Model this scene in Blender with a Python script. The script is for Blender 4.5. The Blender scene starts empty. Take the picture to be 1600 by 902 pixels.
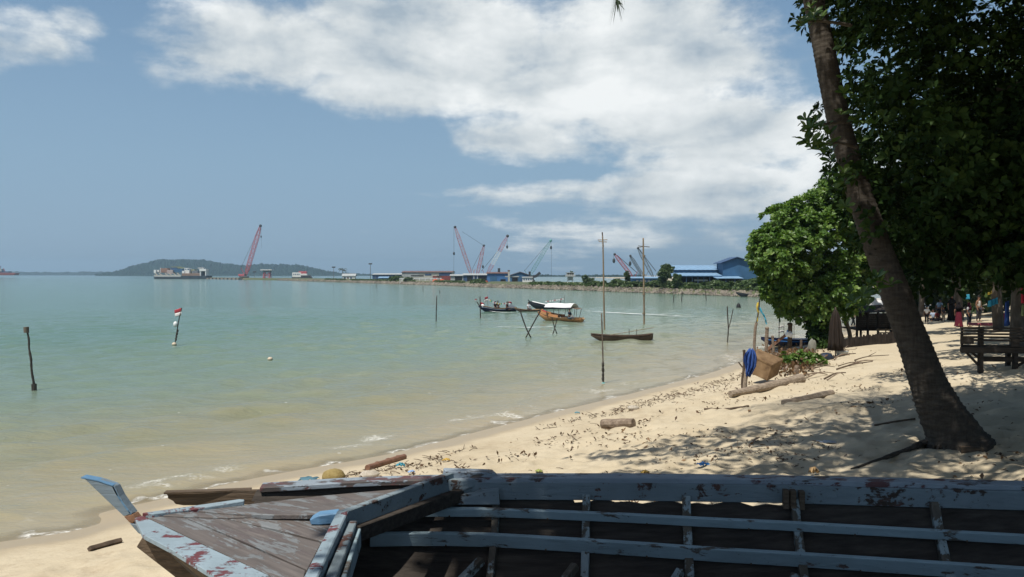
import bpy, bmesh, math, random
import numpy as np
from mathutils import Vector, Matrix

random.seed(7)
RNG = np.random.default_rng(11)
S = bpy.context.scene
COL = S.collection
R = math.radians

# ------------------------------------------------------------------ camera
F, CX, CY, CAMZ = 1250.0, 800.0, 451.0, 4.0
PITCH = math.atan(22 / F)
cam_d = bpy.data.cameras.new('camera')
cam = bpy.data.objects.new('camera', cam_d)
COL.objects.link(cam)
cam.location = (0, 0, CAMZ)
cam.rotation_euler = (math.pi / 2 - PITCH, 0, 0)
cam_d.sensor_width = 36
cam_d.lens = 36 * F / 1600
cam_d.clip_start = 0.05
cam_d.clip_end = 20000
S.camera = cam
S.view_settings.view_transform = 'Standard'
S.view_settings.look = 'None'
S.view_settings.exposure = EXPOSURE = 0.06
S.view_settings.gamma = 1
S.view_settings.use_curve_mapping = False
S.cycles.max_bounces = 6
S.cycles.transparent_max_bounces = 12
S.cycles.volume_bounces = 0
S.cycles.use_denoising = True

# ------------------------------------------------------------------ sun and sky
SUN_EL = R(64)
TO_SUN = Vector((-0.66 * math.cos(SUN_EL), -0.75 * math.cos(SUN_EL), math.sin(SUN_EL)))
sun_d = bpy.data.lights.new('sun', 'SUN')
sun_d.energy = 4.8
sun_d.angle = R(0.53)
sun_d.color = (1.0, 0.95, 0.86)
sun = bpy.data.objects.new('sun', sun_d)
COL.objects.link(sun)
sun.rotation_euler = (-TO_SUN).to_track_quat('-Z', 'Y').to_euler()
sun.location = (-30, -30, 60)


def ray(u, v):
    xr, yu = (u - CX) / F, (CY - v) / F
    return Vector((xr, math.cos(PITCH) + yu * math.sin(PITCH), -math.sin(PITCH) + yu * math.cos(PITCH)))


def PD(u, v, D):
    d = ray(u, v)
    return Vector((0, 0, CAMZ)) + d * (D / d.y)


def PZ(u, v, z=0.0):
    d = ray(u, v)
    return Vector((0, 0, CAMZ)) + d * ((z - CAMZ) / d.z)


class NT:
    """small helper to write node trees"""
    def __init__(self, tree):
        self.t = tree
        self.n = tree.nodes
        self.l = tree.links
        self.n.clear()

    def new(self, typ, **kw):
        nd = self.n.new(typ)
        for k, v in kw.items():
            setattr(nd, k, v)
        return nd

    def put(self, sock, val):
        if hasattr(val, 'is_output') or isinstance(val, bpy.types.NodeSocket):
            self.l.new(val, sock)
        else:
            if isinstance(val, (tuple, list)) and len(val) == 3 and len(sock.default_value) == 4:
                val = (*val, 1)
            sock.default_value = val

    def math(self, op, a, b=0.5, c=None, clamp=False):
        nd = self.new('ShaderNodeMath', operation=op, use_clamp=clamp)
        self.put(nd.inputs[0], a)
        self.put(nd.inputs[1], b)
        if c is not None:
            self.put(nd.inputs[2], c)
        return nd.outputs[0]

    def vmath(self, op, a, b=None):
        nd = self.new('ShaderNodeVectorMath', operation=op)
        self.put(nd.inputs[0], a)
        if b is not None:
            self.put(nd.inputs[1], b)
        return nd.outputs['Value'] if op in ('LENGTH', 'DOT_PRODUCT') else nd.outputs[0]

    def noise(self, vec, scale, detail=4, rough=0.55, dist=0.0):
        nd = self.new('ShaderNodeTexNoise')
        if vec is not None:
            self.put(nd.inputs['Vector'], vec)
        nd.inputs['Scale'].default_value = scale
        nd.inputs['Detail'].default_value = detail
        nd.inputs['Roughness'].default_value = rough
        nd.inputs['Distortion'].default_value = dist
        return nd.outputs['Fac']

    def maprange(self, v, a, b, c=0.0, d=1.0, smooth=False):
        nd = self.new('ShaderNodeMapRange')
        if smooth:
            nd.interpolation_type = 'SMOOTHSTEP'
        for i, x in enumerate((v, a, b, c, d)):
            self.put(nd.inputs[i], x)
        return nd.outputs[0]

    def mix(self, fac, a, b, blend='MIX'):
        nd = self.new('ShaderNodeMix', data_type='RGBA', blend_type=blend)
        self.put(nd.inputs[0], fac)
        self.put(nd.inputs[6], a)
        self.put(nd.inputs[7], b)
        return nd.outputs[2]

    def ramp(self, fac, stops, interp='LINEAR'):
        nd = self.new('ShaderNodeValToRGB')
        cr = nd.color_ramp
        cr.interpolation = interp
        while len(cr.elements) < len(stops):
            cr.elements.new(0.5)
        for e, (p, c) in zip(cr.elements, stops):
            e.position = p
            e.color = (*c, 1) if len(c) == 3 else c
        self.put(nd.inputs[0], fac)
        return nd.outputs[0]


world = bpy.data.worlds.new('World')
S.world = world
world.use_nodes = True
W = NT(world.node_tree)
out = W.new('ShaderNodeOutputWorld')
bg = W.new('ShaderNodeBackground')
W.l.new(bg.outputs[0], out.inputs[0])
sky = W.new('ShaderNodeTexSky', sky_type='NISHITA')
sky.sun_disc = False
sky.sun_elevation = SUN_EL
sky.sun_rotation = math.atan2(TO_SUN.x, TO_SUN.y)
sky.air_density = 1.0
sky.dust_density = 1.2
sky.ozone_density = 1.6
SKY_STRENGTH = 0.072
bg.inputs[1].default_value = SKY_STRENGTH
dirv = W.new('ShaderNodeTexCoord').outputs['Generated']
sep = W.new('ShaderNodeSeparateXYZ')
W.put(sep.inputs[0], dirv)
zc = W.math('ADD', W.math('MAXIMUM', sep.outputs[2], 0.0), 0.10)
comb = W.new('ShaderNodeCombineXYZ')
W.put(comb.inputs[0], W.math('DIVIDE', sep.outputs[0], zc))
W.put(comb.inputs[1], W.math('DIVIDE', sep.outputs[1], zc))
pl = comb.outputs[0]
wisp = W.noise(pl, 1.25, 9, 0.58, 0.25)
big = W.noise(pl, 0.33, 3, 0.5)
puff = W.noise(W.vmath('MULTIPLY', dirv, (1, 1, 1.7)), 8.0, 10, 0.62, 0.1)
# cloud banks (direction of the centre, half width, half height in pixels of the photograph, weight)
BANKS = [(430, 70, 260, 85, .8), (690, 80, 330, 130, 1.0), (960, 110, 300, 170, 1.0), (1130, 110, 200, 110, .55), (1190, 60, 100, 60, .3),
         (1130, 215, 260, 110, .85), (860, 215, 280, 75, .7), (290, 95, 150, 40, .4),
         (10, 45, 120, 55, .66), (120, 35, 70, 40, .52), (860, 300, 250, 36, .70), (1120, 300, 280, 80, .85), (1000, 365, 420, 70, .60),
         (1300, 300, 260, 140, .7), (1500, 150, 160, 200, .2), (800, 345, 130, 18, .35), (655, 255, 30, 12, .4), (-260, 60, 200, 120, .7), (-500, 200, 300, 60, .6)]
cov = None
for (u, v, ru, rv, wt) in BANKS:
    c = ray(u, v).normalized()
    d = W.vmath('SUBTRACT', dirv, tuple(c))
    d = W.vmath('MULTIPLY', d, (F / ru, 0.6 * F / ru, F / rv))
    g = W.maprange(W.vmath('LENGTH', d), 0.15, 1.25, wt, 0.0, smooth=True)
    cov = g if cov is None else W.math('MAXIMUM', cov, g)
gen = W.maprange(big, 0.50, 0.72, 0.0, 0.8, smooth=True)
gen = W.math('MULTIPLY', gen, W.maprange(sep.outputs[1], 0.75, 0.45, 0.0, 1.0, smooth=True))
cov = W.math('MAXIMUM', cov, gen)
tex = W.math('ADD', W.math('MULTIPLY', wisp, 0.55), W.math('MULTIPLY', puff, 0.65))
dens = W.math('ADD', cov, W.math('MULTIPLY', W.math('SUBTRACT', tex, 0.62), 1.9))
alpha = W.maprange(dens, 0.30, 0.72, 0.0, 0.95, smooth=True)
lit = W.noise(W.vmath('ADD', dirv, (0.012, 0.0, 0.03)), 6.5, 5, 0.55, 0.2)
lit2 = W.noise(W.vmath('MULTIPLY', dirv, (5.0, 5.0, 16.0)), 1.0, 4, 0.5, 0.3)
shade = W.math('ADD', W.math('MULTIPLY', lit, 0.45), W.math('MULTIPLY', lit2, 0.75))
core = W.maprange(dens, 0.30, 1.15)
shade = W.math('ADD', shade, W.math('MULTIPLY', W.math('SUBTRACT', puff, 0.5), 0.55))
ccol = W.ramp(W.maprange(shade, 0.45, 0.76), [(0.0, (5.4, 6.5, 7.5)), (0.5, (9.5, 10.1, 10.3)), (1.0, (13.0, 13.3, 13.2))])
low = W.maprange(sep.outputs[2], 0.02, 0.75, 1.0, 0.0, smooth=True)
air = W.ramp(W.maprange(sep.outputs[2], 0.0, 0.5), [(0.0, (4.0, 5.7, 7.5)), (0.26, (3.75, 5.8, 7.9)), (0.7, (2.9, 5.1, 7.9)), (1.0, (2.4, 4.5, 7.4))])
skyc = W.mix(W.math('MULTIPLY', low, 0.92), sky.outputs[0], air)
fin = W.mix(alpha, skyc, ccol)
W.put(bg.inputs[0], fin)

# ------------------------------------------------------------------ mesh helpers
ORG = {}


class MB:
    def __init__(self):
        self.v, self.f, self.m = [], [], []

    def add(self, vs, fs, mi=0):
        o = len(self.v)
        self.v.extend([tuple(x) for x in vs])
        self.f.extend([tuple(i + o for i in f) for f in fs])
        self.m.extend([mi] * len(fs))
        return self

    def box(self, c, size, rz=0.0, mi=0, rot=None):
        M_ = rot if rot is not None else Matrix.Rotation(rz, 3, 'Z')
        c = Vector(c)
        vs = [c + M_ @ Vector((sx * size[0] / 2, sy * size[1] / 2, sz * size[2] / 2)) for sz in (-1, 1) for sy in (-1, 1) for sx in (-1, 1)]
        return self.add(vs, [(0, 2, 3, 1), (4, 5, 7, 6), (0, 1, 5, 4), (2, 6, 7, 3), (0, 4, 6, 2), (1, 3, 7, 5)], mi)

    def rail(self, path, w, h, up=(0, 0, 1), mi=0, jit=0.0):
        """rectangular section w (sideways) x h (along up) swept along a path"""
        path = [Vector(p) for p in path]
        vs, fs = [], []
        n = len(path)
        for i, p in enumerate(path):
            t = (path[min(i + 1, n - 1)] - path[max(i - 1, 0)]).normalized()
            s = t.cross(Vector(up)).normalized()
            uu = s.cross(t).normalized()
            ww = w[i] if isinstance(w, (list, tuple)) else w
            hh = h[i] if isinstance(h, (list, tuple)) else h
            j = [1 + random.uniform(-jit, jit) for _ in range(4)]
            vs += [p - s * ww / 2 * j[0] - uu * hh / 2 * j[1], p + s * ww / 2 * j[2] - uu * hh / 2 * j[1],
                   p + s * ww / 2 * j[2] + uu * hh / 2 * j[3], p - s * ww / 2 * j[0] + uu * hh / 2 * j[3]]
        for i in range(n - 1):
            a = i * 4
            for k in range(4):
                fs.append((a + k, a + (k + 1) % 4, a + 4 + (k + 1) % 4, a + 4 + k))
        fs.append((3, 2, 1, 0))
        e = (n - 1) * 4
        fs.append((e, e + 1, e + 2, e + 3))
        return self.add(vs, fs, mi)

    def beam(self, a, b, w, h, up=(0, 0, 1), mi=0):
        return self.rail([a, b], w, h, up, mi)

    def tube(self, path, r, n=8, mi=0, caps=True, wob=0.0):
        path = [Vector(p) for p in path]
        m = len(path)
        rr = r if isinstance(r, (list, tuple)) else [r] * m
        vs, fs = [], []
        t0 = (path[1] - path[0]).normalized()
        ref = Vector((0, 0, 1)) if abs(t0.z) < 0.9 else Vector((1, 0, 0))
        s = t0.cross(ref).normalized()
        for i, p in enumerate(path):
            t = (path[min(i + 1, m - 1)] - path[max(i - 1, 0)]).normalized()
            s = (s - t * s.dot(t)).normalized()
            q = t.cross(s)
            for k in range(n):
                a = 2 * math.pi * k / n
                rad = rr[i] * (1 + random.uniform(-wob, wob))
                vs.append(p + (s * math.cos(a) + q * math.sin(a)) * rad)
        for i in range(m - 1):
            for k in range(n):
                fs.append((i * n + k, i * n + (k + 1) % n, (i + 1) * n + (k + 1) % n, (i + 1) * n + k))
        if caps:
            fs.append(tuple(range(n - 1, -1, -1)))
            fs.append(tuple(range((m - 1) * n, m * n)))
        return self.add(vs, fs, mi)

    def ball(self, c, r, seg=12, rings=8, mi=0, wob=0.0, rot=None):
        c = Vector(c)
        r = (r, r, r) if not isinstance(r, (tuple, list)) else r
        vs, fs = [], []
        for i in range(rings + 1):
            th = math.pi * i / rings
            for k in range(seg):
                ph = 2 * math.pi * k / seg
                w = 1 + random.uniform(-wob, wob)
                p = Vector((r[0] * math.sin(th) * math.cos(ph), r[1] * math.sin(th) * math.sin(ph), r[2] * math.cos(th))) * w
                if rot is not None:
                    p = rot @ p
                vs.append(c + p)
        for i in range(rings):
            for k in range(seg):
                fs.append((i * seg + k, (i + 1) * seg + k, (i + 1) * seg + (k + 1) % seg, i * seg + (k + 1) % seg))
        return self.add(vs, fs, mi)

    def slab(self, poly, thick, mi=0, axis=None):
        """polygon of 3-D points extruded by the vector thick (a number means straight down)"""
        poly = [Vector(p) for p in poly]
        tv = Vector((0, 0, -thick)) if not isinstance(thick, Vector) else thick
        n = len(poly)
        vs = poly + [p + tv for p in poly]
        fs = [tuple(range(n)), tuple(range(2 * n - 1, n - 1, -1))]
        fs += [(i + n, (i + 1) % n + n, (i + 1) % n, i) for i in range(n)]
        return self.add(vs, fs, mi)

    def grid(self, rows, mi=0):
        """rows of 3-D points -> open sheet"""
        nr, nc = len(rows), len(rows[0])
        vs = [p for r_ in rows for p in r_]
        fs = [(i * nc + j, i * nc + j + 1, (i + 1) * nc + j + 1, (i + 1) * nc + j) for i in range(nr - 1) for j in range(nc - 1)]
        return self.add(vs, fs, mi)

    def mesh(self, name, org=Vector((0, 0, 0)), smooth=False):
        me = bpy.data.meshes.new(name)
        me.from_pydata([(x[0] - org[0], x[1] - org[1], x[2] - org[2]) for x in self.v], [], self.f)
        if any(self.m):
            me.polygons.foreach_set('material_index', self.m)
        bm = bmesh.new()
        bm.from_mesh(me)
        bmesh.ops.recalc_face_normals(bm, faces=bm.faces)
        bm.to_mesh(me)
        bm.free()
        if smooth:
            me.polygons.foreach_set('use_smooth', [True] * len(me.polygons))
        me.update()
        return me

    def build(self, name, mat, parent=None, org=None, smooth=False, bevel=0.0, solid=0.0, label=None):
        if parent is not None:
            o_ = ORG[parent.name]
        else:
            o_ = Vector(org) if org is not None else Vector((0, 0, 0))
        me = self.mesh(name, o_, smooth)
        for m_ in (mat if isinstance(mat, (list, tuple)) else [mat]):
            me.materials.append(m_)
        ob = bpy.data.objects.new(name, me)
        COL.objects.link(ob)
        if parent is not None:
            ob.parent = parent
        else:
            ob.location = o_
        ORG[ob.name] = o_
        if solid:
            md = ob.modifiers.new('solid', 'SOLIDIFY')
            md.thickness = solid
            md.offset = 0
        if bevel:
            md = ob.modifiers.new('bevel', 'BEVEL')
            md.width = bevel
            md.segments = 1
            md.limit_method = 'ANGLE'
        if label:
            ob['label'] = label
        return ob


def tag(o, label=None, cat=None, group=None, kind=None):
    if label:
        o['label'] = label
    if cat:
        o['category'] = cat
    if group:
        o['group'] = group
    if kind:
        o['kind'] = kind
    return o


def thing(name, label, cat, loc, group=None):
    o = bpy.data.objects.new(name, None)
    COL.objects.link(o)
    o.location = loc
    o.empty_display_size = 0.1
    ORG[o.name] = Vector(loc)
    return tag(o, label, cat, group)


def copytree(root, loc, rz=0.0, sc=1.0, label=None, group=None):
    def rec(o, parent):
        c = o.copy()
        COL.objects.link(c)
        if parent is not None:
            c.parent = parent
        for ch in list(o.children):
            rec(ch, c)
        return c
    c = rec(root, None)
    c.location = loc
    c.rotation_euler = (0, 0, rz)
    c.scale = (sc, sc, sc) if not isinstance(sc, (tuple, list)) else sc
    if label:
        c['label'] = label
    if group:
        c['group'] = group
    return c


def spline(pts, n=6):
    """Catmull-Rom through points"""
    pts = [Vector(p) for p in pts]
    o = []
    for i in range(len(pts) - 1):
        p0, p1, p2, p3 = pts[max(i - 1, 0)], pts[i], pts[i + 1], pts[min(i + 2, len(pts) - 1)]
        for k in range(n):
            t = k / n
            o.append(0.5 * ((2 * p1) + (p2 - p0) * t + (2 * p0 - 5 * p1 + 4 * p2 - p3) * t * t + (3 * p1 - p0 - 3 * p2 + p3) * t ** 3))
    o.append(pts[-1])
    return o


# ------------------------------------------------------------------ material helpers
def new_mat(name):
    m = bpy.data.materials.new(name)
    m.use_nodes = True
    T = NT(m.node_tree)
    o = T.new('ShaderNodeOutputMaterial')
    b = T.new('ShaderNodeBsdfPrincipled')
    T.l.new(b.outputs[0], o.inputs[0])
    return m, T, b, o


def coords(T, stretch=(1, 1, 1), space='Object'):
    tc = T.new('ShaderNodeTexCoord').outputs[space]
    return T.vmath('MULTIPLY', tc, stretch)


def mat(name, stops, scale=4, rough=0.8, bump=0.0, bscale=None, stretch=(1, 1, 1), detail=5, spec=0.3, bdist=0.02, metal=0.0):
    """colour ramp over noise, with bump"""
    m, T, b, o = new_mat(name)
    vec = coords(T, stretch)
    n = T.noise(vec, scale, detail, 0.6)
    if len(stops) == 1:
        c = stops[0]
        stops = [(0.3, tuple(x * 0.8 for x in c)), (0.7, tuple(min(1, x * 1.15) for x in c))]
    T.put(b.inputs['Base Color'], T.ramp(n, stops))
    b.inputs['Roughness'].default_value = rough
    b.inputs['Specular IOR Level'].default_value = spec
    b.inputs['Metallic'].default_value = metal
    if bump:
        bn = T.new('ShaderNodeBump')
        bn.inputs['Strength'].default_value = bump
        bn.inputs['Distance'].default_value = bdist
        T.put(bn.inputs['Height'], T.noise(vec, bscale or scale * 4, 6, 0.65))
        T.l.new(bn.outputs[0], b.inputs['Normal'])
    return m


def paint_mat(name, wood, primer, paint, amt=0.5, pamt=0.5, scale=6, stretch=(1, 1, 1), grain=(1.5, 30, 30), rough=0.65, rz=0.0):
    """old paint flaking off primer and wood; amt is the cover of paint, pamt that of primer"""
    m, T, b, o = new_mat(name)
    tc = T.new('ShaderNodeTexCoord').outputs['Object']
    if rz:
        vr = T.new('ShaderNodeVectorRotate', rotation_type='Z_AXIS')
        T.put(vr.inputs['Vector'], tc)
        vr.inputs['Angle'].default_value = rz
        tc = vr.outputs[0]
    v = T.vmath('MULTIPLY', tc, stretch)
    g = T.noise(T.vmath('MULTIPLY', tc, grain), 1.6, 6, 0.65, 0.4)
    fl = T.noise(v, scale, 9, 0.68, 0.3)
    fl2 = T.noise(T.vmath('ADD', v, (5.3, 1.7, 3.1)), scale * 0.6, 8, 0.7, 0.2)
    blot = T.noise(tc, 2.2, 4, 0.6)
    wd = T.ramp(g, [(0.25, tuple(x * 0.55 for x in wood)), (0.55, wood), (0.8, tuple(x * 1.5 for x in wood))])
    wd = T.mix(T.maprange(blot, 0.35, 0.7, 0.0, 0.55), wd, tuple(x * 0.6 for x in wood))
    pr = T.maprange(T.math('ADD', fl2, T.math('MULTIPLY', T.math('SUBTRACT', g, 0.5), 0.25)), 1 - pamt - 0.03, 1 - pamt + 0.03)
    c = T.mix(pr, wd, primer)
    e = T.math('ADD', fl, T.math('MULTIPLY', T.math('SUBTRACT', g, 0.5), 0.3))
    pm = T.maprange(e, 1 - amt - 0.015, 1 - amt + 0.02)
    pc = T.mix(T.maprange(blot, 0.3, 0.7), paint, tuple(x * 0.72 for x in paint))
    pc = T.mix(T.maprange(g, 0.5, 0.8, 0.0, 0.45), pc, tuple(x * 0.55 for x in paint))
    c = T.mix(pm, c, pc)
    # small knocks and nail stains
    kn = T.maprange(T.noise(tc, 42, 3, 0.6), 0.70, 0.74)
    c = T.mix(T.math('MULTIPLY', kn, 0.85), c, (0.03, 0.02, 0.015))
    T.put(b.inputs['Base Color'], c)
    b.inputs['Roughness'].default_value = rough
    b.inputs['Specular IOR Level'].default_value = 0.35
    bn = T.new('ShaderNodeBump')
    bn.inputs['Strength'].default_value = 0.6
    bn.inputs['Distance'].default_value = 0.006
    T.put(bn.inputs['Height'], T.math('ADD', T.math('MULTIPLY', pm, 0.6), T.math('ADD', T.math('MULTIPLY', pr, 0.3), g)))
    T.l.new(bn.outputs[0], b.inputs['Normal'])
    return m


def leaf_mat(name, c1, c2, c3, trans=0.25, rough=0.45, spec=0.4):
    """green leaves, hue drifting through the crown and per leaf"""
    m, T, b, o = new_mat(name)
    at = T.new('ShaderNodeAttribute', attribute_name='hue').outputs['Fac']
    c = T.ramp(at, [(0.0, c1), (0.55, c2), (1.0, c3)])
    T.put(b.inputs['Base Color'], c)
    b.inputs['Roughness'].default_value = rough
    b.inputs['Specular IOR Level'].default_value = spec
    tr = T.new('ShaderNodeBsdfTranslucent')
    T.put(tr.inputs[0], T.mix(1.0, c, (1.3, 1.35, 0.5), 'MULTIPLY'))
    mx = T.new('ShaderNodeMixShader')
    mx.inputs[0].default_value = trans
    T.l.new(b.outputs[0], mx.inputs[1])
    T.l.new(tr.outputs[0], mx.inputs[2])
    T.l.new(mx.outputs[0], o.inputs[0])
    return m


# ------------------------------------------------------------------ terrain: the beach
SHORE_PX = [(0, 845), (150, 802), (230, 784), (400, 746), (600, 710), (750, 673), (880, 640), (1000, 611), (1100, 585), (1150, 568)]
shore = [(-400, -70), (-120, -14), (-45, 1), (-18, 8)] + [tuple(PZ(u, v).xy) for u, v in SHORE_PX] + [(14.5, 43), (20, 51), (26, 60), (38, 76), (52, 98), (60, 120), (75, 160), (95, 400), (110, 1200)]
SH = np.array([(p.x, p.y) for p in spline([(x, y, 0) for x, y in shore], 5)])


def shore_dist(x, y):
    """signed distance to the waterline: positive on land"""
    x = np.asarray(x, float)
    y = np.asarray(y, float)
    shp = x.shape
    x, y = x.ravel(), y.ravel()
    best = np.full(x.shape, 1e18)
    sign = np.ones(x.shape)
    for i in range(len(SH) - 1):
        ax, ay = SH[i]
        bx, by = SH[i + 1]
        dx, dy = bx - ax, by - ay
        t = np.clip(((x - ax) * dx + (y - ay) * dy) / (dx * dx + dy * dy), 0, 1)
        ex, ey = x - ax - t * dx, y - ay - t * dy
        d = ex * ex + ey * ey
        m_ = d < best
        best = np.where(m_, d, best)
        cr = dx * (y - ay) - dy * (x - ax)
        sign = np.where(m_, np.where(cr < 0, 1.0, -1.0), sign)
    return (np.sqrt(best) * sign).reshape(shp)


# smooth value noise on numpy arrays
_PERM = RNG.random((256, 256))


def vnoise(x, y, seed=0):
    x = np.asarray(x) + seed * 17.31
    y = np.asarray(y) + seed * 9.77
    xi, yi = np.floor(x).astype(int), np.floor(y).astype(int)
    fx, fy = x - xi, y - yi
    fx, fy = fx * fx * (3 - 2 * fx), fy * fy * (3 - 2 * fy)
    g = lambda a, b: _PERM[a % 256, b % 256]
    return (g(xi, yi) * (1 - fx) + g(xi + 1, yi) * fx) * (1 - fy) + (g(xi, yi + 1) * (1 - fx) + g(xi + 1, yi + 1) * fx) * fy


BOAT_S = Vector((-2.1, 4.5))
BOAT_A = Vector((0.9855, -0.17)).normalized()
BOAT_N = Vector((0.17, 0.9855)).normalized()


def ground(x, y, s=None, fine=True):
    x = np.asarray(x, float)
    y = np.asarray(y, float)
    if s is None:
        s = shore_dist(x, y)
    d = np.hypot(x, y)
    z = np.where(s < 0, np.maximum(s * 0.10, -3.0), 0.125 * s)
    z = np.where(s > 12, 1.5 + (s - 12) * 0.10, z)
    z = np.where(s > 17, 2.0 + 2.2 * (1 - np.exp(-np.maximum(s - 17, 0) / 60)), z)
    z = np.minimum(z, np.where(d > 40, 1.1 + 0.010 * (d - 40) + 0.4 * (1 - np.exp(-np.maximum(s, 0) / 20)), 99))
    z = np.where((d > 130) & (y > 60), np.maximum(-4.0, z - (d - 130) * 0.12), z)
    # low swales
    amp = np.clip((s - 0.6) / 4.0, 0, 1)
    z = z + amp * (0.16 * (vnoise(x * 0.55, y * 0.55, 1) - 0.5) + 0.05 * (vnoise(x * 1.7, y * 1.7, 2) - 0.5))
    if fine:
        near = np.clip((34 - d) / 10, 0, 1) * np.clip((s - 1.6) / 2.5, 0, 1)
        # trodden sand: soft dimples
        for (cell, dep, sd) in ((0.75, 0.060, 3), (0.46, 0.032, 5)):
            gx, gy = x / cell, y / cell
            ix, iy = np.floor(gx).astype(int), np.floor(gy).astype(int)
            best = np.full(x.shape, 9.0)
            for ox in (-1, 0, 1):
                for oy in (-1, 0, 1):
                    jx = _PERM[(ix + ox + sd * 31) % 256, (iy + oy) % 256]
                    jy = _PERM[(iy + oy + sd * 7) % 256, (ix + ox + 91) % 256]
                    dd = np.hypot(gx - ix - ox - jx, gy - iy - oy - jy)
                    best = np.minimum(best, dd)
            z = z - near * dep * np.exp(-(best / 0.33) ** 2) + near * dep * 0.45 * np.exp(-((best - 0.52) / 0.16) ** 2)
        z = z + near * 0.03 * (vnoise(x * 5, y * 5, 8) - 0.5)
    # the hollow the wreck lies in
    rx, ry = x - BOAT_S.x, y - BOAT_S.y
    t = rx * BOAT_A.x + ry * BOAT_A.y
    p = rx * BOAT_N.x + ry * BOAT_N.y
    e = np.maximum(np.maximum(np.abs(p) - 0.95, 0) / 0.7, np.maximum(np.maximum(0.3 - t, t - 8.2), 0) / 0.8)
    k = np.clip(1 - e, 0, 1)
    k = k * k * (3 - 2 * k)
    z = z - k * np.maximum(z - 1.58, 0)
    return z


def polar(radii, angles, zf, keep=None, attr=True):
    """a sheet on a polar grid round the camera's foot; returns a mesh with the attribute 'shore'"""
    Rr, A = np.meshgrid(radii, angles, indexing='ij')
    x, y = Rr * np.sin(A), Rr * np.cos(A)
    s = shore_dist(x, y)
    z = zf(x, y, s, Rr)
    nr, nc = x.shape
    idx = np.arange(nr * nc).reshape(nr, nc)
    wrap = abs((angles[-1] - angles[0]) - 2 * math.pi) < 0.2
    nxt = np.roll(idx, -1, axis=1) if wrap else None
    if wrap:
        q = np.stack([idx[:-1], idx[1:], nxt[1:], nxt[:-1]], -1)
        sq = np.stack([s.ravel()[q[..., k]] for k in range(4)], -1)
    else:
        q = np.stack([idx[:-1, :-1], idx[1:, :-1], idx[1:, 1:], idx[:-1, 1:]], -1)
        sq = np.stack([s.ravel()[q[..., k]] for k in range(4)], -1)
    q = q.reshape(-1, 4)
    sq = sq.reshape(-1, 4)
    if keep is not None:
        q = q[keep(sq)]
    return np.stack([x.ravel(), y.ravel(), z.ravel()], -1), q, s.ravel()


def np_mesh(name, V, Q, mats, attrs=None, smooth=True, nside=4):
    me = bpy.data.meshes.new(name)
    me.vertices.add(len(V))
    me.vertices.foreach_set('co', np.ascontiguousarray(V, dtype=np.float32).ravel())
    me.loops.add(len(Q) * nside)
    me.loops.foreach_set('vertex_index', np.ascontiguousarray(Q, dtype=np.int32).ravel())
    me.polygons.add(len(Q))
    me.polygons.foreach_set('loop_start', np.arange(0, len(Q) * nside, nside, dtype=np.int32))
    me.polygons.foreach_set('loop_total', np.full(len(Q), nside, dtype=np.int32))
    if smooth:
        me.polygons.foreach_set('use_smooth', np.ones(len(Q), dtype=bool))
    for k, a in (attrs or {}).items():
        at = me.attributes.new(k, 'FLOAT', 'POINT')
        at.data.foreach_set('value', np.ascontiguousarray(a, dtype=np.float32))
    me.update(calc_edges=True)
    me.validate()
    for m_ in (mats if isinstance(mats, (list, tuple)) else [mats]):
        me.materials.append(m_)
    return me


def link(name, me, parent=None, loc=None):
    o = bpy.data.objects.new(name, me)
    COL.objects.link(o)
    if parent is not None:
        o.parent = parent
    if loc is not None:
        o.location = loc
    ORG[o.name] = ORG[parent.name] if parent is not None else Vector(loc or (0, 0, 0))
    return o


# sand
m_sand, T, b, o = new_mat('sand')
tc = T.new('ShaderNodeTexCoord').outputs['Object']
sh_at = T.new('ShaderNodeAttribute', attribute_name='shore').outputs['Fac']
n1 = T.noise(tc, 0.5, 5, 0.6)
n2 = T.noise(tc, 9, 6, 0.7)
n3 = T.noise(tc, 120, 2, 0.6)
c = T.ramp(n1, [(0.3, (0.47, 0.395, 0.275)), (0.7, (0.56, 0.485, 0.355))])
c = T.mix(T.maprange(n2, 0.5, 0.75, 0, 0.35), c, (0.33, 0.25, 0.15))
c = T.mix(T.maprange(n3, 0.62, 0.70, 0, 0.5), c, (0.22, 0.16, 0.10))
wrack = T.math('MULTIPLY', T.maprange(T.noise(tc, 2.6, 6, 0.75), 0.50, 0.68), T.math('MULTIPLY', T.maprange(sh_at, 1.2, 2.0), T.maprange(sh_at, 4.6, 3.2)))
c = T.mix(T.math('MULTIPLY', wrack, 0.35), c, (0.20, 0.13, 0.08))
edge = T.math('ADD', sh_at, T.math('MULTIPLY', T.math('SUBTRACT', T.noise(tc, 0.7, 4, 0.6), 0.5), 1.3))
wet = T.maprange(edge, 0.7, 1.5, 1.0, 0.0, smooth=True)
c = T.mix(wet, c, T.mix(0.5, (0.36, 0.285, 0.175), (0.37, 0.30, 0.20)))
T.put(b.inputs['Base Color'], c)
T.put(b.inputs['Roughness'], T.maprange(wet, 0, 1, 0.95, 0.38))
T.put(b.inputs['Specular IOR Level'], T.maprange(wet, 0, 1, 0.12, 0.4))
bn = T.new('ShaderNodeBump')
bn.inputs['Distance'].default_value = 0.03
T.put(bn.inputs['Strength'], T.maprange(wet, 0, 1, 0.75, 0.05))
T.put(bn.inputs['Height'], T.math('ADD', T.math('MULTIPLY', T.noise(tc, 7, 6, 0.65), 1.0), T.math('MULTIPLY', n3, 0.12)))
T.l.new(bn.outputs[0], b.inputs['Normal'])

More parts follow.
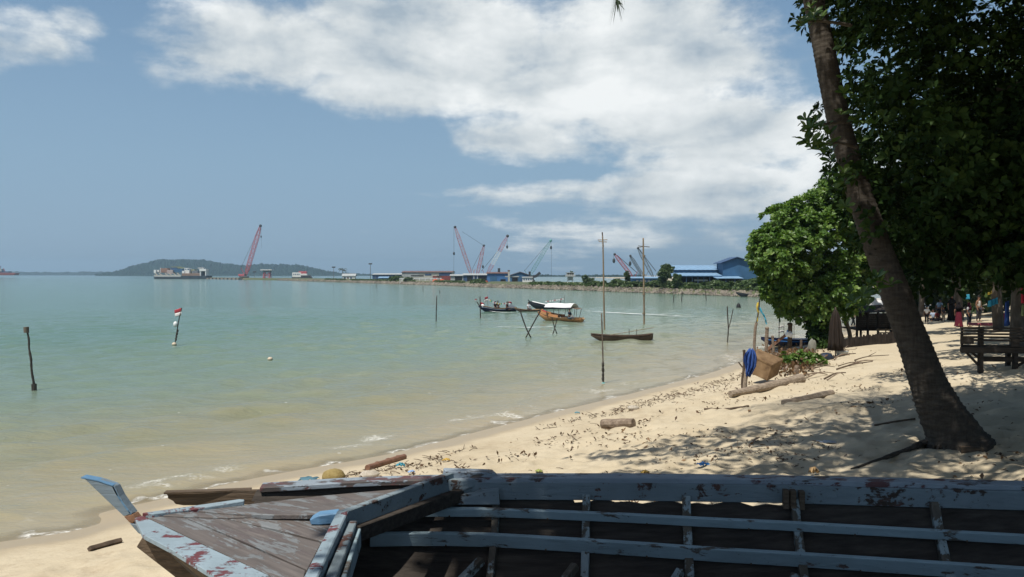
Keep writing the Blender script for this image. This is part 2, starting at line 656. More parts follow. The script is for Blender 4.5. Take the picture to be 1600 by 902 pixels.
front = np.radians(np.concatenate([np.arange(-180, -42, 6.0), np.arange(-42, 46, 0.15), np.arange(46, 180, 6.0)]))
radii = np.concatenate([np.geomspace(0.6, 3, 14, endpoint=False), np.geomspace(3, 62, 400, endpoint=False), np.geomspace(62, 5000, 60)])
V, Q, sd = polar(radii, front, lambda x, y, s, r: ground(x, y, s))
ZG, SG = V[:, 2].reshape(len(radii), len(front)), sd.reshape(len(radii), len(front))
tag(link('beach', np_mesh('beach', V, Q, m_sand, {'shore': np.clip(sd, -50, 50)})), kind='structure')



def lookup(G, x, y):
    """bilinear look-up in the beach sheet's own grid"""
    x, y = np.atleast_1d(np.asarray(x, float)), np.atleast_1d(np.asarray(y, float))
    r, a = np.hypot(x, y), np.arctan2(x, y)
    i = np.clip(np.searchsorted(radii, r) - 1, 0, len(radii) - 2)
    j = np.clip(np.searchsorted(front, a) - 1, 0, len(front) - 2)
    fi = np.clip((r - radii[i]) / (radii[i + 1] - radii[i]), 0, 1)
    fj = np.clip((a - front[j]) / (front[j + 1] - front[j]), 0, 1)
    return (G[i, j] * (1 - fj) + G[i, j + 1] * fj) * (1 - fi) + (G[i + 1, j] * (1 - fj) + G[i + 1, j + 1] * fj) * fi


def gz(x, y):
    return float(lookup(ZG, x, y)[0])


def sdist(x, y):
    return float(lookup(SG, x, y)[0])


def PG(u, v, dmin=3.0, dmax=90.0):
    """where the line of sight through a picture point meets the sand (or the water)"""
    d = ray(u, v)
    D = np.geomspace(dmin, dmax, 700)
    k = D / d.y
    x, y, z = d.x * k, D, CAMZ + d.z * k
    g = np.maximum(lookup(ZG, x, y), 0.0)
    i = int(np.argmax(z <= g))
    if z[i] > g[i]:
        return PZ(u, v, 0)
    Dm = D[0]
    if i > 0:
        a, b2 = z[i - 1] - g[i - 1], g[i] - z[i]
        Dm = D[i - 1] + a / max(a + b2, 1e-9) * (D[i] - D[i - 1])
    p = Vector((0, 0, CAMZ)) + d * (Dm / d.y)
    return Vector((p.x, p.y, max(gz(p.x, p.y), 0.0)))


# sea
m_sea, T, b, o = new_mat('sea_water')
tc = T.new('ShaderNodeTexCoord').outputs['Object']
sh_at = T.new('ShaderNodeAttribute', attribute_name='shore').outputs['Fac']
pn = T.noise(T.vmath('MULTIPLY', tc, (0.06, 0.10, 1)), 1.0, 5, 0.6)
pn2 = T.noise(T.vmath('MULTIPLY', tc, (0.5, 1.3, 1)), 1.0, 5, 0.65)
off = T.math('MULTIPLY', sh_at, -1.0)
offn = T.math('ADD', off, T.math('MULTIPLY', T.math('SUBTRACT', pn2, 0.5), 5.0))
c = T.ramp(T.maprange(offn, 0.0, 40.0), [(0.0, (0.36, 0.29, 0.18)), (0.04, (0.33, 0.275, 0.165)), (0.13, (0.250, 0.232, 0.138)), (0.38, (0.168, 0.222, 0.156)), (1.0, (0.098, 0.182, 0.130))])
c = T.mix(T.math('MULTIPLY', T.maprange(pn, 0.35, 0.65), 0.35), c, (0.135, 0.20, 0.158))
# foam lying along the breaking edge, and sun glints painted white
fn = T.noise(T.vmath('MULTIPLY', tc, (1, 1, 1)), 1.1, 3, 0.5)
fd = T.noise(tc, 9.0, 6, 0.75, 0.5)
line = T.math('ADD', off, T.math('MULTIPLY', T.math('SUBTRACT', fn, 0.5), 2.6))
f1 = T.math('MULTIPLY', T.maprange(line, 0.45, 0.75, smooth=True), T.maprange(line, 1.7, 1.0, smooth=True))
f2 = T.math('MULTIPLY', T.maprange(line, -0.36, -0.26), T.maprange(line, -0.02, -0.20))
fbrk = T.maprange(T.noise(tc, 0.42, 3, 0.55), 0.55, 0.68)
foam = T.math('MULTIPLY', f1, T.math('MULTIPLY', fbrk, T.maprange(fd, 0.46, 0.58)))
foam = T.math('MAXIMUM', foam, T.math('MULTIPLY', f2, T.maprange(fd, 0.38, 0.55, 0, 0.85)))
glint = T.math('MULTIPLY', T.maprange(T.noise(T.vmath('MULTIPLY', tc, (3.0, 5.5, 1)), 1.0, 3, 0.6), 0.735, 0.755), T.maprange(off, 30, 6))  # sun glints painted into the water colour as white dots
foam = T.math('MAXIMUM', foam, T.math('MULTIPLY', glint, 0.7))
c = T.mix(foam, c, (0.80, 0.80, 0.76))
T.put(b.inputs['Base Color'], c)
T.put(b.inputs['Roughness'], T.maprange(foam, 0, 1, 0.09, 0.8))
b.inputs['IOR'].default_value = 1.33
b.inputs['Specular IOR Level'].default_value = 0.38
al = T.maprange(T.math('ADD', off, T.math('MULTIPLY', T.math('SUBTRACT', fn, 0.5), 0.8)), -0.45, 0.35, 0.0, 1.0)
T.put(b.inputs['Alpha'], T.math('MAXIMUM', al, foam))
bn = T.new('ShaderNodeBump')
bn.inputs['Distance'].default_value = 0.17
T.put(bn.inputs['Strength'], T.maprange(off, 0.5, 8.0, 0.3, 0.62))
w1 = T.noise(T.vmath('MULTIPLY', tc, (1.5, 3.4, 1)), 1.0, 6, 0.68, 0.5)
w2 = T.noise(T.vmath('MULTIPLY', tc, (0.11, 0.26, 1)), 1.0, 4, 0.6, 0.2)
T.put(bn.inputs['Height'], T.math('ADD', w1, T.math('MULTIPLY', w2, 2.2)))
T.l.new(bn.outputs[0], b.inputs['Normal'])


def sea_z(x, y, s, r):
    z = np.zeros_like(x)
    rg = np.random.default_rng(5)
    for k in range(34):
        lam = rg.uniform(0.7, 3.2)
        an = rg.normal(2.2, 0.65)
        ph = rg.uniform(0, 6.28)
        z += 0.0062 * lam ** 0.8 * np.sin((x * math.cos(an) + y * math.sin(an)) * 2 * math.pi / lam + ph)
    z *= np.clip(-s / 7, 0.05, 1) * np.clip((110 - r) / 60, 0, 1)
    # small breakers along the sand
    wob = 1.6 * (vnoise(x * 0.35, y * 0.35, 4) - 0.5)
    for (c0, wd, am) in ((-1.1, 0.35, 0.075), (-3.6, 0.55, 0.06), (-6.8, 0.8, 0.05)):
        e = (s - c0 + wob) / wd
        z += am * np.exp(-e * e) * (0.4 + 1.0 * vnoise(x * 0.22, y * 0.22, 6)) * (r < 70)
    return z + 0.012


ang = np.radians(np.concatenate([np.arange(-90, -36, 4.0), np.arange(-36, 38, 0.16), np.arange(38, 91, 4.0)]))
rad = np.concatenate([np.geomspace(8, 110, 360, endpoint=False), np.geomspace(110, 5000, 90)])
V, Q, sd = polar(rad, ang, sea_z, keep=lambda sq: sq.min(1) < 0.9)
tag(link('sea', np_mesh('sea', V, Q, m_sea, {'shore': np.clip(sd, -80, 50)})), kind='structure')

# ------------------------------------------------------------------ the wrecked boat in front
WOOD = (0.115, 0.085, 0.07)
PRIM = (0.13, 0.045, 0.04)
BLUE = (0.27, 0.37, 0.44)
m_deck = paint_mat('deck_wood', (0.150, 0.130, 0.120), (0.112, 0.093, 0.090), (0.215, 0.228, 0.236), 0.47, 0.44, 5.0, (.55, 2.0, 1), (1.2, 22, 22), rz=R(41))
m_cover = paint_mat('flaking_pale_blue', (0.10, 0.075, 0.06), (0.13, 0.04, 0.045), (0.30, 0.385, 0.44), 0.565, 0.6, 7.0)
m_rail = paint_mat('worn_blue_rail', (0.10, 0.085, 0.08), (0.12, 0.055, 0.055), (0.30, 0.355, 0.41), 0.53, 0.5, 7.0, (0.6, 1, 1))
m_string = paint_mat('blue_grey_batten', (0.14, 0.12, 0.10), (0.15, 0.10, 0.09), (0.33, 0.44, 0.49), 0.60, 0.4, 6.0, (0.5, 1.5, 1.5), (1.0, 26, 26))
m_coam = paint_mat('grey_blue_coaming', (0.06, 0.04, 0.03), (0.09, 0.045, 0.035), (0.22, 0.275, 0.305), 0.58, 0.5, 6.5)
m_stem_blue = paint_mat('stem_blue', (0.10, 0.08, 0.07), (0.16, 0.07, 0.05), (0.14, 0.29, 0.47), 0.78, 0.5, 9.0, rough=0.5)
m_stem_grey = paint_mat('stem_grey', (0.10, 0.08, 0.07), (0.16, 0.09, 0.07), (0.20, 0.26, 0.31), 0.78, 0.5, 7.0, rough=0.55)
m_stem_rust = mat('stem_rust_band', [(0.3, (0.16, 0.08, 0.045)), (0.7, (0.27, 0.15, 0.09))], 12, 0.8, 0.4)
m_brown = mat('bare_brown_plank', [(0.25, (0.045, 0.032, 0.022)), (0.5, (0.105, 0.075, 0.05)), (0.8, (0.19, 0.14, 0.095))], 2.0, 0.8, 0.6, 3.0, (1.2, 22, 22))
m_hull_in = mat('old_hull_planking', [(0.25, (0.022, 0.018, 0.015)), (0.5, (0.046, 0.038, 0.032)), (0.8, (0.08, 0.068, 0.056))], 1.6, 0.85, 0.5, 3.0, (1.2, 20, 20))
m_rib = paint_mat('rib_wood', (0.10, 0.085, 0.065), (0.14, 0.10, 0.08), (0.30, 0.37, 0.39), 0.50, 0.35, 5.0, (1, 1, 1), (20, 20, 2))


def interp(tab, t):
    return float(np.interp(t, [a for a, _ in tab], [b_ for _, b_ in tab]))


HB_F = [(0, .48), (.4, .60), (1.0, .80), (1.88, 1.0), (2.7, 1.10), (3.58, 1.17), (5.08, 1.14), (7, .95), (8, .75)]
HB_N = [(0, .02), (.18, .22), (.5, .48), (.87, .70), (1.4, .87), (1.88, 1.0), (2.7, 1.10), (3.58, 1.17), (5.08, 1.14), (7, .95), (8, .75)]
SZ = [(0, 2.63), (1, 2.655), (2, 2.668), (3.5, 2.685), (5, 2.72), (7, 2.80), (8, 2.86)]
KZ = [(0, 2.56), (.35, 2.33), (.8, 2.03), (1.4, 1.80), (2, 1.70), (3, 1.66), (6, 1.66), (8, 1.76)]


def hull(side, t, k, off=0.0):
    """point on the hull: side +1 far, -1 near; k 0 at the sheer, 1 at the keel; off moves it inboard"""
    hb = interp(HB_F if side > 0 else HB_N, t)
    zs_, zk = interp(SZ, t), interp(KZ, t)
    bul = 0.22 * min(1, max(0, (t - 0.1)) / 1.5) * max(0.0, math.sin(math.pi * min(max(k, 0), 1))) ** 0.9
    half = hb * (1 - k) + bul * (1 if hb > .1 else 0)
    z = zs_ + (zk - zs_) * k - 0.12 * bul
    c2 = BOAT_S + BOAT_A * t + BOAT_N * (side * (half - off))
    return Vector((c2.x, c2.y, z + off * 0.25 * k))


wreck = thing('wrecked_boat', 'old wooden boat wreck with flaking blue paint lying open on the sand', 'boat', (1.4, 4.0, 1.6))


def strake(side, k0, k1, t0, t1, m_, n=16, gap=0.008, name='hull_plank', thick=0.022, label=None):
    mb = MB()
    ts = np.linspace(t0, t1, n)
    rows = []
    h0 = .005 * (len(wreck.children) % 2) + random.uniform(0, .003)
    for t in ts:
        ka = k0(t) if callable(k0) else k0
        a, b_ = hull(side, t, ka + gap, h0), hull(side, t, k1 - gap, h0)
        c_, d_ = hull(side, t, k1 - gap, h0 + thick), hull(side, t, ka + gap, h0 + thick)
        rows.append([a, b_, c_, d_, a])
    mb.grid(rows)
    e = len(mb.v)
    mb.add(rows[0][:4], [(0, 1, 2, 3)])
    mb.add(rows[-1][:4], [(3, 2, 1, 0)])
    return mb.build(name, m_, wreck, label=label)


KS = [0.025, 0.13, 0.26, 0.40, 0.54, 0.68, 0.84, 1.0]
for i in range(7):
    # the top strake of the far side has split away from the rail over a short length
    top_k = (lambda t: .0 if not 2.35 < t < 3.75 else .118 + .016 * math.sin(t * 23) * math.sin(t * 7)) if i == 0 else KS[i]
    strake(1, top_k, KS[i + 1], [.40, .42, .46, .55, .6, .7, .6][i], 8.0, m_hull_in, gap=-0.004, n=90 if i == 0 else 16)
    strake(-1, (lambda t: .0 if t > 1.7 else .075) if i == 0 else KS[i], KS[i + 1], 0.02, 8.0, m_brown if i < 2 else m_hull_in, n=24, gap=-.003)
# the sprung, broken-off plank of the far side, ragged at its forward end
mb = MB()
pl_ = [(258, 771), (262, 775), (262, 779), (270, 783), (274, 788), (286, 790), (320, 790), (404, 788), (404, 766), (330, 768)]
mb.slab([PD(u, v, 5.02) for u, v in pl_], Vector((0, 0.028, 0)))
mb.build('hull_plank', m_brown, wreck, bevel=0.003, label='broken brown plank end sprung away from the stem')
MB().rail([PD(258, 769.5, 5.0), PD(330, 767.5, 5.03), PD(392, 765, 5.06)], 0.055, 0.012).build('hull_plank', m_brown, wreck, label='thin broken brown batten on top of the sprung plank')
# gunwale of each side
for side, t0 in ((1, .42), (-1, 1.45)):
    mb = MB()
    ts = np.linspace(t0, 8.0, 34)
    path = [hull(side, t, 0) + Vector((0, 0, 0.014)) for t in ts]
    mb.rail(path, 0.13, 0.032, jit=0.05)
    mb.build('gunwale', m_rail if side > 0 else m_brown, wreck, bevel=0.004)
    mb = MB()
    ts = np.linspace(1.55 if side > 0 else 1.6, 8.0, 26)
    path = [hull(side, t, 0.050, 0.048) for t in ts]
    mb.rail(path, 0.03, 0.112)
    mb.build('inwale', m_coam, wreck, bevel=0.003)


# stringers, following the photographed drop below the rail
def stringer(side, tab, w, h, off, t0, t1, m_):
    ts = np.linspace(t0, t1, 30)
    p = []
    for t in ts:
        dep = interp(SZ, t) - interp(KZ, t)
        p.append(hull(side, t, interp(tab, t) / dep, off))
    mb = MB()
    n_ = BOAT_N * side
    mb.rail(p, w, h, up=(0.25 * -n_.x, 0.25 * -n_.y, 1))
    return mb.build('stringer', m_, wreck, bevel=0.004)


UP = [(1, .135), (1.5, .145), (3.2, .195), (5.1, .235), (8, .28)]
LO = [(1, .265), (1.5, .285), (3.2, .350), (5.1, .395), (8, .45)]
for side in (1, -1):
    stringer(side, UP, 0.028, 0.058, 0.10, 1.3, 8.0, m_string)
    stringer(side, LO, 0.030, 0.088, 0.105, 1.15, 8.0, m_string)

# ribs with floor timbers
for i, u in enumerate([775, 915, 1070, 1243, 1460, 1690, 1920, 2150]):
    # station whose rail point projects nearest to u
    best = min(np.linspace(0.8, 7.9, 400), key=lambda t: abs(800 + 1250 * hull(1, t, .1).x / hull(1, t, .1).y - u))
    for side in (1, -1):
        ks = [0.07, 0.2, 0.35, 0.5, 0.65, 0.8, 0.93]
        mb = MB()
        wr = 0.05 + random.uniform(-.008, .012)
        mb.rail([hull(side, best + (k_ * 0.03), k_, 0.055) for k_ in ks], wr, 0.05, up=(BOAT_N.x * -side, BOAT_N.y * -side, 0.4), jit=0.06)
        mb.build('rib', m_rib, wreck, bevel=0.004)
    mb = MB()
    mb.rail([hull(1, best - .04, .42, .12), hull(1, best - .42, .86, .13)], 0.045, 0.05)
    mb.build('brace', m_rib, wreck, bevel=0.004)
# worn block on the rail over one rib
bt = min(np.linspace(0.8, 7.9, 400), key=lambda t: abs(800 + 1250 * hull(1, t, .1).x / hull(1, t, .1).y - 1240))
mb = MB()
c_ = hull(1, bt, .06, .085)
for dx in (-.055, -.012, .042):
    mb.box(c_ + Vector((dx, 0.0, -0.012 + random.uniform(-.008, .008))), (0.034, 0.05, 0.115), rz=-.17)
mb.build('rail_block', m_brown, wreck, bevel=0.003)
# floor boards
for j in range(5):
    mb = MB()
    o_ = -0.34 + j * 0.17
    pts = []
    for t in np.linspace(1.5, 7.8, 9):
        c2 = BOAT_S + BOAT_A * t + BOAT_N * o_
        pts.append((c2.x, c2.y, interp(KZ, t) + 0.13 + abs(o_) * 0.12))
    mb.rail(pts, 0.14, 0.022)
    mb.build('floor_board', m_hull_in, wreck)
# transom
mb = MB()
tr = [hull(1, 8.0, k_) for k_ in (0, .25, .5, .75, 1)] + [hull(-1, 8.0, k_) for k_ in (.75, .5, .25, 0)]
mb.slab(tr, Vector((0.04, -0.007, 0)))
mb.build('transom', m_hull_in, wreck)
# keel and stem
kp = []
for t in (0.02, .12, .35, .8, 1.4, 2, 3, 5, 7, 8):
    c2 = BOAT_S + BOAT_A * t
    kp.append((c2.x, c2.y, interp(KZ, t) - 0.035))
MB().rail(spline(kp, 3), 0.055, 0.11).build('keel', m_brown, wreck, bevel=0.004)


def stem_piece(px, m_, name, y=4.50, th=0.055, label=None):
    mb = MB()
    mb.slab([PD(u, v, y - th / 2) for u, v in px], Vector((0.010, th, 0)))
    return mb.build(name, m_, wreck, bevel=0.003, label=label)


sp = stem_piece([(130, 747), (153, 751.5), (178, 760), (186, 776), (195, 789), (206, 803), (193, 807), (176, 791), (152, 768)], [m_stem_grey], 'stem_post', label='tapered blue stem post rising from the bow')
stem_piece([(193, 807.6), (206.4, 803.6), (213, 812), (207, 818), (202, 817)], [m_stem_rust], 'stem_band', label='rust brown band round the stem')
stem_piece([(202, 818), (208, 818.6), (216, 821), (224, 836), (216, 834)], [m_stem_grey], 'stem_foot')
# bright blue cap boards on the stem's upper edges
mb = MB()
th = 0.055
for seg in ([(129.5, 746), (153, 750.5), (178.5, 758.8)], [(178.5, 758.8), (187, 775), (196, 788), (207, 802.5)]):
    pts = [PD(u, v, 4.50) + Vector((0.004, 0.002, 0.004)) for u, v in seg]
    mb.rail(pts, th + 0.004, 0.008, up=(0.5, 0, 1))
mb.build('stem_cap', m_stem_blue, wreck)

# foredeck planks: (picture polygon, height of the top), each its own board
ZD = 2.625
DECK = [
    ('covering_board', m_cover, [(209, 807.5), (222, 805), (322, 853), (422, 900), (470, 925), (446, 965), (337, 901), (268, 858), (222, 834)], 0.006, None),
    ('deck_plank', m_deck, [(224, 804.6), (288, 808.6), (380, 848), (478, 892), (472, 922), (424, 899.6), (324, 852.4)], 0.0, None),
    ('deck_plank', m_deck, [(291, 808.4), (354, 810.6), (430, 829), (503, 849), (481, 890.6), (382, 847.2)], 0.003, None),
    ('deck_plank', m_deck, [(357, 810.2), (422, 808), (533, 806), (506, 846.6), (432, 827.8)], -0.002, None),
    ('deck_plank', m_deck, [(228, 803.6), (300, 799), (345, 803), (421, 806.8), (353, 809.6), (288, 807.6)], 0.004, None),
]
for nm, mm, px, dz, lb in DECK:
    mb = MB()
    cu, cv = sum(q[0] for q in px) / len(px), sum(q[1] for q in px) / len(px)
    px = [(u + .9 * (1 if u < cu else -1), v + .75 * (1 if v < cv else -1)) for u, v in px]
    mb.slab([PZ(u, v, ZD + dz) for u, v in px], 0.026)
    mb.build(nm, mm, wreck, bevel=0.003)
mb = MB()
mb.slab([PD(302, 797.5, 4.66), PD(380, 789, 4.80), PD(505, 774.5, 4.98), PD(640, 762.5, 5.08), PD(700, 748, 5.14), PD(532, 799.5, 4.50), PD(480, 804.5, 4.44), PD(420, 804.5, 4.46), PD(348, 801.5, 4.55)], 0.026)
mb.build('deck_plank', m_deck, wreck, bevel=0.003)
mb = MB()
mb.slab([PD(222, 801.5, 4.52), PD(300, 790.5, 4.66), PD(374, 779.8, 4.80), PD(382, 780.5, 4.80), PD(381, 783, 4.78), PD(300, 796.5, 4.62), PD(240, 803, 4.50)], 0.03)
mb.build('deck_plank', m_cover, wreck, bevel=0.003, label='pale blue deck plank sprung up along the far side')

# V shaped coaming behind the foredeck
vt = PD(533, 803, 4.22)
fe = PD(706, 739, 5.12)
ne = PD(470, 915, 3.36)
mb = MB()
mb.rail([vt + Vector((0, 0, -.045)), fe + Vector((0, 0, -.05))], 0.045, 0.115)
mb.build('coaming_board', m_coam, wreck, bevel=0.005)
mb = MB()
mb.rail([vt + Vector((.07, .06, -.125)), fe + Vector((.06, -.03, -.135))], 0.05, 0.085)
mb.build('coaming_board', m_hull_in, wreck, bevel=0.005, label='bare dark board under the blue coaming')
mb = MB()
mb.rail([vt + Vector((.004, 0.03, -.047)), ne + Vector((0.03, 0, -.047))], 0.06, 0.118)
mb.build('coaming_board', m_cover, wreck, bevel=0.006)
mb = MB()
mb.rail([vt + Vector((.06, 0.0, -.085)), ne + Vector((.10, 0, -.08))], 0.05, 0.10)
mb.build('coaming_board', m_coam, wreck, bevel=0.005)
mb = MB()
mb.rail([vt + Vector((.098, -.02, -.12)), ne + Vector((.15, 0, -.11))], 0.022, 0.10)
mb.build('coaming_board', m_string, wreck, bevel=0.004)
# heavy beam end lying over the rail, rounded at its tip
mb = MB()
mb.rail(spline([PD(694, 744, 5.13), PD(730, 745, 5.17), PD(764, 746, 5.20), PD(773, 747, 5.21)], 3), [0.10] * 8 + [.095, .06], [0.085] * 8 + [.08, .055])
mb.build('beam_end', m_rail, wreck, bevel=0.006)
mb = MB()
mb.rail([PD(692, 757, 5.06), PD(722, 758, 5.08), PD(752, 752, 5.12)], [.05, .05, .03], [0.075, 0.07, .03])
mb.build('beam_knee', m_coam, wreck, bevel=0.006)
mb = MB()
mb.slab([PD(708, 776, 5.04), PD(740, 770, 5.05), PD(752, 765, 5.05), PD(779, 763, 5.05), PD(781, 789, 5.03), PD(700, 789, 5.03)], Vector((0, .02, 0)))
mb.build('hull_plank', m_coam, wreck, bevel=0.003, label='split grey plank under the beam end')
# cleat on the deck
mb = MB()
mb.rail([PD(487, 813, 4.40), PD(500, 809.5, 4.40), PD(531, 806.5, 4.42)], [0.075, .085, .085], [0.032, .055, .06])
mb.build('cleat', m_stem_blue, wreck, bevel=0.006)
# nail heads on the stringers
mb = MB()
for side in (1,):
    for tab, hh in ((UP, .02), (LO, .03)):
        for t in np.arange(1.6, 6.2, 0.61):
            dep = interp(SZ, t) - interp(KZ, t)
            for dk in (-hh, hh):
                mb.ball(hull(1, t, (interp(tab, t) + dk) / dep, .121), 0.006, 6, 4)
mb.build('nail_heads', m_brown, wreck)['kind'] = 'stuff'

# ------------------------------------------------------------------ foliage helpers
def rosettes(C, N, nl, L, Wd, rng, tilt=(0.6, 1.35), droop=0.12, hue=None):
    """leaves radiating from each centre C round its direction N; returns vertices, triangles, hue"""
    C, N = np.asarray(C, float), np.asarray(N, float)
    n = len(C)
    N = N / np.linalg.norm(N, axis=1, keepdims=True)
    ref = np.where(np.abs(N[:, 2:3]) < 0.9, np.array([[0, 0, 1.0]]), np.array([[1.0, 0, 0]]))
    e1 = np.cross(N, ref)
    e1 /= np.linalg.norm(e1, axis=1, keepdims=True)
    e2 = np.cross(N, e1)
    a = (np.arange(nl) * 2 * np.pi / nl)[None] + rng.uniform(0, 6.28, (n, 1)) + rng.normal(0, 0.3, (n, nl))
    t = rng.uniform(tilt[0], tilt[1], (n, nl))
    d = (np.cos(t)[..., None] * N[:, None] + np.sin(t)[..., None] * (np.cos(a)[..., None] * e1[:, None] + np.sin(a)[..., None] * e2[:, None]))
    nm = N[:, None] - (N[:, None] * d).sum(-1, keepdims=True) * d + rng.normal(0, 0.25, (n, nl, 3))
    sd = np.cross(d, nm)
    sd /= np.linalg.norm(sd, axis=-1, keepdims=True) + 1e-9
    nn = np.cross(sd, d)
    ln = L * rng.uniform(0.65, 1.15, (n, nl, 1))
    wd = Wd * rng.uniform(0.8, 1.2, (n, nl, 1)) * ln / L
    c = C[:, None]
    dr = np.array([0, 0, -1.0]) * droop
    B = c + d * ln * 0.08
    M_ = c + d * ln * 0.58 + nn * ln * 0.03
    Lf = c + d * ln * 0.62 - sd * wd * 0.5 + nn * wd * 0.22
    Rt = c + d * ln * 0.62 + sd * wd * 0.5 + nn * wd * 0.22
    Tp = c + d * ln + dr * ln
    V = np.stack([B, Rt, M_, Lf, Tp], 2).reshape(-1, 3)
    k = np.arange(n * nl)[:, None] * 5
    Tq = np.concatenate([k + np.array([[0, 1, 2]]), k + np.array([[0, 2, 3]]), k + np.array([[2, 1, 4]]), k + np.array([[2, 4, 3]])], 0)
    h = rng.random((n, nl, 1)) * 0.55
    h = h + (hue if hue is not None else rng.random(n) * 0.45)[:, None, None]
    H = np.repeat(np.clip(h, 0, 1).reshape(-1), 5)
    return V, Tq, H


def crown_points(blobs, nclump, per, rng, shell=0.5, rc=0.42, up=0.5, flat=0.8):
    """rosette centres gathered in clumps over the outer part of ellipsoids (centre, radii, share)"""
    Cs, Ns, Hs = [], [], []
    tot = sum(b[2] for b in blobs)
    for c, r, w in blobs:
        k = max(3, int(nclump * w / tot))
        d = rng.normal(0, 1, (k, 3))
        d /= np.linalg.norm(d, axis=1, keepdims=True)
        rad = shell + (1 - shell) * rng.random((k, 1)) ** 0.7
        cc = np.array(c) + d * rad * np.array(r)
        for i in range(k):
            m = max(2, int(per * rng.uniform(0.6, 1.4)))
            o = rng.normal(0, 1, (m, 3))
            o /= np.linalg.norm(o, axis=1, keepdims=True)
            s = rc * rng.uniform(0.6, 1.35)
            o2 = o * rng.random((m, 1)) ** 0.45 * np.array([s, s, s * flat])
            Cs.append(cc[i] + o2)
            nn = o * 0.55 + d[i] * 0.5 + np.array([0, 0, up])
            Ns.append(nn)
            Hs.append(np.full(m, rng.random() * 0.45))
    return np.concatenate(Cs), np.concatenate(Ns), np.concatenate(Hs)


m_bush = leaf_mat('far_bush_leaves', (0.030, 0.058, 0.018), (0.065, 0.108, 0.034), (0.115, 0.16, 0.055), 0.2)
m_bark = mat('bark', [(0.3, (0.05, 0.04, 0.032)), (0.7, (0.12, 0.10, 0.08))], 3, 0.9, 0.8, 6, (3, 3, 1))


def bush_mesh(name, w, h, n, L, seed, flat=0.8):
    rg = np.random.default_rng(seed)
    bl = []
    for _ in range(5):
        a = rg.uniform(0, 6.28)
        r = rg.uniform(0, 0.32) * w
        bl.append(((r * math.cos(a), r * math.sin(a), h * rg.uniform(.38, .62)), (w * .27, w * .27, h * rg.uniform(.3, .42)), 1))
    C, N, H = crown_points(bl, n, 7, rg, 0.35, w * 0.10, 0.5, flat)
    C[:, 2] = np.abs(C[:, 2])
    V, Tq, Hh = rosettes(C, N, 5, L, L * 0.55, rg, hue=H)
    return np_mesh(name, V, Tq, m_bush, {'hue': Hh}, False, 3)


# ------------------------------------------------------------------ far shore
def WL(u, v):
    p = PZ(u, v, 0)
    return Vector((p.x, p.y, 0))


FAR_PX = [(318, 436.0), (365, 436.9), (420, 437.9), (470, 439.4), (520, 440.8), (560, 442.2), (640, 444.8), (700, 446.8), (760, 449.3),
          (840, 452), (900, 454), (1000, 457.8), (1100, 461.5), (1190, 465), (1270, 468)]
FW = spline([WL(u, v) for u, v in FAR_PX], 8)
m_land, T, b, o = new_mat('reclaimed_land')
tc = T.new('ShaderNodeTexCoord').outputs['Object']
gn = T.noise(tc, 0.06, 6, 0.65)
gd = T.noise(tc, 0.6, 5, 0.7)
c = T.ramp(gn, [(0.26, (0.26, 0.20, 0.13)), (0.36, (0.14, 0.115, 0.07)), (0.45, (0.085, 0.105, 0.040)), (0.75, (0.055, 0.085, 0.028))])
c = T.mix(T.maprange(gd, 0.4, 0.7, 0, 0.5), c, (0.09, 0.075, 0.05))
T.put(b.inputs['Base Color'], c)
b.inputs['Roughness'].default_value = 0.95
mb = MB()
rows = []
for off, z in ((-3, -1.0), (0.0, 0.0), (1.5, 0.6), (4, 1.0), (9, 1.25), (20, 1.4), (50, 1.45), (110, 1.3), (150, 0.6), (160, -1.5)):
    r_ = []
    for i, p in enumerate(FW):
        d = p.normalized()
        fade = min(1, p.length / 260)
        q = p + d * off * (0.55 if off < 21 else fade)
        r_.append((q.x, q.y, z + (random.uniform(-.12, .12) if 0 < off < 100 else 0) - (0.2 if i < 20 and 0 < off < 400 else 0)))
    rows.append(r_)
mb.grid(rows)
tag(mb.build('reclaimed_land', m_land), kind='structure')

# rocks of the embankment
m_rock = mat('embankment_rock', [(0.3, (0.085, 0.075, 0.062)), (0.7, (0.28, 0.245, 0.20))], 0.4, 0.9, 0.5)
ico = bmesh.new()
bmesh.ops.create_icosphere(ico, subdivisions=1, radius=1)
IV = np.array([v.co[:] for v in ico.verts])
IF = np.array([[v.index for v in f.verts] for f in ico.faces])
ico.free()
vs, fs = [], []
rg = np.random.default_rng(3)
cum = np.concatenate([[0], np.cumsum([(FW[i + 1] - FW[i]).length for i in range(len(FW) - 1)])])
i0 = 8 * 5
k = 0
for _ in range(5200):
    L_ = rg.uniform(cum[i0], cum[-1]) if rg.random() < .85 else rg.uniform(cum[i0 - 22], cum[i0])
    i = min(int(np.searchsorted(cum, L_)) - 1, len(FW) - 2)
    f = (L_ - cum[i]) / (cum[i + 1] - cum[i])
    p = FW[i].lerp(FW[i + 1], f)
    d = p.normalized()
    a = rg.random() ** 1.2
    q = p + d * (a * 2.6 - 0.35)
    sz = rg.uniform(0.13, 0.36) * (p.length / 200) ** 0.35
    vv = IV * (sz * rg.uniform(.7, 1.3, 3)) * rg.uniform(.85, 1.15, (len(IV), 1)) + np.array([q.x, q.y, a * 0.95 + 0.03])
    vs.append(vv)
    fs.append(IF + k)
    k += len(IV)
tag(link('embankment_rocks', np_mesh('embankment_rocks', np.concatenate(vs), np.concatenate(fs), m_rock, None, False, 3)), kind='stuff')

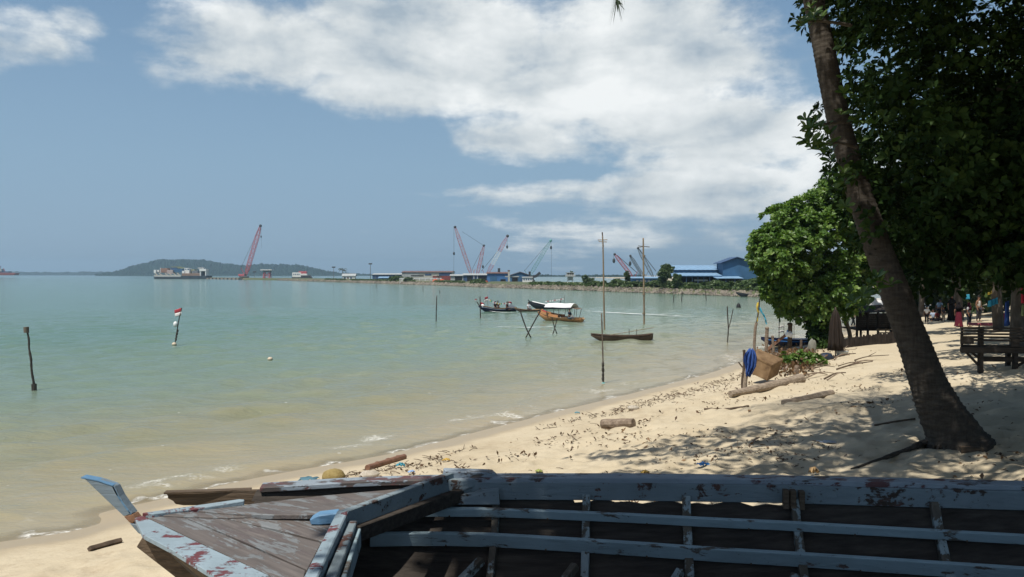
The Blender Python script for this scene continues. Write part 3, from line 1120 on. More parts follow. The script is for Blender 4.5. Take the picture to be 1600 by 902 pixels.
# low growth along the top of the bank
rg = np.random.default_rng(4)
C, H = [], []
for _ in range(7500):
    L_ = rg.uniform(cum[30], cum[-1])
    if vnoise(np.array([L_ * 0.10]), np.array([3.0]), 2)[0] < 0.30:
        continue
    i = min(int(np.searchsorted(cum, L_)) - 1, len(FW) - 2)
    p = FW[i].lerp(FW[i + 1], (L_ - cum[i]) / (cum[i + 1] - cum[i]))
    q = p + p.normalized() * rg.uniform(1.6, 14.0)
    C.append((q.x, q.y, 1.05 + rg.uniform(0, .5)))
    H.append(rg.random() * .6)
V, Tq, Hh = rosettes(C, np.tile([[0, 0, 1.0]], (len(C), 1)) + rg.normal(0, .3, (len(C), 3)), 5, 0.6, 0.3, rg, hue=np.array(H))
tag(link('bank_scrub', np_mesh('bank_scrub', V, Tq, m_bush, {'hue': Hh}, False, 3)), kind='stuff')

# hills
m_hill, T, b, o = new_mat('forested_hill')
tc = T.new('ShaderNodeTexCoord').outputs['Object']
c = T.ramp(T.noise(tc, 0.03, 6, 0.7), [(0.3, (0.004, 0.015, 0.013)), (0.7, (0.022, 0.046, 0.032))])
T.put(b.inputs['Base Color'], c)
b.inputs['Roughness'].default_value = 1.0
b.inputs['Specular IOR Level'].default_value = 0.05


def hills(name, px, D, depth, lump, seed):
    us = np.arange(px[0][0], px[-1][0] + .1, .8)
    vv = np.interp(us, [p[0] for p in px], [p[1] for p in px])
    rows = []
    prof = [(-1.0, 0.0), (-.9, .12), (-.75, .35), (-.5, .66), (-.25, .9), (0, 1.0), (.3, .8), (.7, .4), (1, 0)]
    for a, h in prof:
        y = D + a * depth / 2
        r_ = []
        for j, (u, v) in enumerate(zip(us, vv)):
            top = PD(u, v, D)
            hh = max(top.z, 1.0) * h
            nz = 1.3 * lump * (vnoise(np.array([j * 0.9]), np.array([a * 7]), seed)[0] - .4) * (1 if h > .05 else 0) \
                + lump * 0.9 * (vnoise(np.array([j * 0.13]), np.array([a * 3]), seed + 2)[0] - .5) * h
            r_.append((top.x * y / D, y + 40 * (vnoise(np.array([j * .2]), np.array([a * 5.]), seed + 5)[0] - .5), hh + nz + (1.6 * random.random() if h > .5 else 0) if h > 0 else -0.5))
        rows.append(r_)
    mb = MB()
    mb.grid(rows)
    tag(mb.build(name, m_hill), kind='structure')


hills('forested_hill', [(150, 429.5), (185, 424), (205, 417), (240, 408), (262, 406), (290, 406), (318, 407), (345, 411), (365, 414), (380, 416), (405, 413), (440, 413.5), (462, 414.5), (485, 418),
                        (505, 423), (530, 427.5), (570, 429), (640, 430.5)], 2600, 700, 5.0, 1)
hills('distant_hill', [(800, 433), (830, 431.5), (850, 430.5), (866, 432), (890, 434), (950, 434.5), (1000, 436)], 1500, 300, 3.0, 4)
hills('distant_coast', [(-140, 424), (-60, 425), (0, 426), (15, 424.8), (45, 426), (70, 425.6), (95, 426.4), (104, 424.8), (113, 426.4), (128, 425.2), (165, 425.6), (185, 425.5), (240, 426), (300, 427)], 3900, 300, 5.0, 7)


# ------------------------------------------------------------------ yard sheds
def flat(name, c, rough=0.6, var=0.15, scale=0.8):
    return mat(name, [(0.3, tuple(x * (1 - var) for x in c)), (0.7, tuple(min(1, x * (1 + var)) for x in c))], scale, rough, 0.0, detail=3)


m_navy = flat('navy_cladding', (0.045, 0.085, 0.17))
m_blue = flat('blue_cladding', (0.06, 0.16, 0.36))
m_blue2 = flat('dull_blue_cladding', (0.045, 0.12, 0.225))
m_paleblue = flat('pale_blue_roof', (0.20, 0.33, 0.48), 0.55)
m_grey = flat('grey_sheet', (0.36, 0.38, 0.38))
m_white = flat('white_paint', (0.72, 0.72, 0.70), 0.6, 0.08)
m_beige = flat('beige_wall', (0.44, 0.43, 0.38))
m_brownroof = flat('rusty_brown_roof', (0.15, 0.085, 0.075))
m_redwall = flat('dark_red_cladding', (0.20, 0.05, 0.045))
m_dark = flat('dark_shade_fill', (0.014, 0.015, 0.018))  # near-black colour stands in for the shade inside open sheds
m_orange = flat('orange_tank', (0.50, 0.12, 0.06))
m_pier = flat('pier_concrete', (0.26, 0.21, 0.17))
m_redp = flat('red_crane_paint', (0.46, 0.11, 0.13), 0.5)
m_pink = flat('haze_pink_crane_paint', (0.46, 0.22, 0.21), 0.5)  # red tinted pinkish: distance haze put into the colour
m_greenp = flat('green_crane_paint', (0.13, 0.30, 0.29), 0.5)
m_steel = flat('dark_steel', (0.05, 0.055, 0.06), 0.5)
m_greysteel = flat('grey_steel', (0.16, 0.18, 0.20), 0.5)


def shed(name, label, u0, u1, vb, ve, vr, D, depth, wall, roof, ridge='x', eave=0.35, openings=(), group=None, cat='shed'):
    """ridge x: roof slopes towards and away from the viewer; ridge y: gable end faces the viewer"""
    a, b_ = PD(u0, vb, D), PD(u1, vb, D)
    zb = min(a.z, b_.z) - 0.4
    ze, zr = PD((u0 + u1) / 2, ve, D).z, PD((u0 + u1) / 2, vr, D).z
    cx = (a.x + b_.x) / 2
    r = thing(name, label, cat, (cx, D, zb + .4), group)
    x0, x1, y0, y1 = a.x, b_.x, D, D + depth
    mb = MB()
    if ridge == 'x':
        ym = (y0 + y1) / 2
        for x, s in ((x0, -1), (x1, 1)):
            mb.slab([(x, y0, zb), (x, y1, zb), (x, y1, ze), (x, ym, zr - .05), (x, y0, ze)], Vector((-s * .15, 0, 0)))
        mb.box(((x0 + x1) / 2, y0 + .08, (zb + ze) / 2), (x1 - x0 - .32, .15, ze - zb))
        mb.box(((x0 + x1) / 2, y1 - .08, (zb + ze) / 2), (x1 - x0 - .32, .15, ze - zb))
        mb.build('wall', wall, r)
        for ya, za, yb, zb2 in ((y0 - eave, ze - .08, ym, zr), (y1 + eave, ze - .08, ym, zr)):
            MB().slab([(x0 - eave, ya, za), (x1 + eave, ya, za), (x1 + eave, yb, zb2), (x0 - eave, yb, zb2)], -.14).build('roof', roof, r)
    else:
        xm = (x0 + x1) / 2
        for y, s in ((y0, 1), (y1, -1)):
            mb.slab([(x0, y, zb), (x1, y, zb), (x1, y, ze), (xm, y, zr - .05), (x0, y, ze)], Vector((0, s * .15, 0)))
        for x, s in ((x0, 1), (x1, -1)):
            mb.box((x + s * .08, (y0 + y1) / 2, (zb + ze) / 2), (.15, y1 - y0 - .32, ze - zb))
        mb.build('wall', wall, r)
        for xa in (x0 - eave, x1 + eave):
            MB().slab([(xa, y0 - eave, ze - .08), (xa, y1 + eave, ze - .08), (xm, y1 + eave, zr), (xm, y0 - eave, zr)], -.14).build('roof', roof, r)
    for (nm, ua, ub, va, vb2, mm) in openings:
        p, q = PD(ua, va, D), PD(ub, vb2, D)
        MB().box(((p.x + q.x) / 2, y0 - .02, (p.z + q.z) / 2), (abs(q.x - p.x), .1, abs(p.z - q.z))).build(nm, mm, r)  # panels laid on the wall; the dark ones imitate a shaded interior
    return r


shed('long_shed', 'long dark blue shed with a pale flat roof edge, farthest left of the yard sheds', 582, 629, 438, 429.2, 427.6, 395, 14, m_navy, m_grey,
     openings=[('post', 586 + i * 5.2, 586.7 + i * 5.2, 429.6, 437, m_greysteel) for i in range(9)])
shed('site_hut', 'small blue hut with a pale roof in front of the long dark shed', 592, 606, 440, 434.5, 432.8, 372, 5, m_blue2, m_paleblue, openings=[('door', 597, 599.5, 436, 440, m_navy)])
shed('workshop', 'wide shed with rusty brown roof, pale left wall and dark red right wall', 628, 706, 438.5, 425.6, 423.9, 345, 16, m_beige, m_brownroof,
     openings=[('wall_panel', 676, 705.5, 431.2, 438.4, m_redwall), ('wall_panel', 686, 705.5, 426.8, 431.0, m_navy), ('wall_panel', 629, 655, 427, 432.6, m_grey), ('awning', 642, 662, 430.2, 431.8, m_dark),
               ('window', 664, 674, 428, 430.5, m_navy)])
shed('boundary_wall', 'long low pale boundary wall in front of the brown roofed workshop', 624, 690, 442.3, 435.6, 435.2, 326, 0.6, m_beige, m_grey, eave=0.05, openings=[('pier', 628 + 9 * i, 629 + 9 * i, 435.8, 442, m_white) for i in range(7)], cat='wall')
shed('lean_to', 'open shed with a white sheet roof between the workshop and the blue sheds', 704, 731, 440.5, 431, 429.4, 308, 5, m_grey, m_grey, openings=[('opening', 711, 722, 432, 440, m_dark), ('opening', 724, 730, 432, 440, m_navy)])
shed('dark_shed', 'dark open blue shed with a light roof right of the white roofed shed', 724, 762, 441.5, 430, 428.0, 296, 8, m_navy, m_grey,
     openings=[('opening', 730, 738, 432, 441, m_dark), ('opening', 748, 760, 432, 440, m_dark), ('post', 740, 741, 430.5, 441, m_white), ('post', 745.5, 746.3, 430.5, 441, m_white)])
r_ = shed('blue_shed', 'bright blue shed with a brown roof in the middle of the yard', 761, 795, 442.5, 427.4, 425.6, 285, 13, m_blue, m_brownroof, openings=[('door', 766, 776, 432, 442, m_blue2), ('opening', 782, 790, 436.5, 442.4, m_dark)])
MB().tube([PD(779.6, 427.0, 290), PD(779.6, 419.3, 290)], .45, 8).build('chimney', m_steel, r_)
shed('gabled_shed', 'deep blue gabled shed at the right end of the yard sheds', 797, 827.5, 442.3, 430.4, 425.2, 280, 18, m_blue2, m_brownroof, ridge='y',
     openings=[('opening', 800, 809, 433.5, 442, m_dark), ('awning', 789, 811, 431.4, 433.2, m_grey), ('opening', 813, 819, 434.5, 442, m_navy)])
r_ = thing('brick_pillar', 'tall brown pillar standing before the blue sheds', 'pillar', PD(795, 442, 276))
MB().box(PD(795, 433, 276), (.6, .6, 4.4)).build('shaft', m_beige, r_)
MB().box(PD(795, 423, 276) + Vector((0, 0, 0)), (.8, .8, .35)).build('cap', m_brownroof, r_)
# white tank cabin and excavator
r_ = thing('site_cabin', 'low white cabin beside the excavator right of the sheds', 'cabin', PD(824, 441.5, 262))
a, b_ = PD(816.5, 441.8, 262), PD(832, 434.2, 262)
MB().box(((a.x + b_.x) / 2, 263.5, (a.z + b_.z) / 2), (b_.x - a.x, 3, b_.z - a.z)).build('wall', m_white, r_, bevel=.05)
for i in range(4):
    MB().box((a.x + .5 + i * .75, 261.98, (a.z + b_.z) / 2 + .25), (.4, .06, .5)).build('window', m_navy, r_)
MB().slab([(a.x - .2, 261.8, b_.z + .02), (b_.x + .2, 261.8, b_.z + .02), (b_.x + .2, 265.2, b_.z + .2), (a.x - .2, 265.2, b_.z + .2)], -.12).build('roof', m_grey, r_)
r_ = thing('excavator', 'dark excavator with its arm raised to the right behind the white cabin', 'excavator', PD(829, 441, 270))
MB().rail([PD(828, 434, 270), PD(838, 431.5, 270), PD(844, 426, 270)], .9, .55, up=(0, 1, 0)).build('arm', m_steel, r_)
MB().box(PD(829, 435.5, 271), (2.2, 2, 1.3)).build('body', m_steel, r_, bevel=.1)
MB().box(PD(827.6, 428.8, 271), (.7, .7, 1.9)).build('mast', m_steel, r_)
for dy in (-1, 1):
    MB().box(PD(829, 439.5, 271 + dy), (3, .6, .9)).build('track', m_steel, r_, bevel=.2)

# orange tanks
for i, (u, w) in enumerate(((680, 9), (690.5, 8.5))):
    p = PD(u, 441.8, 302)
    r_ = thing('storage_tank', ['rounded orange tank on the bank, left one of the pair', 'rounded orange tank on the bank, right one of the pair'][i], 'tank', p, 'orange tanks on the bank')
    rr = w / 1250 * 302 / 2
    mb = MB()
    mb.tube([p + Vector((0, 0, -.3)), p + Vector((0, 0, .75)), p + Vector((0, 0, 1.15)), p + Vector((0, 0, 1.4))], [rr, rr, rr * .75, rr * .2], 14)
    mb.build('shell', m_orange, r_)
    MB().tube([p + Vector((0, 0, 1.38)), p + Vector((0, 0, 1.6))], .2, 8).build('hatch', m_steel, r_)
p = PD(641 + 119.5, 442, 268)
r_ = thing('oil_drum', 'small orange drum on the bank below the dark shed', 'drum', p)
MB().tube([p + Vector((0, 0, -.2)), p + Vector((0, 0, .7))], .45, 12).build('body', m_orange, r_)
MB().tube([p + Vector((0, 0, .7)), p + Vector((0, 0, .76))], .38, 12).build('lid', m_brownroof, r_)

# control tower
p = PD(891, 440.5, 240)
r_ = thing('watch_tower', 'white watch tower with overhanging cabin standing alone on the bank', 'tower', p)
for dx in (-.8, .8):
    for dy in (-.8, .8):
        MB().beam(p + Vector((dx, dy, -.4)), p + Vector((dx * .9, dy * .9, 1.7)), .16, .16, up=(0, 1, 0)).build('leg', m_white, r_)
MB().box(p + Vector((0, 0, .95)), (1.3, 1.3, 1.1)).build('stair_core', m_grey, r_)
MB().box(p + Vector((0, 0, 1.75)), (2.9, 2.9, .16)).build('platform', m_white, r_)
MB().box(p + Vector((0, 0, 2.25)), (2.1, 2.1, .84)).build('cabin', m_beige, r_)
for i in range(3):
    MB().box(p + Vector((-.65 + .65 * i, -1.06, 2.33)), (.48, .05, .42)).build('window', m_dark, r_)
for i in range(6):
    MB().box(p + Vector((-1.35 + .54 * i, -1.4, 2.0)), (.06, .06, .4)).build('baluster', m_white, r_)
MB().box(p + Vector((0, -1.4, 2.2)), (2.8, .06, .06)).build('handrail', m_white, r_)
MB().box(p + Vector((0, 0, 2.74)), (2.9, 2.9, .14)).build('roof', m_grey, r_)
MB().tube([p + Vector((0, 0, 2.8)), p + Vector((0, 0, 3.5))], .05, 6).build('aerial', m_steel, r_)
MB().ball(p + Vector((.4, 0, 3.0)), (.5, .4, .22), 8, 6).build('roof_plant', m_bush, r_)

# the big blue warehouse on the right
DWH = 176
wh = thing('warehouse', 'large blue warehouse with two pale blue roof tiers and a tall gabled end block', 'warehouse', PD(1110, 445, DWH))


def wbox(nm, u0, u1, v0, v1, m_, D=DWH, th=.2, rotdepth=None):
    p, q = PD(u0, v0, D), PD(u1, v1, D)
    return MB().box(((p.x + q.x) / 2, D + th / 2, (p.z + q.z) / 2), (abs(q.x - p.x), th, abs(p.z - q.z))).build(nm, m_, wh)


# upper roof, clerestory, lower roof
def wroof(u0, u1, vlow, vhigh, D, run, m_, nm='roof'):
    lo0, lo1 = PD(u0, vlow, D), PD(u1, vlow, D)
    hi = PD(u0, vhigh, D + run).z
    n = 22
    for i in range(n):     # roof sheets with the laps standing proud
        xa, xb = lo0.x + (lo1.x - lo0.x) * i / n, lo0.x + (lo1.x - lo0.x) * (i + 1) / n
        dz = .03 * (i % 2)
        MB().slab([(xa, D, lo0.z + dz), (xb - .01, D, lo0.z + dz), (xb - .01, D + run, hi + dz), (xa, D + run, hi + dz)], .1).build('roof_sheet', m_, wh)


wroof(1050.5, 1129, 421.6, 414.8, DWH + 5, 9, m_paleblue)
wbox('clerestory', 1052, 1128.6, 421.8, 424.6, m_navy, DWH + 5.6)
wbox('clerestory', 1052, 1128.6, 423.4, 427.5, m_blue2, DWH + 5.3)
wroof(1049, 1128.6, 430.9, 426.6, DWH, 5, m_paleblue)
wbox('fascia', 1050, 1128.4, 431.2, 432.6, m_blue, DWH + .1)
wbox('back_wall', 1052, 1128, 432, 445.5, m_dark, DWH + 9)
for i in range(9):
    wbox('column', 1054 + i * 9.1, 1054.8 + i * 9.1, 432.6, 446, m_navy, DWH + .3)
wbox('loading_screen', 1085, 1106, 437, 439.5, m_grey, DWH + 1)
wbox('wall_panel', 1117, 1127, 430.5, 436, m_blue2, DWH + .5)
# tall block, gable to the water
pk = [(1129.5, 446), (1129.5, 411.5), (1152, 403.4), (1184, 412), (1184, 446)]
mb = MB()
mb.slab([PD(u, v, DWH + 1.0) for u, v in pk], Vector((0, .3, 0)))
mb.slab([Vector((PD(u, v, DWH + 1.0).x, DWH + 6.0, PD(u, v, DWH + 1.0).z)) for u, v in pk], Vector((0, .3, 0)))
for u in (1129.5, 1184):
    a, b_ = PD(u, 446, DWH + 1.3), PD(u, 411.6, DWH + 1.3)
    mb.box((a.x + (.12 if u < 1150 else -.12), DWH + 3.65, (a.z + b_.z) / 2), (.2, 4.6, b_.z - a.z))
mb.build('end_wall', m_blue2, wh)
for (ua, va, ub, vb_) in ((1126, 411.8, 1152, 402.4), (1152, 402.4, 1187, 412.2)):
    a, b_ = PD(ua, va, DWH + .4), PD(ub, vb_, DWH + .4)
    MB().slab([a, b_, b_ + Vector((0, 6.4, 0)), a + Vector((0, 6.4, 0))], -.14).build('roof', m_navy, wh)
a, b_ = PD(1120, 434.8, DWH - 3), PD(1162, 434.8, DWH - 3)
zz = PD(1140, 432.0, DWH).z
MB().slab([a, b_, (b_.x, DWH + .9, zz), (a.x, DWH + .9, zz)], .1).build('canopy_roof', m_paleblue, wh)
wbox('opening', 1123, 1160, 435, 446, m_dark, DWH + .8, .1)  # dark sheet painted for the shade under the canopy roof
wbox('crate_stack', 1128, 1136, 442, 445, m_white, DWH - .5)
wbox('crate_stack', 1114, 1121, 438, 443, m_beige, DWH - .5)
for u in (1121, 1134, 1148, 1161):
    wbox('column', u, u + .8, 434.6, 446, m_navy, DWH - 2.8)
shed('store_shed', 'low blue shed with a flat pale roof beside the warehouse', 988, 1034, 444.5, 434.8, 433.4, 196, 9, m_blue, m_paleblue,
     openings=[('window', 994 + i * 6, 997.5 + i * 6, 437.5, 440.5, m_beige) for i in range(6)])


# ------------------------------------------------------------------ cranes
def lattice(mb, a, b_, w0, w, bays, r, fn=lambda i: 0):
    a, b_ = Vector(a), Vector(b_)
    ax = (b_ - a).normalized()
    s1 = Vector((0, 1, 0))
    s2 = ax.cross(s1).normalized()
    P = []
    for i in range(bays + 1):
        f = i / bays
        ww = w * min(1, w0 + (1 - w0) * min(f, 1 - f) * 5) / 2
        c = a.lerp(b_, f)
        P.append([c + s1 * ww * p + s2 * ww * q for p, q in ((-1, -1), (1, -1), (1, 1), (-1, 1))])
    for i in range(bays):
        mi = fn((i + .5) / bays)
        for k in range(4):
            mb.tube([P[i][k], P[i + 1][k]], r, 4, mi, caps=False)
            j = (k + 1) % 4
            if i % 2:
                mb.tube([P[i][k], P[i + 1][j]], r * .6, 3, mi, caps=False)
            else:
                mb.tube([P[i][j], P[i + 1][k]], r * .6, 3, mi, caps=False)
            mb.tube([P[i][k], P[i][j]], r * .6, 3, mi, caps=False)


def crane(label, base, tip, D, w, mats_, fn=lambda f: 0, hook=None, line=None, pend=None, body=True, r=0.16, bays=18, boff=1.0):
    zg = 1.4
    q = D / 640
    pb = PD(base[0], base[1], D)
    r_ = thing('crawler_crane', label, 'crane', (pb.x, D, zg), 'crawler cranes in the yard')
    mb = MB()
    pt = PD(tip[0], tip[1], D)
    lattice(mb, pb, pt, .35, w, bays, r, fn)
    mb.build('boom', mats_, r_)
    MB().ball(pt, (w * .45, w * .4, w * .45), 8, 6).build('boom_head', m_steel if mats_[0] is not m_greenp else m_greenp, r_)
    sgn = -1 if tip[0] > base[0] else 1
    bx = pb.x + sgn * boff * q
    if body:
        MB().box((bx + sgn * 1.6 * q, D, zg + 2.0 * q), (5.2 * q, 3.2 * q, 1.7 * q)).build('machine_house', mats_[0], r_, bevel=.15)
        MB().box((bx - sgn * 1.4 * q, D - 1.7 * q, zg + 2.1 * q), (1.4 * q, 1.2 * q, 1.8 * q)).build('cab', m_steel, r_, bevel=.1)
        for dy in (-2.2 * q, 2.2 * q):
            MB().box((bx, D + dy, zg + .6 * q), (6.5 * q, .9 * q, 1.2 * q)).build('crawler_track', m_steel, r_, bevel=.3)
        mt = Vector((bx + sgn * 2.6 * q, D, zg + 8.0 * q))
        MB().tube([(bx, D, zg + 2.6 * q), mt], r * 1.2, 4).build('gantry_mast', mats_[0], r_)
    else:
        mt = PD(pend[1][0], pend[1][1], D) if pend else pb
    p0 = PD(pend[0][0], pend[0][1], D) if pend else pt
    for dy in (-.5, .5):
        MB().tube([p0 + Vector((0, dy, 0)), (PD(pend[1][0], pend[1][1], D) if pend else mt) + Vector((0, dy, 0))], .07, 3).build('pendant_line', m_steel, r_)
    if hook:
        h = PD(hook[0], hook[1], D)
        MB().tube([pt + Vector((h.x - pt.x, 0, -.2)), h], .08, 3).build('hoist_cable', m_steel, r_)
        MB().ball(h, (.55, .45, .95), 8, 6).build('hook_block', m_steel, r_)
    if line:
        MB().tube([PD(line[0][0], line[0][1], D), PD(line[1][0], line[1][1], D)], .06, 3).build('hoist_cable', m_steel, r_)
    return r_


crane('red lattice crane alone on the low pier, left of all the others', (383.5, 432), (407, 353), 640, 2.7, [m_redp], hook=(408, 370), line=((408.3, 371), (408.6, 388)), r=.17, bays=22)
crane('pinkish red crane with its boom leaning left over the workshop roof', (737.5, 433), (711, 355), 430, 1.7, [m_pink, m_redp], fn=lambda f: 1 if (f * 6) % 1 > .6 else 0, hook=(709.3, 396.5), line=((709.3, 398), (709, 424)), pend=((722, 362), (756, 384)), body=True, r=.11, boff=0)
crane('short pinkish red crane with a near upright boom behind the dark shed', (745, 433), (756, 384), 450, 1.6, [m_pink, m_redp], fn=lambda f: 1 if (f * 5) % 1 > .5 else 0, hook=(754.5, 417), r=.11, bays=14)
crane('crane with a boom banded red and white above the bright blue shed', (760.5, 430), (793, 369), 420, 1.8, [m_redp, m_white], fn=lambda f: 1 if .30 < f < .60 else 0, hook=(792.4, 386), pend=((783, 386), (752, 424)), r=.0755)
crane('green crane leaning right over the gabled shed', (826.5, 433), (860.5, 376), 400, 1.6, [m_greenp], hook=(861, 387), line=((861.5, 388), (861.5, 436)), pend=((857, 379), (819, 424)), r=.0755)
crane('red crane leaning left behind the dry tree near the tall poles', (989, 434), (960.5, 397.5), 300, 1.1, [m_redp], hook=(959.2, 407.5), pend=((964, 399), (1002, 432)), r=.075, bays=12)
crane('grey crane with its short boom leaning left just left of the tall crossed pole', (1006, 434), (985, 400), 320, 1.1, [m_greysteel], pend=((985.5, 401), (1002, 428)), r=.075, bays=12, hook=(984.5, 412))
crane('grey crane leaning left with its boom crossing behind the tall pole', (1021, 434), (997, 388), 310, 1.1, [m_greysteel], pend=((997, 388), (1025, 424)), r=.075, bays=13)

# light masts
for (u, v0, v1, D, lb) in ((521.4, 417.6, 436, 520, 'thin light mast left of the far coconut palm'), (578.8, 412.4, 438, 420, 'thin light mast left of the long dark shed'), (397.5, 425, 434, 600, 'low lamp post beside the red crane on the pier')):
    p, q = PD(u, v1, D), PD(u, v0, D)
    r_ = thing('light_mast', lb, 'light mast', p)
    MB().tube([p, q], [.22, .14], 6).build('pole', m_greysteel, r_)
    MB().box(q, (2.2 * D / 520, .8, .8 * D / 520)).build('lamp_head', m_steel, r_, bevel=.08)

# pier, barge, tug, buildings on the low spit
pa, pb_ = PZ(322, 436.3, 0), PZ(372, 437.2, 0)
mb = MB()
mb.slab([(pa.x, pa.y, 1.0), (pb_.x, pb_.y, 1.2), (pb_.x + 5, pb_.y + 20, 1.2), (pa.x, pa.y + 16, 1.0)], 1.8)
pr = mb.build('pier', m_pier, org=(pa.x, pa.y, 0))
tag(pr, 'long low concrete pier running out to the moored barge', 'pier')
for i in range(9):
    p = pa.lerp(pb_, i / 8.5)
    MB().box((p.x, p.y - .6, .3), (1.0, .8, 1.6)).build('fender_pile', m_steel, pr)
p = PD(417.5, 434, 600)
r_ = thing('loading_tower', 'small red legged tower with a flat white top on the spit', 'tower', p)
for dx in (-2.4, 2.4):
    for dy in (-2, 2):
        MB().beam(p + Vector((dx, dy, -1)), p + Vector((dx * .8, dy * .8, 4.2)), .6, .6, up=(0, 1, 0)).build('leg', m_redp, r_)
MB().box(p + Vector((0, 0, 4.8)), (5.4, 4, 1.4)).build('cabin', m_greysteel, r_)
MB().box(p + Vector((0, 0, 5.8)), (8.5, 6, .6)).build('roof', m_white, r_)
for s in (-1, 1):
    MB().beam(p + Vector((-2.3 * s, -2, -.5)), p + Vector((2.1 * s, -2, 3.8)), .3, .3, up=(0, 1, 0)).build('cross_brace', m_redp, r_)
p = PD(470, 436, 560)
r_ = thing('slipway_ship', 'small white ship with a red upper deck drawn up on the spit', 'ship', p)
mb = MB()
hl = [(-6, .0), (-5.6, 2.6), (6.5, 2.6), (8.2, .0)]
for i, (yo, wd) in enumerate(((0, 1),)):
    mb.slab([p + Vector((x, -1.6, z)) for x, z in hl], Vector((0, 4, 0)))
mb.build('hull', m_steel, r_, bevel=.2)
MB().box(p + Vector((-2.5, 0, 2.8)), (6, 3.4, 3.2)).build('deck_house', m_white, r_, bevel=.1)
MB().box(p + Vector((1.6, 0, 4.2)), (5.4, 3.0, 2.2)).build('upper_deck', m_redp, r_, bevel=.1)
MB().box(p + Vector((1.4, 0, 3.1)), (6.6, 3.2, 1.2)).build('deck_house', m_white, r_)
for i in range(4):
    MB().box(p + Vector((-4.4 + i * 1.2, -1.74, 3.2)), (.6, .08, .8)).build('window', m_navy, r_)
MB().tube([p + Vector((2.5, 0, 5.2)), p + Vector((2.5, 0, 7.6))], .12, 6).build('mast', m_steel, r_)
p = PD(543, 437, 480)
r_ = thing('white_house', 'small white house beside the far coconut palm', 'house', p)
MB().box(p + Vector((0.8, 1.5, .9)), (7.5, 4, 2.6)).build('wall', m_white, r_)
for s in (-1, 1):
    MB().slab([p + Vector((-3.4, 1.5 + 2.4 * s, 2.1)), p + Vector((5.0, 1.5 + 2.4 * s, 2.1)), p + Vector((5.0, 1.5, 3.4)), p + Vector((-3.4, 1.5, 3.4))], -.15).build('roof', m_grey, r_)
for dx in (-1.5, 2.2):
    MB().box(p + Vector((dx, -.53, 1.1)), (1, .06, .9)).build('window', m_navy, r_)
MB().box(p + Vector((.4, -.53, .6)), (.9, .06, 1.8)).build('door', m_brownroof, r_)

# moored barge with its deck load
DB = 705
p = PD(280, 436, DB)
p.z = 0
r_ = thing('cargo_barge', 'long dark hulled barge piled with sheds and machinery, moored at the pier head', 'barge', p)


def bx(nm, u0, u1, v0, v1, m_, dy=0.0, dep=6, parent=None):
    a, b_ = PD(u0, v0, DB + dy), PD(u1, v1, DB + dy)
    return MB().box(((a.x + b_.x) / 2, DB + dy + dep / 2, (a.z + b_.z) / 2), (abs(b_.x - a.x), dep, abs(a.z - b_.z))).build(nm, m_, parent or r_, bevel=.06)


mb = MB()
hp = [(240, 432), (240.3, 433.5), (241.2, 436.4), (322, 436.9), (322.4, 431.0), (283, 431.2), (283, 432.2)]
mb.slab([PD(u, v, DB - 2) for u, v in hp], Vector((0, 14, 0)))
mb.build('hull', flat('barge_hull', (0.035, 0.05, 0.065)), r_, bevel=.1)
bx('rubbing_strake', 241, 282, 432.2, 433.2, m_grey, -2.4, .5)
bx('deck_hut', 240.2, 243.8, 422, 426.8, m_white, 2)
bx('deck_hut', 246, 248.5, 422.2, 425.6, m_white, 4)
bx('container', 251, 261.5, 419.4, 426.2, flat('rust_container', (.30, .17, .12)), 3)
bx('deck_post', 250, 250.8, 418.6, 427, m_white, 1, .6)
bx('container', 261, 270, 422, 428, flat('pale_pink_container', (.42, .34, .31)), 2)
bx('container', 267, 277, 418.4, 424, m_navy, 5)
bx('container', 270, 284, 420.4, 425.2, m_blue2, 4)
bx('derrick', 267, 283, 416.8, 418, flat('olive_steel', (.20, .21, .10)), 6, 1)
bx('derrick', 276, 288, 418.2, 419.6, flat('olive_pale', (.28, .29, .15)), 6, 1)
for i, (a0, b0) in enumerate(((242, 248), (248.5, 255), (258, 263), (264, 270), (271, 276), (277, 282))):
    mb = MB()
    mb.rail([PD(a0, 427, DB), PD(b0, 431.8, DB)], .7, .7, up=(0, 1, 0))
    mb.build('deck_strut', flat('buff_steel', (.46, .40, .32)) if i == 0 else bpy.data.materials['buff_steel'], r_)
bx('bulwark', 240.4, 283, 429.8, 431.9, m_beige, -1.6, .5)
bx('wheelhouse', 288.2, 295.8, 419.2, 427.4, m_white, 2)
bx('window', 292.6, 295.3, 420, 421.4, m_navy, 1.8, .3)
bx('window', 289, 291, 420, 421.4, m_navy, 1.8, .3)
bx('deck_hut', 284.4, 288, 423.4, 427.2, m_white, 1)
bx('container', 295, 304, 421, 427, flat('olive_container', (.27, .27, .15)), 5)
bx('container', 300, 309, 423, 428, m_greysteel, 3)
bx('deck_load', 284, 312, 427.2, 431.2, flat('rusty_load', (.26, .17, .12)), 0, 7)
bx('ramp_gantry', 312, 313.6, 421.5, 431.2, m_white, 0, 6)
bx('ramp_gantry', 320.4, 321.9, 421.5, 431.2, m_white, 0, 6)
bx('ramp_gantry', 311.4, 322, 420.6, 423.8, m_white, -.2, 6.4)
bx('ramp_door', 313.6, 320.4, 423.8, 431.2, m_dark, 3, 1)
bx('mast', 314.6, 315.2, 416.4, 420.6, m_greysteel, 2, .6)
bx('radar_hut', 309, 318, 418.2, 420.4, m_grey, 2, 3)
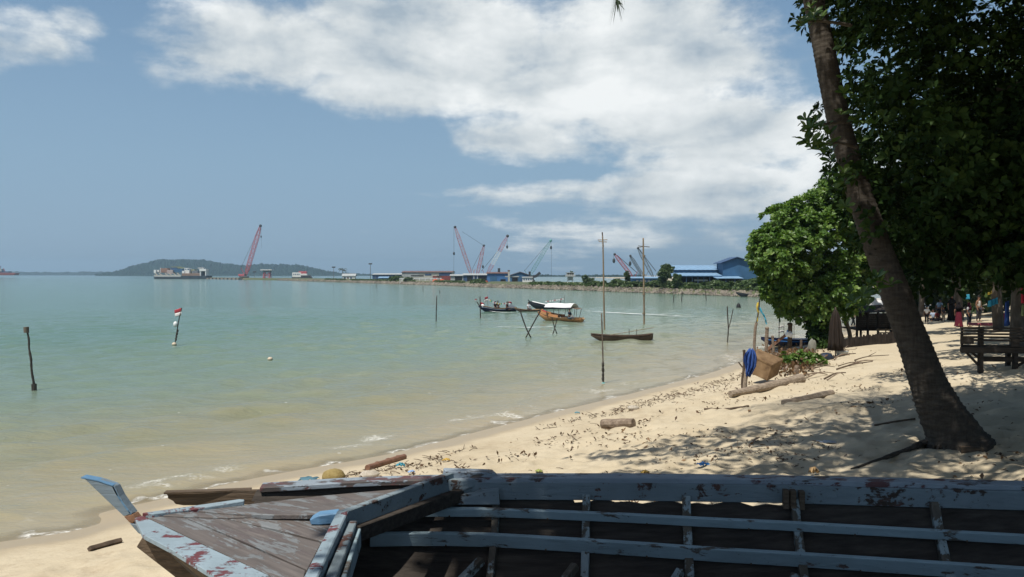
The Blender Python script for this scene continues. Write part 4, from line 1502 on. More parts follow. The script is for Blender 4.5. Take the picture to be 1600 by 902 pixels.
# red hulled ship at the left edge
DR = 980
p = PD(2, 429, DR)
p.z = 0
r_ = thing('red_ship', 'red and dark hulled ship at the far left on the horizon', 'ship', p)
mb = MB()
mb.slab([PD(u, v, DR) for u, v in ((-34, 430.6), (-36, 425.8), (10, 426.3), (24, 427.0), (22, 430.2))], Vector((0, 9, 0)))
mb.build('hull', flat('ship_red', (.22, .07, .06)), r_, bevel=.2)
MB().box(PD(-1, 423, DR + 4), (9, 6, 4.4)).build('wheelhouse', m_grey, r_, bevel=.1)
MB().box(PD(9, 425.2, DR + 4), (11, 6, 1.4)).build('cargo', m_navy, r_)
MB().tube([PD(1, 422, DR + 4), PD(1, 415.5, DR + 4)], .35, 6).build('mast', m_greysteel, r_)
MB().tube([PD(9, 426, DR + 2), PD(5, 419.5, DR + 2)], .3, 6).build('derrick', m_redp, r_)

# ------------------------------------------------------------------ trees and bushes of the far shore
BUSH = [bush_mesh('bush_leaves', 3.4, 2.2, 46, 0.55, 20 + i) for i in range(4)]
rg = np.random.default_rng(9)


def bush_place(u):
    marks = [(600, 'site hut'), (632, 'left end of the pale boundary wall'), (686, 'orange tanks'), (742, 'dark open shed'), (795, 'brown pillar'), (824, 'white cabin'), (851, 'excavator arm'), (891, 'watch tower'), (943, 'nearer tall pole'),
             (979, 'wispy tree'), (1005, 'taller single crossbar pole'), (1040, 'round dark tree'), (1085, 'middle of the warehouse'), (1125, 'foot of the gabled warehouse block'), (1165, 'right edge of the warehouse')]
    m_ = min(marks, key=lambda q: abs(q[0] - u))
    return ('just left of' if u < m_[0] - 3 else 'just right of' if u > m_[0] + 3 else 'right below') + ' the ' + m_[1]


seen_ = {}
spots = [(613, 439, 2.2), (622, 439, 2.4), (640, 441, 1.8), (636, 442, 1.4), (745, 444, 1.6), (752, 444, 1.5), (738, 444, 1.2), (858, 445, 1.0), (846, 446, 1.0), (872, 446, 1.0),
         (931, 449, 1.4), (943, 450, 1.3), (964, 450, 2.0), (975, 451, 1.5), (992, 451, 1.4), (1005, 452, 1.3), (1015, 451.5, 1.4), (1028, 452, 1.6), (1045, 453, 1.6), (1060, 453.5, 1.5), (1072, 454, 1.3),
         (1083, 453, 1.3), (1093, 452, 1.2), (1106, 453, 1.5), (1118, 454, 1.9), (1126, 456, 1.7), (1140, 455, 1.3), (1146, 456, 1.5), (1160, 454, 1.8), (1172, 455, 2.0), (1184, 456, 2.2), (1200, 458, 2.4), (1222, 459, 2.6)]
for i, (u, v, s) in enumerate(spots):
    D = PZ(u, float(np.interp(u, [q[0] for q in FAR_PX], [q[1] for q in FAR_PX])), 0).y + rg.uniform(4.5, 9)
    p = PD(u, v, D)
    lb = bush_place(u)
    seen_[lb] = seen_.get(lb, 0) + 1
    ordn = ['', 'second ', 'third ', 'fourth ', 'fifth ', 'sixth ', 'seventh ', 'eighth '][seen_[lb] - 1]
    r_ = thing('bush', ordn + ('small ' if s < 1.35 else 'large ' if s > 1.75 else '') + 'bank bush ' + lb, 'bush', (p.x, p.y, 1.15), 'bushes along the far bank')
    ob = link('foliage', BUSH[i % 4], r_)
    ob.scale = (s * .66, s * .66, s * .46)
    ob.rotation_euler = (0, 0, rg.uniform(0, 6))
    st = MB()
    for k in range(3):
        a = rg.uniform(0, 6.28)
        st.tube([r_.location, Vector(r_.location) + Vector((math.cos(a) * .5, math.sin(a) * .5, .9))], [.06, .03], 4)
    st.build('stem', m_bark, r_)


def far_tree(label, u, vb, w_px, v_top, D, seed, trunk_h=.35, n=150, L=.5, cat='tree', name='tree'):
    p = PD(u, vb, D)
    h = PD(u, v_top, D).z - p.z
    w = w_px / 1250 * D
    rg = np.random.default_rng(seed)
    r_ = thing(name, label, cat, p)
    bl = []
    for _ in range(9):
        a, q = rg.uniform(0, 6.28), rg.uniform(0, .34)
        zz = rg.uniform(trunk_h + .12, .84)
        bl.append(((q * w * math.cos(a), q * w * math.sin(a) * .8, h * zz), (w * .22, w * .22, h * .15), 1))
    C, N, H = crown_points(bl, n, 8, rg, .3, w * .07, .5)
    V, Tq, Hh = rosettes(C, N, 5, L, L * .55, rg, hue=H)
    cr = link('crown', np_mesh('crown', V, Tq, m_bush, {'hue': Hh}, False, 3), r_)
    tk = MB()
    tk.tube([p + Vector((0, 0, -.3)), p + Vector((.1, 0, h * .3)), p + Vector((0, 0, h * .6))], [w * .035, w * .028, w * .012], 6)
    tk.build('trunk', m_bark, r_)
    for b_ in bl[:5]:
        MB().tube([p + Vector((0, 0, h * .3)), p + Vector(b_[0])], [w * .016, w * .006], 5).build('branch', m_bark, r_)
    return r_


far_tree('round dark green tree at the left end of the warehouse', 1040, 447, 27, 413, 168, 31, .12, 230, .45)
far_tree('smaller green tree in front of the left warehouse wall', 1058, 448, 17, 428, 164, 32, .1, 110, .42)
far_tree('sparse dark tree right of the watch tower', 918, 445, 20, 430, 205, 33, .2, 70, .5)
far_tree('wispy grey green tree between the two tall poles', 979, 449, 9, 421, 185, 34, .1, 60, .4)
far_tree('dark low tree between the two tall poles', 961, 449, 12, 437, 188, 35, .1, 60, .4)


def frond(mb, base, az, ln, rise, sag, n=9, lw=.35, leaf_l=.8, seg_mi=0, seed=0, pair=16):
    """a feather palm frond: arching rachis with hanging leaflets on both sides"""
    rg = np.random.default_rng(seed)
    d = Vector((math.cos(az), math.sin(az), 0))
    pts = []
    for i in range(n + 1):
        f = i / n
        pts.append(Vector(base) + d * ln * (f - .18 * f * f) + Vector((0, 0, rise * math.sin(f * 1.9) * ln - sag * f * f * ln)))
    mb.tube(pts, [lw * .12 * (1 - .85 * i / n) + .004 for i in range(n + 1)], 5, 1)
    s = Vector((-d.y, d.x, 0))
    for j in range(pair):
        f = .12 + .88 * (j + rg.uniform(0, .6)) / pair
        x = f * n
        i = min(int(x), n - 1)
        c = pts[i].lerp(pts[i + 1], x - i)
        tdir = (pts[i + 1] - pts[i]).normalized()
        L = leaf_l * math.sin(math.pi * min(.98, .12 + f * .86)) ** .6 * rg.uniform(.85, 1.1)
        for sg in (-1, 1):
            dd = (s * sg * .75 + tdir * .6 + Vector((0, 0, -.32 + rg.uniform(-.2, .15)))).normalized()
            e = c + dd * L + Vector((0, 0, -.22 * L))
            m_ = c + dd * L * .5
            wv = tdir * lw * .10
            mb.add([c - wv * .5, c + wv * .5, m_ + wv * .6, m_ - wv * .6, e], [(0, 1, 2, 3), (3, 2, 4)], 0)


m_frond = leaf_mat('palm_fronds', (0.025, 0.05, 0.015), (0.05, 0.09, 0.025), (0.09, 0.13, 0.04), .2)
for (u, vb, vt, D, lb) in ((535.5, 437, 418, 500, 'coconut palm standing on the grassy spit'), (686, 443, 429.5, 312, 'short young palm in front of the orange tanks')):
    p = PD(u, vb, D)
    h = PD(u, vt, D).z - p.z
    r_ = thing('palm_tree', lb, 'palm tree', p)
    ph = h * .72
    MB().tube([p + Vector((0, 0, -.3)), p + Vector((.1, 0, ph * .5)), p + Vector((0, 0, ph))], [.32 * h / 7, .22 * h / 7, .2 * h / 7], 7).build('trunk', m_bark, r_)
    for k in range(13):
        mb = MB()
        frond(mb, p + Vector((0, 0, ph)), k * 2.4, h * .46, rg.uniform(.15, .75), rg.uniform(.3, .6), 6, h * .10, h * .16, seed=k, pair=9)
        ob = mb.build('frond', [m_frond, m_bark], r_)

# ------------------------------------------------------------------ the hazy air
m_haze = bpy.data.materials.new('hazy_air')
m_haze.use_nodes = True
T = NT(m_haze.node_tree)
o = T.new('ShaderNodeOutputMaterial')
pv = T.new('ShaderNodeVolumePrincipled')
pv.inputs['Color'].default_value = (0.57, 0.81, 1.0, 1)
pv.inputs['Density'].default_value = 0.00022
pv.inputs['Anisotropy'].default_value = 0.25
T.l.new(pv.outputs[0], o.inputs['Volume'])
tag(MB().box((0, 2400, 45), (11400, 6400, 102)).build('haze', m_haze, org=(0, 2400, 45)), kind='stuff')

# ------------------------------------------------------------------ people
SKIN = flat('brown_skin', (0.20, 0.105, 0.065), 0.6, 0.08, 20)
HAIR = flat('black_hair', (0.012, 0.010, 0.009), 0.5)
EYES = flat('eye', (0.03, 0.025, 0.02), 0.3)
CLOTH = {}


def cloth(c):
    if c not in CLOTH:
        CLOTH[c] = mat('cloth_%d' % len(CLOTH), [(0.3, tuple(x * .78 for x in c)), (0.7, c)], 14, 0.9, 0.35, 9, detail=4, spec=.1)
    return CLOTH[c]


def skin_obj(name, chains, mat_, parent, root_i=0, sub=1):
    """chains of (point, radius); points that coincide are one joint; grown with a skin modifier"""
    pts, rad, idx, ed = [], [], {}, []
    for ch in chains:
        prev = None
        for p, r in ch:
            k = tuple(round(x, 4) for x in p)
            if k not in idx:
                idx[k] = len(pts)
                pts.append(k)
                rad.append(r)
            i = idx[k]
            if prev is not None and prev != i:
                ed.append((prev, i))
            prev = i
    me = bpy.data.meshes.new(name)
    me.from_pydata(pts, ed, [])
    me.materials.append(mat_)
    ob = bpy.data.objects.new(name, me)
    COL.objects.link(ob)
    ob.parent = parent
    ORG[ob.name] = ORG[parent.name]
    md = ob.modifiers.new('skin', 'SKIN')
    md.use_smooth_shade = True
    for i, sv in enumerate(me.skin_vertices[0].data):
        r = rad[i]
        sv.radius = r if isinstance(r, tuple) else (r, r)
        sv.use_root = (i == root_i)
    s = ob.modifiers.new('sub', 'SUBSURF')
    s.levels = s.render_levels = sub
    return ob


def person(label, loc, rz, pose='stand', h=1.6, shirt=None, legs=None, skirt=None, scarf=None, sleeves=True, lean=0.0, group=None, hat=None, arm=0.0):
    """a figure facing -y before turning; pose stand, walk or sit"""
    r_ = thing('person', label, 'person', loc, group)
    r_.rotation_euler = (0, 0, rz)
    q = h / 1.6
    ORG[r_.name] = Vector((0, 0, 0))
    sit = pose == 'sit'
    hz = 0.16 if sit else 0.83
    V_ = lambda x, y, z: (x * q, y * q, z * q)
    lf = lambda z: lean * (z - hz)          # forward lean of the trunk
    tr = lambda x, z, y=0.0: V_(x, y - lf(z), z)
    pel, wai, che, nec = tr(0, hz + .05), tr(0, hz + .22), tr(0, hz + .42), tr(0, hz + .55)
    head0, head1 = tr(0, hz + .62, -.01), tr(0, hz + .72, -.015)
    body = [[(pel, (.125 * q, .095 * q)), (wai, (.115 * q, .085 * q)), (che, (.14 * q, .095 * q)), (nec, .05 * q), (head0, (.068 * q, .078 * q)), (head1, (.066 * q, .076 * q))]]
    sh, tro = [[(pel, (.14 * q, .115 * q)), (wai, (.13 * q, .105 * q)), (che, (.155 * q, .115 * q)), (tr(0, hz + .51), .075 * q)]], []
    for s in (-1, 1):
        sho = tr(.16 * s, hz + .475)
        if sit:
            elb, wri = tr(.22 * s, hz + .24, -.08), tr(.14 * s, hz + .12, -.27)
        else:
            sw = .10 * s if pose == 'walk' else 0.0
            elb, wri = tr(.215 * s, hz + .23, .02 + sw), tr(.215 * s, hz + .02, -.06 + sw * 1.4 - arm)
            if arm > .2:
                wri = tr(.17 * s, hz + .27, -.28)
        body.append([(che, (.14 * q, .095 * q)), (sho, .056 * q), (elb, .040 * q), (wri, .027 * q)])
        w = Vector(wri)
        dd = (w - Vector(elb)).normalized()
        sd = Vector((0, 1, 0)) if not sit else Vector((1, 0, 0))
        palm = w + dd * .06 * q
        pk = tuple(palm)
        body[-1].append((pk, (.036 * q, .016 * q)))
        for f, (o_, ln) in enumerate(((-.032, .062), (-.011, .075), (.011, .072), (.032, .055))):
            k1 = palm + sd * o_ * q + dd * .045 * q
            k2 = k1 + dd * ln * .5 * q + Vector((-.008 * s, -.006, 0)) * q
            body.append([(pk, (.036 * q, .016 * q)), (tuple(k1), .009 * q), (tuple(k2), .0075 * q)])
        th = w + dd * .02 * q - sd * .04 * q
        body.append([(wri, .027 * q), (tuple(th), .011 * q), (tuple(th + dd * .035 * q - sd * .012 * q), .009 * q)])
        if sleeves:
            mid = Vector(sho).lerp(Vector(elb), .72)
            sh.append([(che, (.155 * q, .115 * q)), (sho, .075 * q), (tuple(mid), .062 * q)])
        hip = V_(.085 * s, 0, hz - .01)
        if sit:
            kne, ank, toe = V_(.17 * s, -.36, .24), V_(.06 * s, -.20 - .09 * s, .05), V_(.02 * s, -.36 - .09 * s, .035)
        else:
            st = .17 * s if pose == 'walk' else .03 * s
            kne, ank = V_(.095 * s, -.02 - st * .45, .45), V_(.095 * s, .03 - st, .08)
            toe = (ank[0] + .02 * s * q, ank[1] - .15 * q, .03 * q)
        body.append([(pel, (.125 * q, .095 * q)), (hip, .085 * q), (kne, .055 * q), (ank, .036 * q), (toe, (.042 * q, .024 * q))])
        if legs:
            end = Vector(kne).lerp(Vector(ank), .85 if legs[1] else .1)
            tro.append([(pel, (.145 * q, .118 * q)), (hip, .102 * q), (kne, .078 * q), (tuple(end), .066 * q)] if legs[1] else [(pel, (.145 * q, .118 * q)), (hip, .105 * q), (tuple(end), .085 * q)])
    skin_obj('body', body, SKIN, r_)
    if shirt:
        skin_obj('shirt', sh, cloth(shirt), r_)
    if tro:
        skin_obj('trousers', tro, cloth(legs[0]), r_)
    O_ = Vector((0, 0, 0))
    hc = Vector(head1)
    if skirt:
        mb = MB()
        if sit:
            mb.ball(V_(0, -.18, .13), (.30 * q, .34 * q, .16 * q), 16, 8, wob=.05)
        else:
            rows = []
            for z, rr in ((hz + .20, .14), (hz + .05, .175), (.5, .21), (.2, .25), (.05, .28)):
                rows.append([(rr * q * (1 + .05 * math.sin(a * 7 * math.pi / 10)) * math.cos(a * math.pi / 10), rr * .8 * q * math.sin(a * math.pi / 10), z * q) for a in range(21)])
            mb.grid(rows)
        mb.build('skirt', cloth(skirt), r_, smooth=True)
    if scarf:
        mb = MB()
        mb.ball(hc + Vector((0, .012, .0)) * q, (.088 * q, .10 * q, .115 * q), 14, 9)
        mb.tube([Vector(tr(0, hz + .66, .0)), Vector(tr(0, hz + .52, .0)), Vector(tr(0, hz + .30, .02))], [.085 * q, .14 * q, .19 * q], 14)
        mb.build('headscarf', cloth(scarf), r_, smooth=True)
        mb = MB()
        mb.ball(hc + Vector((0, -.055, -.005)) * q, (.055 * q, .045 * q, .075 * q), 12, 8)
        mb.build('face', SKIN, r_, smooth=True)
    else:
        mb = MB()
        mb.ball(hc + Vector((0, .02, .03)) * q, (.080 * q, .088 * q, .085 * q), 14, 8)
        mb.build('hair', cloth(hat) if hat else HAIR, r_, smooth=True)
        mb = MB()
        for s in (-1, 1):
            mb.ball(hc + Vector((.072 * s, .0, -.02)) * q, (.012 * q, .022 * q, .032 * q), 8, 6)
        mb.build('ears', SKIN, r_, smooth=True)
    mb = MB()
    for s in (-1, 1):
        mb.ball(hc + Vector((.027 * s, -.076 - (.02 if scarf else 0), .0)) * q, (.012 * q, .008 * q, .008 * q), 8, 6)
    mb.build('eyes', EYES, r_)
    mb = MB()
    mb.rail([hc + Vector((0, -.072, .005)) * q, hc + Vector((0, -.094 - (.012 if scarf else 0), -.03)) * q, hc + Vector((0, -.075, -.035)) * q], [.014 * q, .024 * q, .02 * q], .012 * q)
    mb.build('nose', SKIN, r_)
    mb = MB()
    mb.rail([hc + Vector((-.022, -.074 - (.02 if scarf else 0), -.052)) * q, hc + Vector((.022, -.074 - (.02 if scarf else 0), -.052)) * q], .008 * q, .008 * q)
    mb.build('mouth', flat('lips', (.18, .06, .05)) if 'lips' not in bpy.data.materials else bpy.data.materials['lips'], r_)
    return r_


# ------------------------------------------------------------------ flags and small boats
m_flagred = cloth((0.40, 0.06, 0.075))
m_flagwhite = cloth((0.74, 0.72, 0.70))
m_yellow = cloth((0.62, 0.46, 0.08))
m_cyan = cloth((0.06, 0.36, 0.52))
m_greenc = cloth((0.05, 0.30, 0.14))


def flag(name, label, top, w, h, sag, parent=None, ang=0.0, two=True, cat='flag', cols=None, pole_r=0.02, pole_to=None):
    """a red over white cloth hanging from its pole, as two strips"""
    top = Vector(top)
    d = Vector((math.cos(ang), math.sin(ang), 0))
    s = Vector((-d.y, d.x, 0))
    if parent is None:
        r_ = thing(name, label, cat, pole_to or top)
        MB().tube([Vector(pole_to), top + Vector((0, 0, .03))], pole_r, 6).build('pole', m_polew, r_)
    else:
        r_ = parent
    cols = cols or (m_flagred, m_flagwhite)
    for k, cm in enumerate(cols):
        rows = []
        for j in range(4):
            v = (k + j / 3) / len(cols)
            rows.append([top + d * w * i / 7 + Vector((0, 0, -h * v - sag * (i / 7) ** 1.4)) + s * (.10 * w * math.sin(i * 1.1 + v * 2)) for i in range(8)])
        mb = MB()
        mb.grid(rows)
        mb.build('flag_stripe', cm, r_, solid=.006, smooth=True)
    return r_


m_polew = mat('weathered_pole', [(0.3, (0.07, 0.055, 0.045)), (0.7, (0.17, 0.14, 0.11))], 2, .85, .5, 8, (4, 4, .6))
m_poled = mat('dark_wet_pole', [(0.3, (0.025, 0.022, 0.02)), (0.7, (0.075, 0.065, 0.055))], 3, .7, .6, 9, (4, 4, .8))
m_bamboo = mat('bamboo_pole', [(0.3, (0.16, 0.115, 0.07)), (0.7, (0.30, 0.23, 0.15))], 1.2, .65, .3, 6, (3, 3, .6))
m_float = flat('turquoise_float', (.10, .40, .42), .45)
m_ivory = flat('ivory_float', (.58, .48, .36), .5)
m_plas = flat('white_plastic', (.74, .75, .75), .4, .05)


def wp(u, v):
    p = PZ(u, v, 0.0)
    return p


def stake(label, px, r0, r1, m_=None, name='stake', group='poles and stakes standing in the water', lean_y=0.0, knots=True, cat='stake', extra=None):
    """a pole in the water drawn from its waterline to its top (picture points), standing at the waterline's distance"""
    b_ = wp(*px[0])
    D = b_.y
    r_ = thing(name, label, cat, (b_.x, b_.y, 0), group)
    pts = [b_ + Vector((0, 0, -.9))] + [b_] + [PD(u, v, D + lean_y * i) for i, (u, v) in enumerate(px[1:])]
    n = len(pts)
    path = spline(pts, 4)
    r0, r1 = r0 * .68, r1 * .68
    rr = [r0 + (r1 - r0) * i / (len(path) - 1) for i in range(len(path))]
    if knots:
        rr = [x * random.uniform(.85, 1.18) for x in rr]
    MB().tube(path, rr, 8, wob=.06).build('shaft', m_ or m_poled, r_, smooth=True)
    if extra:
        extra(r_, D)
    return r_


def k_(D):
    return D / 1250


def ex_top(r_, D):
    p = PD(41.5, 515, D)
    MB().tube([PD(41.4, 520, D), PD(41, 511, D)], .085, 9, wob=.1).build('knob', m_polew, r_)
    MB().tube([PD(53.5, 612, D), PD(53, 600, D)], .085, 9, wob=.15).build('barnacle_collar', m_poled, r_)


stake('crooked dark stake with a broken off knob, in the water nearest the left edge', [(53.5, 610), (53, 600), (49.5, 580), (48.5, 562), (45.5, 545), (45, 530), (41, 512)], .06, .05, extra=ex_top)
stake('slim upright stake in the middle of the bay', [(681.5, 503), (681.8, 482), (682.5, 462)], .09, .05)
stake('stake standing in front of the navy flagged boat', [(750.8, 497), (750.4, 480), (750, 463.5)], .085, .06)
for (u, v0, v1, lb, du) in ((588, 450, 443, 'tiny stake below the grassy spit', 1), (661, 455, 447, 'tiny stake below the boundary wall, left of two', 0), (687, 458.5, 453.5, 'tiny stake below the orange tanks, right of two', 0),
                            (1052, 473, 460.5, 'thin slanting stake in front of the round dark tree', 1.2), (1065, 471.5, 456, 'thick slanting stake in front of the smaller warehouse tree', 1.0), (1103.5, 469.5, 453, 'stake with a thickened foot in front of the warehouse', -1.6),
                            (1118.5, 462.8, 457, 'very small stake in front of the gabled block', 0), (876, 480, 470, 'thin stake behind the orange boat canopy', 0)):
    stake(lb, [(u, v0), (u + du * .5, (v0 + v1) / 2), (u + du, v1)], .13 if u in (1065, 1103.5) else .08, .08, knots=False)


def cross_top(u, v, w, D, r_, m_, dy=0):
    MB().tube([PD(u - w, v + dy, D), PD(u + w, v - dy, D)], .03, 6).build('crossbar', m_, r_)


def ex_a(r_, D):
    cross_top(941.5, 375, 7.5, D, r_, m_bamboo, .2)
    cross_top(941.8, 378, 6.5, D, r_, m_bamboo, -.3)
    MB().tube([PD(942.6, 386, D), PD(941, 363, D)], .045, 7).build('top_piece', m_polew, r_)


stake('tall bamboo pole topped by a double crossbar', [(944.5, 516), (943.6, 470), (942.8, 420), (942.2, 385), (941.4, 369)], .105, .065, m_bamboo, extra=ex_a, knots=False, name='tall_pole', cat='pole')


def ex_b(r_, D):
    cross_top(1006, 385.3, 9, D, r_, m_poled, -.8)
    MB().tube([PD(996.5, 387, D), PD(1004, 386, D)], .02, 5).build('cord', m_poled, r_)
    for v in (400, 430, 460, 490):
        MB().tube([PD(1006, v + 1, D), PD(1006, v - 1, D)], .125, 8).build('node', m_bamboo, r_)


stake('tall bamboo pole with a single crossbar near its top', [(1006.5, 509), (1006.2, 470), (1005.6, 420), (1005.2, 390), (1005, 372)], .115, .085, m_bamboo, extra=ex_b, knots=False, name='tall_pole', cat='pole')


def ex_c(r_, D):
    MB().ball(PD(943, 600.5, D), (.085, .085, .065), 14, 10).build('float', m_float, r_, smooth=True)
    for v, s in ((570, .05), (578, .055), (586, .045), (592, .05)):
        MB().ball(PD(942.2, v, D), (s, s, s * 2.2), 8, 6, wob=.12).build('weed_clump', m_poled, r_)


stake('shorter pole with a turquoise float at its foot, nearest the sand', [(942.9, 599), (942.2, 570), (941.5, 540), (940.6, 510), (940, 489)], .04, .034, m_polew, extra=ex_c, name='float_pole', cat='pole')
# crossed pairs
for pr_, lb in ((((821, 528), (844.5, 483)), ((829.5, 528), (826, 515), (812.5, 484))), (((864, 522.5), (869.5, 504)), ((870.5, 522.5), (866.5, 508), (862, 490)))), ('left', 'right'):
    pass
for i, (A, B, lb) in enumerate((([(821.5, 528), (833, 506), (844.5, 486)], [(829.8, 528), (823, 515), (816, 496), (812.5, 484)], 'crossed pair of stakes left of the orange boat stern, the larger pair'),
                                ([(863.6, 522.5), (867.5, 511), (870, 498)], [(870.8, 522.5), (866.8, 513), (862.5, 496)], 'small crossed pair of stakes in front of the orange boat'))):
    b_ = wp(*A[0])
    D = b_.y
    r_ = thing('crossed_stakes', lb, 'stake', (b_.x, b_.y, 0), 'poles and stakes standing in the water')
    for j, L_ in enumerate((A, B)):
        pts = [PD(u, v, D + (.12 if j else -.05)) for u, v in L_]
        pts = [pts[0] + (pts[0] - pts[1]) * .5] + pts
        MB().tube(spline(pts, 3), (.042 if i == 0 else .034), 7, wob=.08).build('shaft', m_poled, r_)
# forked twig
b_ = wp(1136.5, 537)
r_ = thing('forked_twig', 'thin forked twig standing in the shallows', 'stake', (b_.x, b_.y, 0), 'poles and stakes standing in the water')
MB().tube(spline([b_ + Vector((0, 0, -.4)), b_, PD(1138, 515, b_.y), PD(1137, 495, b_.y), PD(1136.4, 479, b_.y)], 3), .035, 6, wob=.1).build('shaft', m_poled, r_)
MB().tube(spline([PD(1138.2, 514, b_.y), PD(1142, 500, b_.y), PD(1145.5, 483, b_.y)], 3), .025, 6, wob=.1).build('branch', m_poled, r_)
# mooring bell
b_ = wp(1154, 481)
r_ = thing('mooring_buoy', 'black bell shaped buoy off the debris corner', 'buoy', (b_.x, b_.y, 0))
mb = MB()
mb.tube([b_ + Vector((0, 0, -.2)), b_ + Vector((0, 0, .05)), b_ + Vector((0, 0, .45)), b_ + Vector((0, 0, .52))], [.30, .30, .17, .10], 12)
mb.build('body', flat('black_rubber', (.012, .012, .014)), r_, smooth=True)
MB().tube([b_ + Vector((-.07, 0, .52)), b_ + Vector((0, 0, .62)), b_ + Vector((.07, 0, .52))], .02, 6).build('ring', m_steel, r_)
# flag buoy
b_ = wp(272.5, 539)
D = b_.y
r_ = thing('flag_buoy', 'fishing marker with a small red and white flag and a white ball on its pole', 'buoy', (b_.x, b_.y, 0))
MB().ball(PD(272.3, 538, D), (.13, .13, .11), 14, 10).build('float', m_ivory, r_, smooth=True)
MB().tube([PD(272.8, 541, D), PD(275, 527, D), PD(277.5, 512, D), PD(280, 497, D), PD(284, 481, D)], .028, 6).build('pole', m_poled, r_)
for j in range(4):
    MB().ball(PD(275 + j * .8, 530 - j * 4.5, D), (.06, .05, .10), 8, 6, wob=.2).build('rope_bundle', m_poled, r_)
MB().ball(PD(274.2, 507, D), (.12, .12, .17), 14, 10).build('bottle_float', m_plas, r_, smooth=True)
flag('', '', PD(284, 481.5, D), .46, .42, .12, parent=r_, ang=math.pi - .3)
b_ = wp(422, 562)
r_ = tag(MB().ball(b_ + Vector((0, 0, .03)), (.12, .12, .09), 14, 10).add(*[[], []]).build('net_float', m_ivory, org=b_, smooth=True), 'small pale round float alone on the open water', 'float')


def loft_hull(mb, L, B, H, sheer_b, sheer_s, n=18, dbow=.0, vee=.35, flare=.18, stern=.35, draft=.15, thick=.03):
    """open hull along +x (bow at +L/2); returns the sheer points of both sides"""
    rows, top = [], []
    for i in range(n + 1):
        f = i / n
        x = -L / 2 + L * f
        w = B / 2 * max(.02, (min(1, stern + (1 - stern) * min(1, f * 2.6)) * (1 - max(0, (f - .45) / .55) ** 2.2)))
        zt = H + sheer_b * max(0, (f - .4) / .6) ** 2.2 + sheer_s * max(0, (.35 - f) / .35) ** 2
        zb = -draft + (zt + draft) * max(0, (f - .72) / .28) ** 2.2 * .8 + max(0, (.18 - f) / .18) ** 2 * draft * 1.1
        xs = x + dbow * max(0, (f - .8) / .2) ** 2
        prof = []
        for k in range(9):
            a = -1 + k / 4
            yy = w * (1 if abs(a) > .99 else math.copysign(abs(a) ** .75, a) * (.80 + flare * abs(a)))
            zz = zb + (zt - zb) * (abs(a) ** (1.9))
            prof.append((xs, yy, zz))
        rows.append(prof)
        top.append((xs, w, zt))
    mb.grid(rows)
    c0 = len(mb.v)
    mb.add(rows[0], [tuple(range(9))])
    return top


def small_boat(name, label, loc, rz, L, B, H, sb, ss, m_hull, m_rim, m_in, group='small boats on the bay', dbow=.3, extras=None, sc=1.0):
    r_ = thing(name, label, 'boat', loc, group)
    ORG[r_.name] = Vector((0, 0, 0))
    r_.rotation_euler = (0, 0, rz)
    r_.scale = (sc, sc, sc)
    mb = MB()
    top = loft_hull(mb, L, B, H, sb, ss, dbow=dbow)
    mb.build('hull', m_hull, r_, smooth=True, solid=.035)
    for s in (-1, 1):
        MB().rail([(x, w * s, z + .015) for x, w, z in top], .07, .05).build('gunwale', m_rim, r_)
    mb = MB()
    n = len(top) - 1
    mb.grid([[(x, -w * .78, .06 + max(0, (z - H)) * .8), (x, w * .78, .06 + max(0, (z - H)) * .8)] for x, w, z in top[1:-3]])
    mb.build('floor', m_in, r_)
    for f in (.3, .55, .75):
        x, w, z = top[int(f * n)]
        MB().box((x, 0, z - .08), (.22, w * 1.9, .04)).build('thwart', m_in, r_)
    if extras:
        extras(r_, top)
    return r_


m_navyh = flat('navy_hull', (.016, .022, .06), .4)
m_orangeh = flat('orange_hull', (.50, .23, .10), .45, .1)
m_brownh = mat('brown_hull', [(0.3, (.07, .045, .03)), (0.7, (.15, .10, .07))], 3, .6, .3)
m_tan = flat('tan_wood', (.34, .22, .12), .6)
m_woodin = flat('boat_inside_wood', (.14, .10, .07), .8)
m_canvas = flat('white_canvas', (.80, .80, .79), .8, .03)
m_charcoal = flat('charcoal_hull', (.03, .035, .045), .5)
m_greyc = flat('grey_cover', (.33, .36, .42), .7)


def at_px(u, v, z=0.0):
    p = PZ(u, v, z)
    return Vector((p.x, p.y, z))


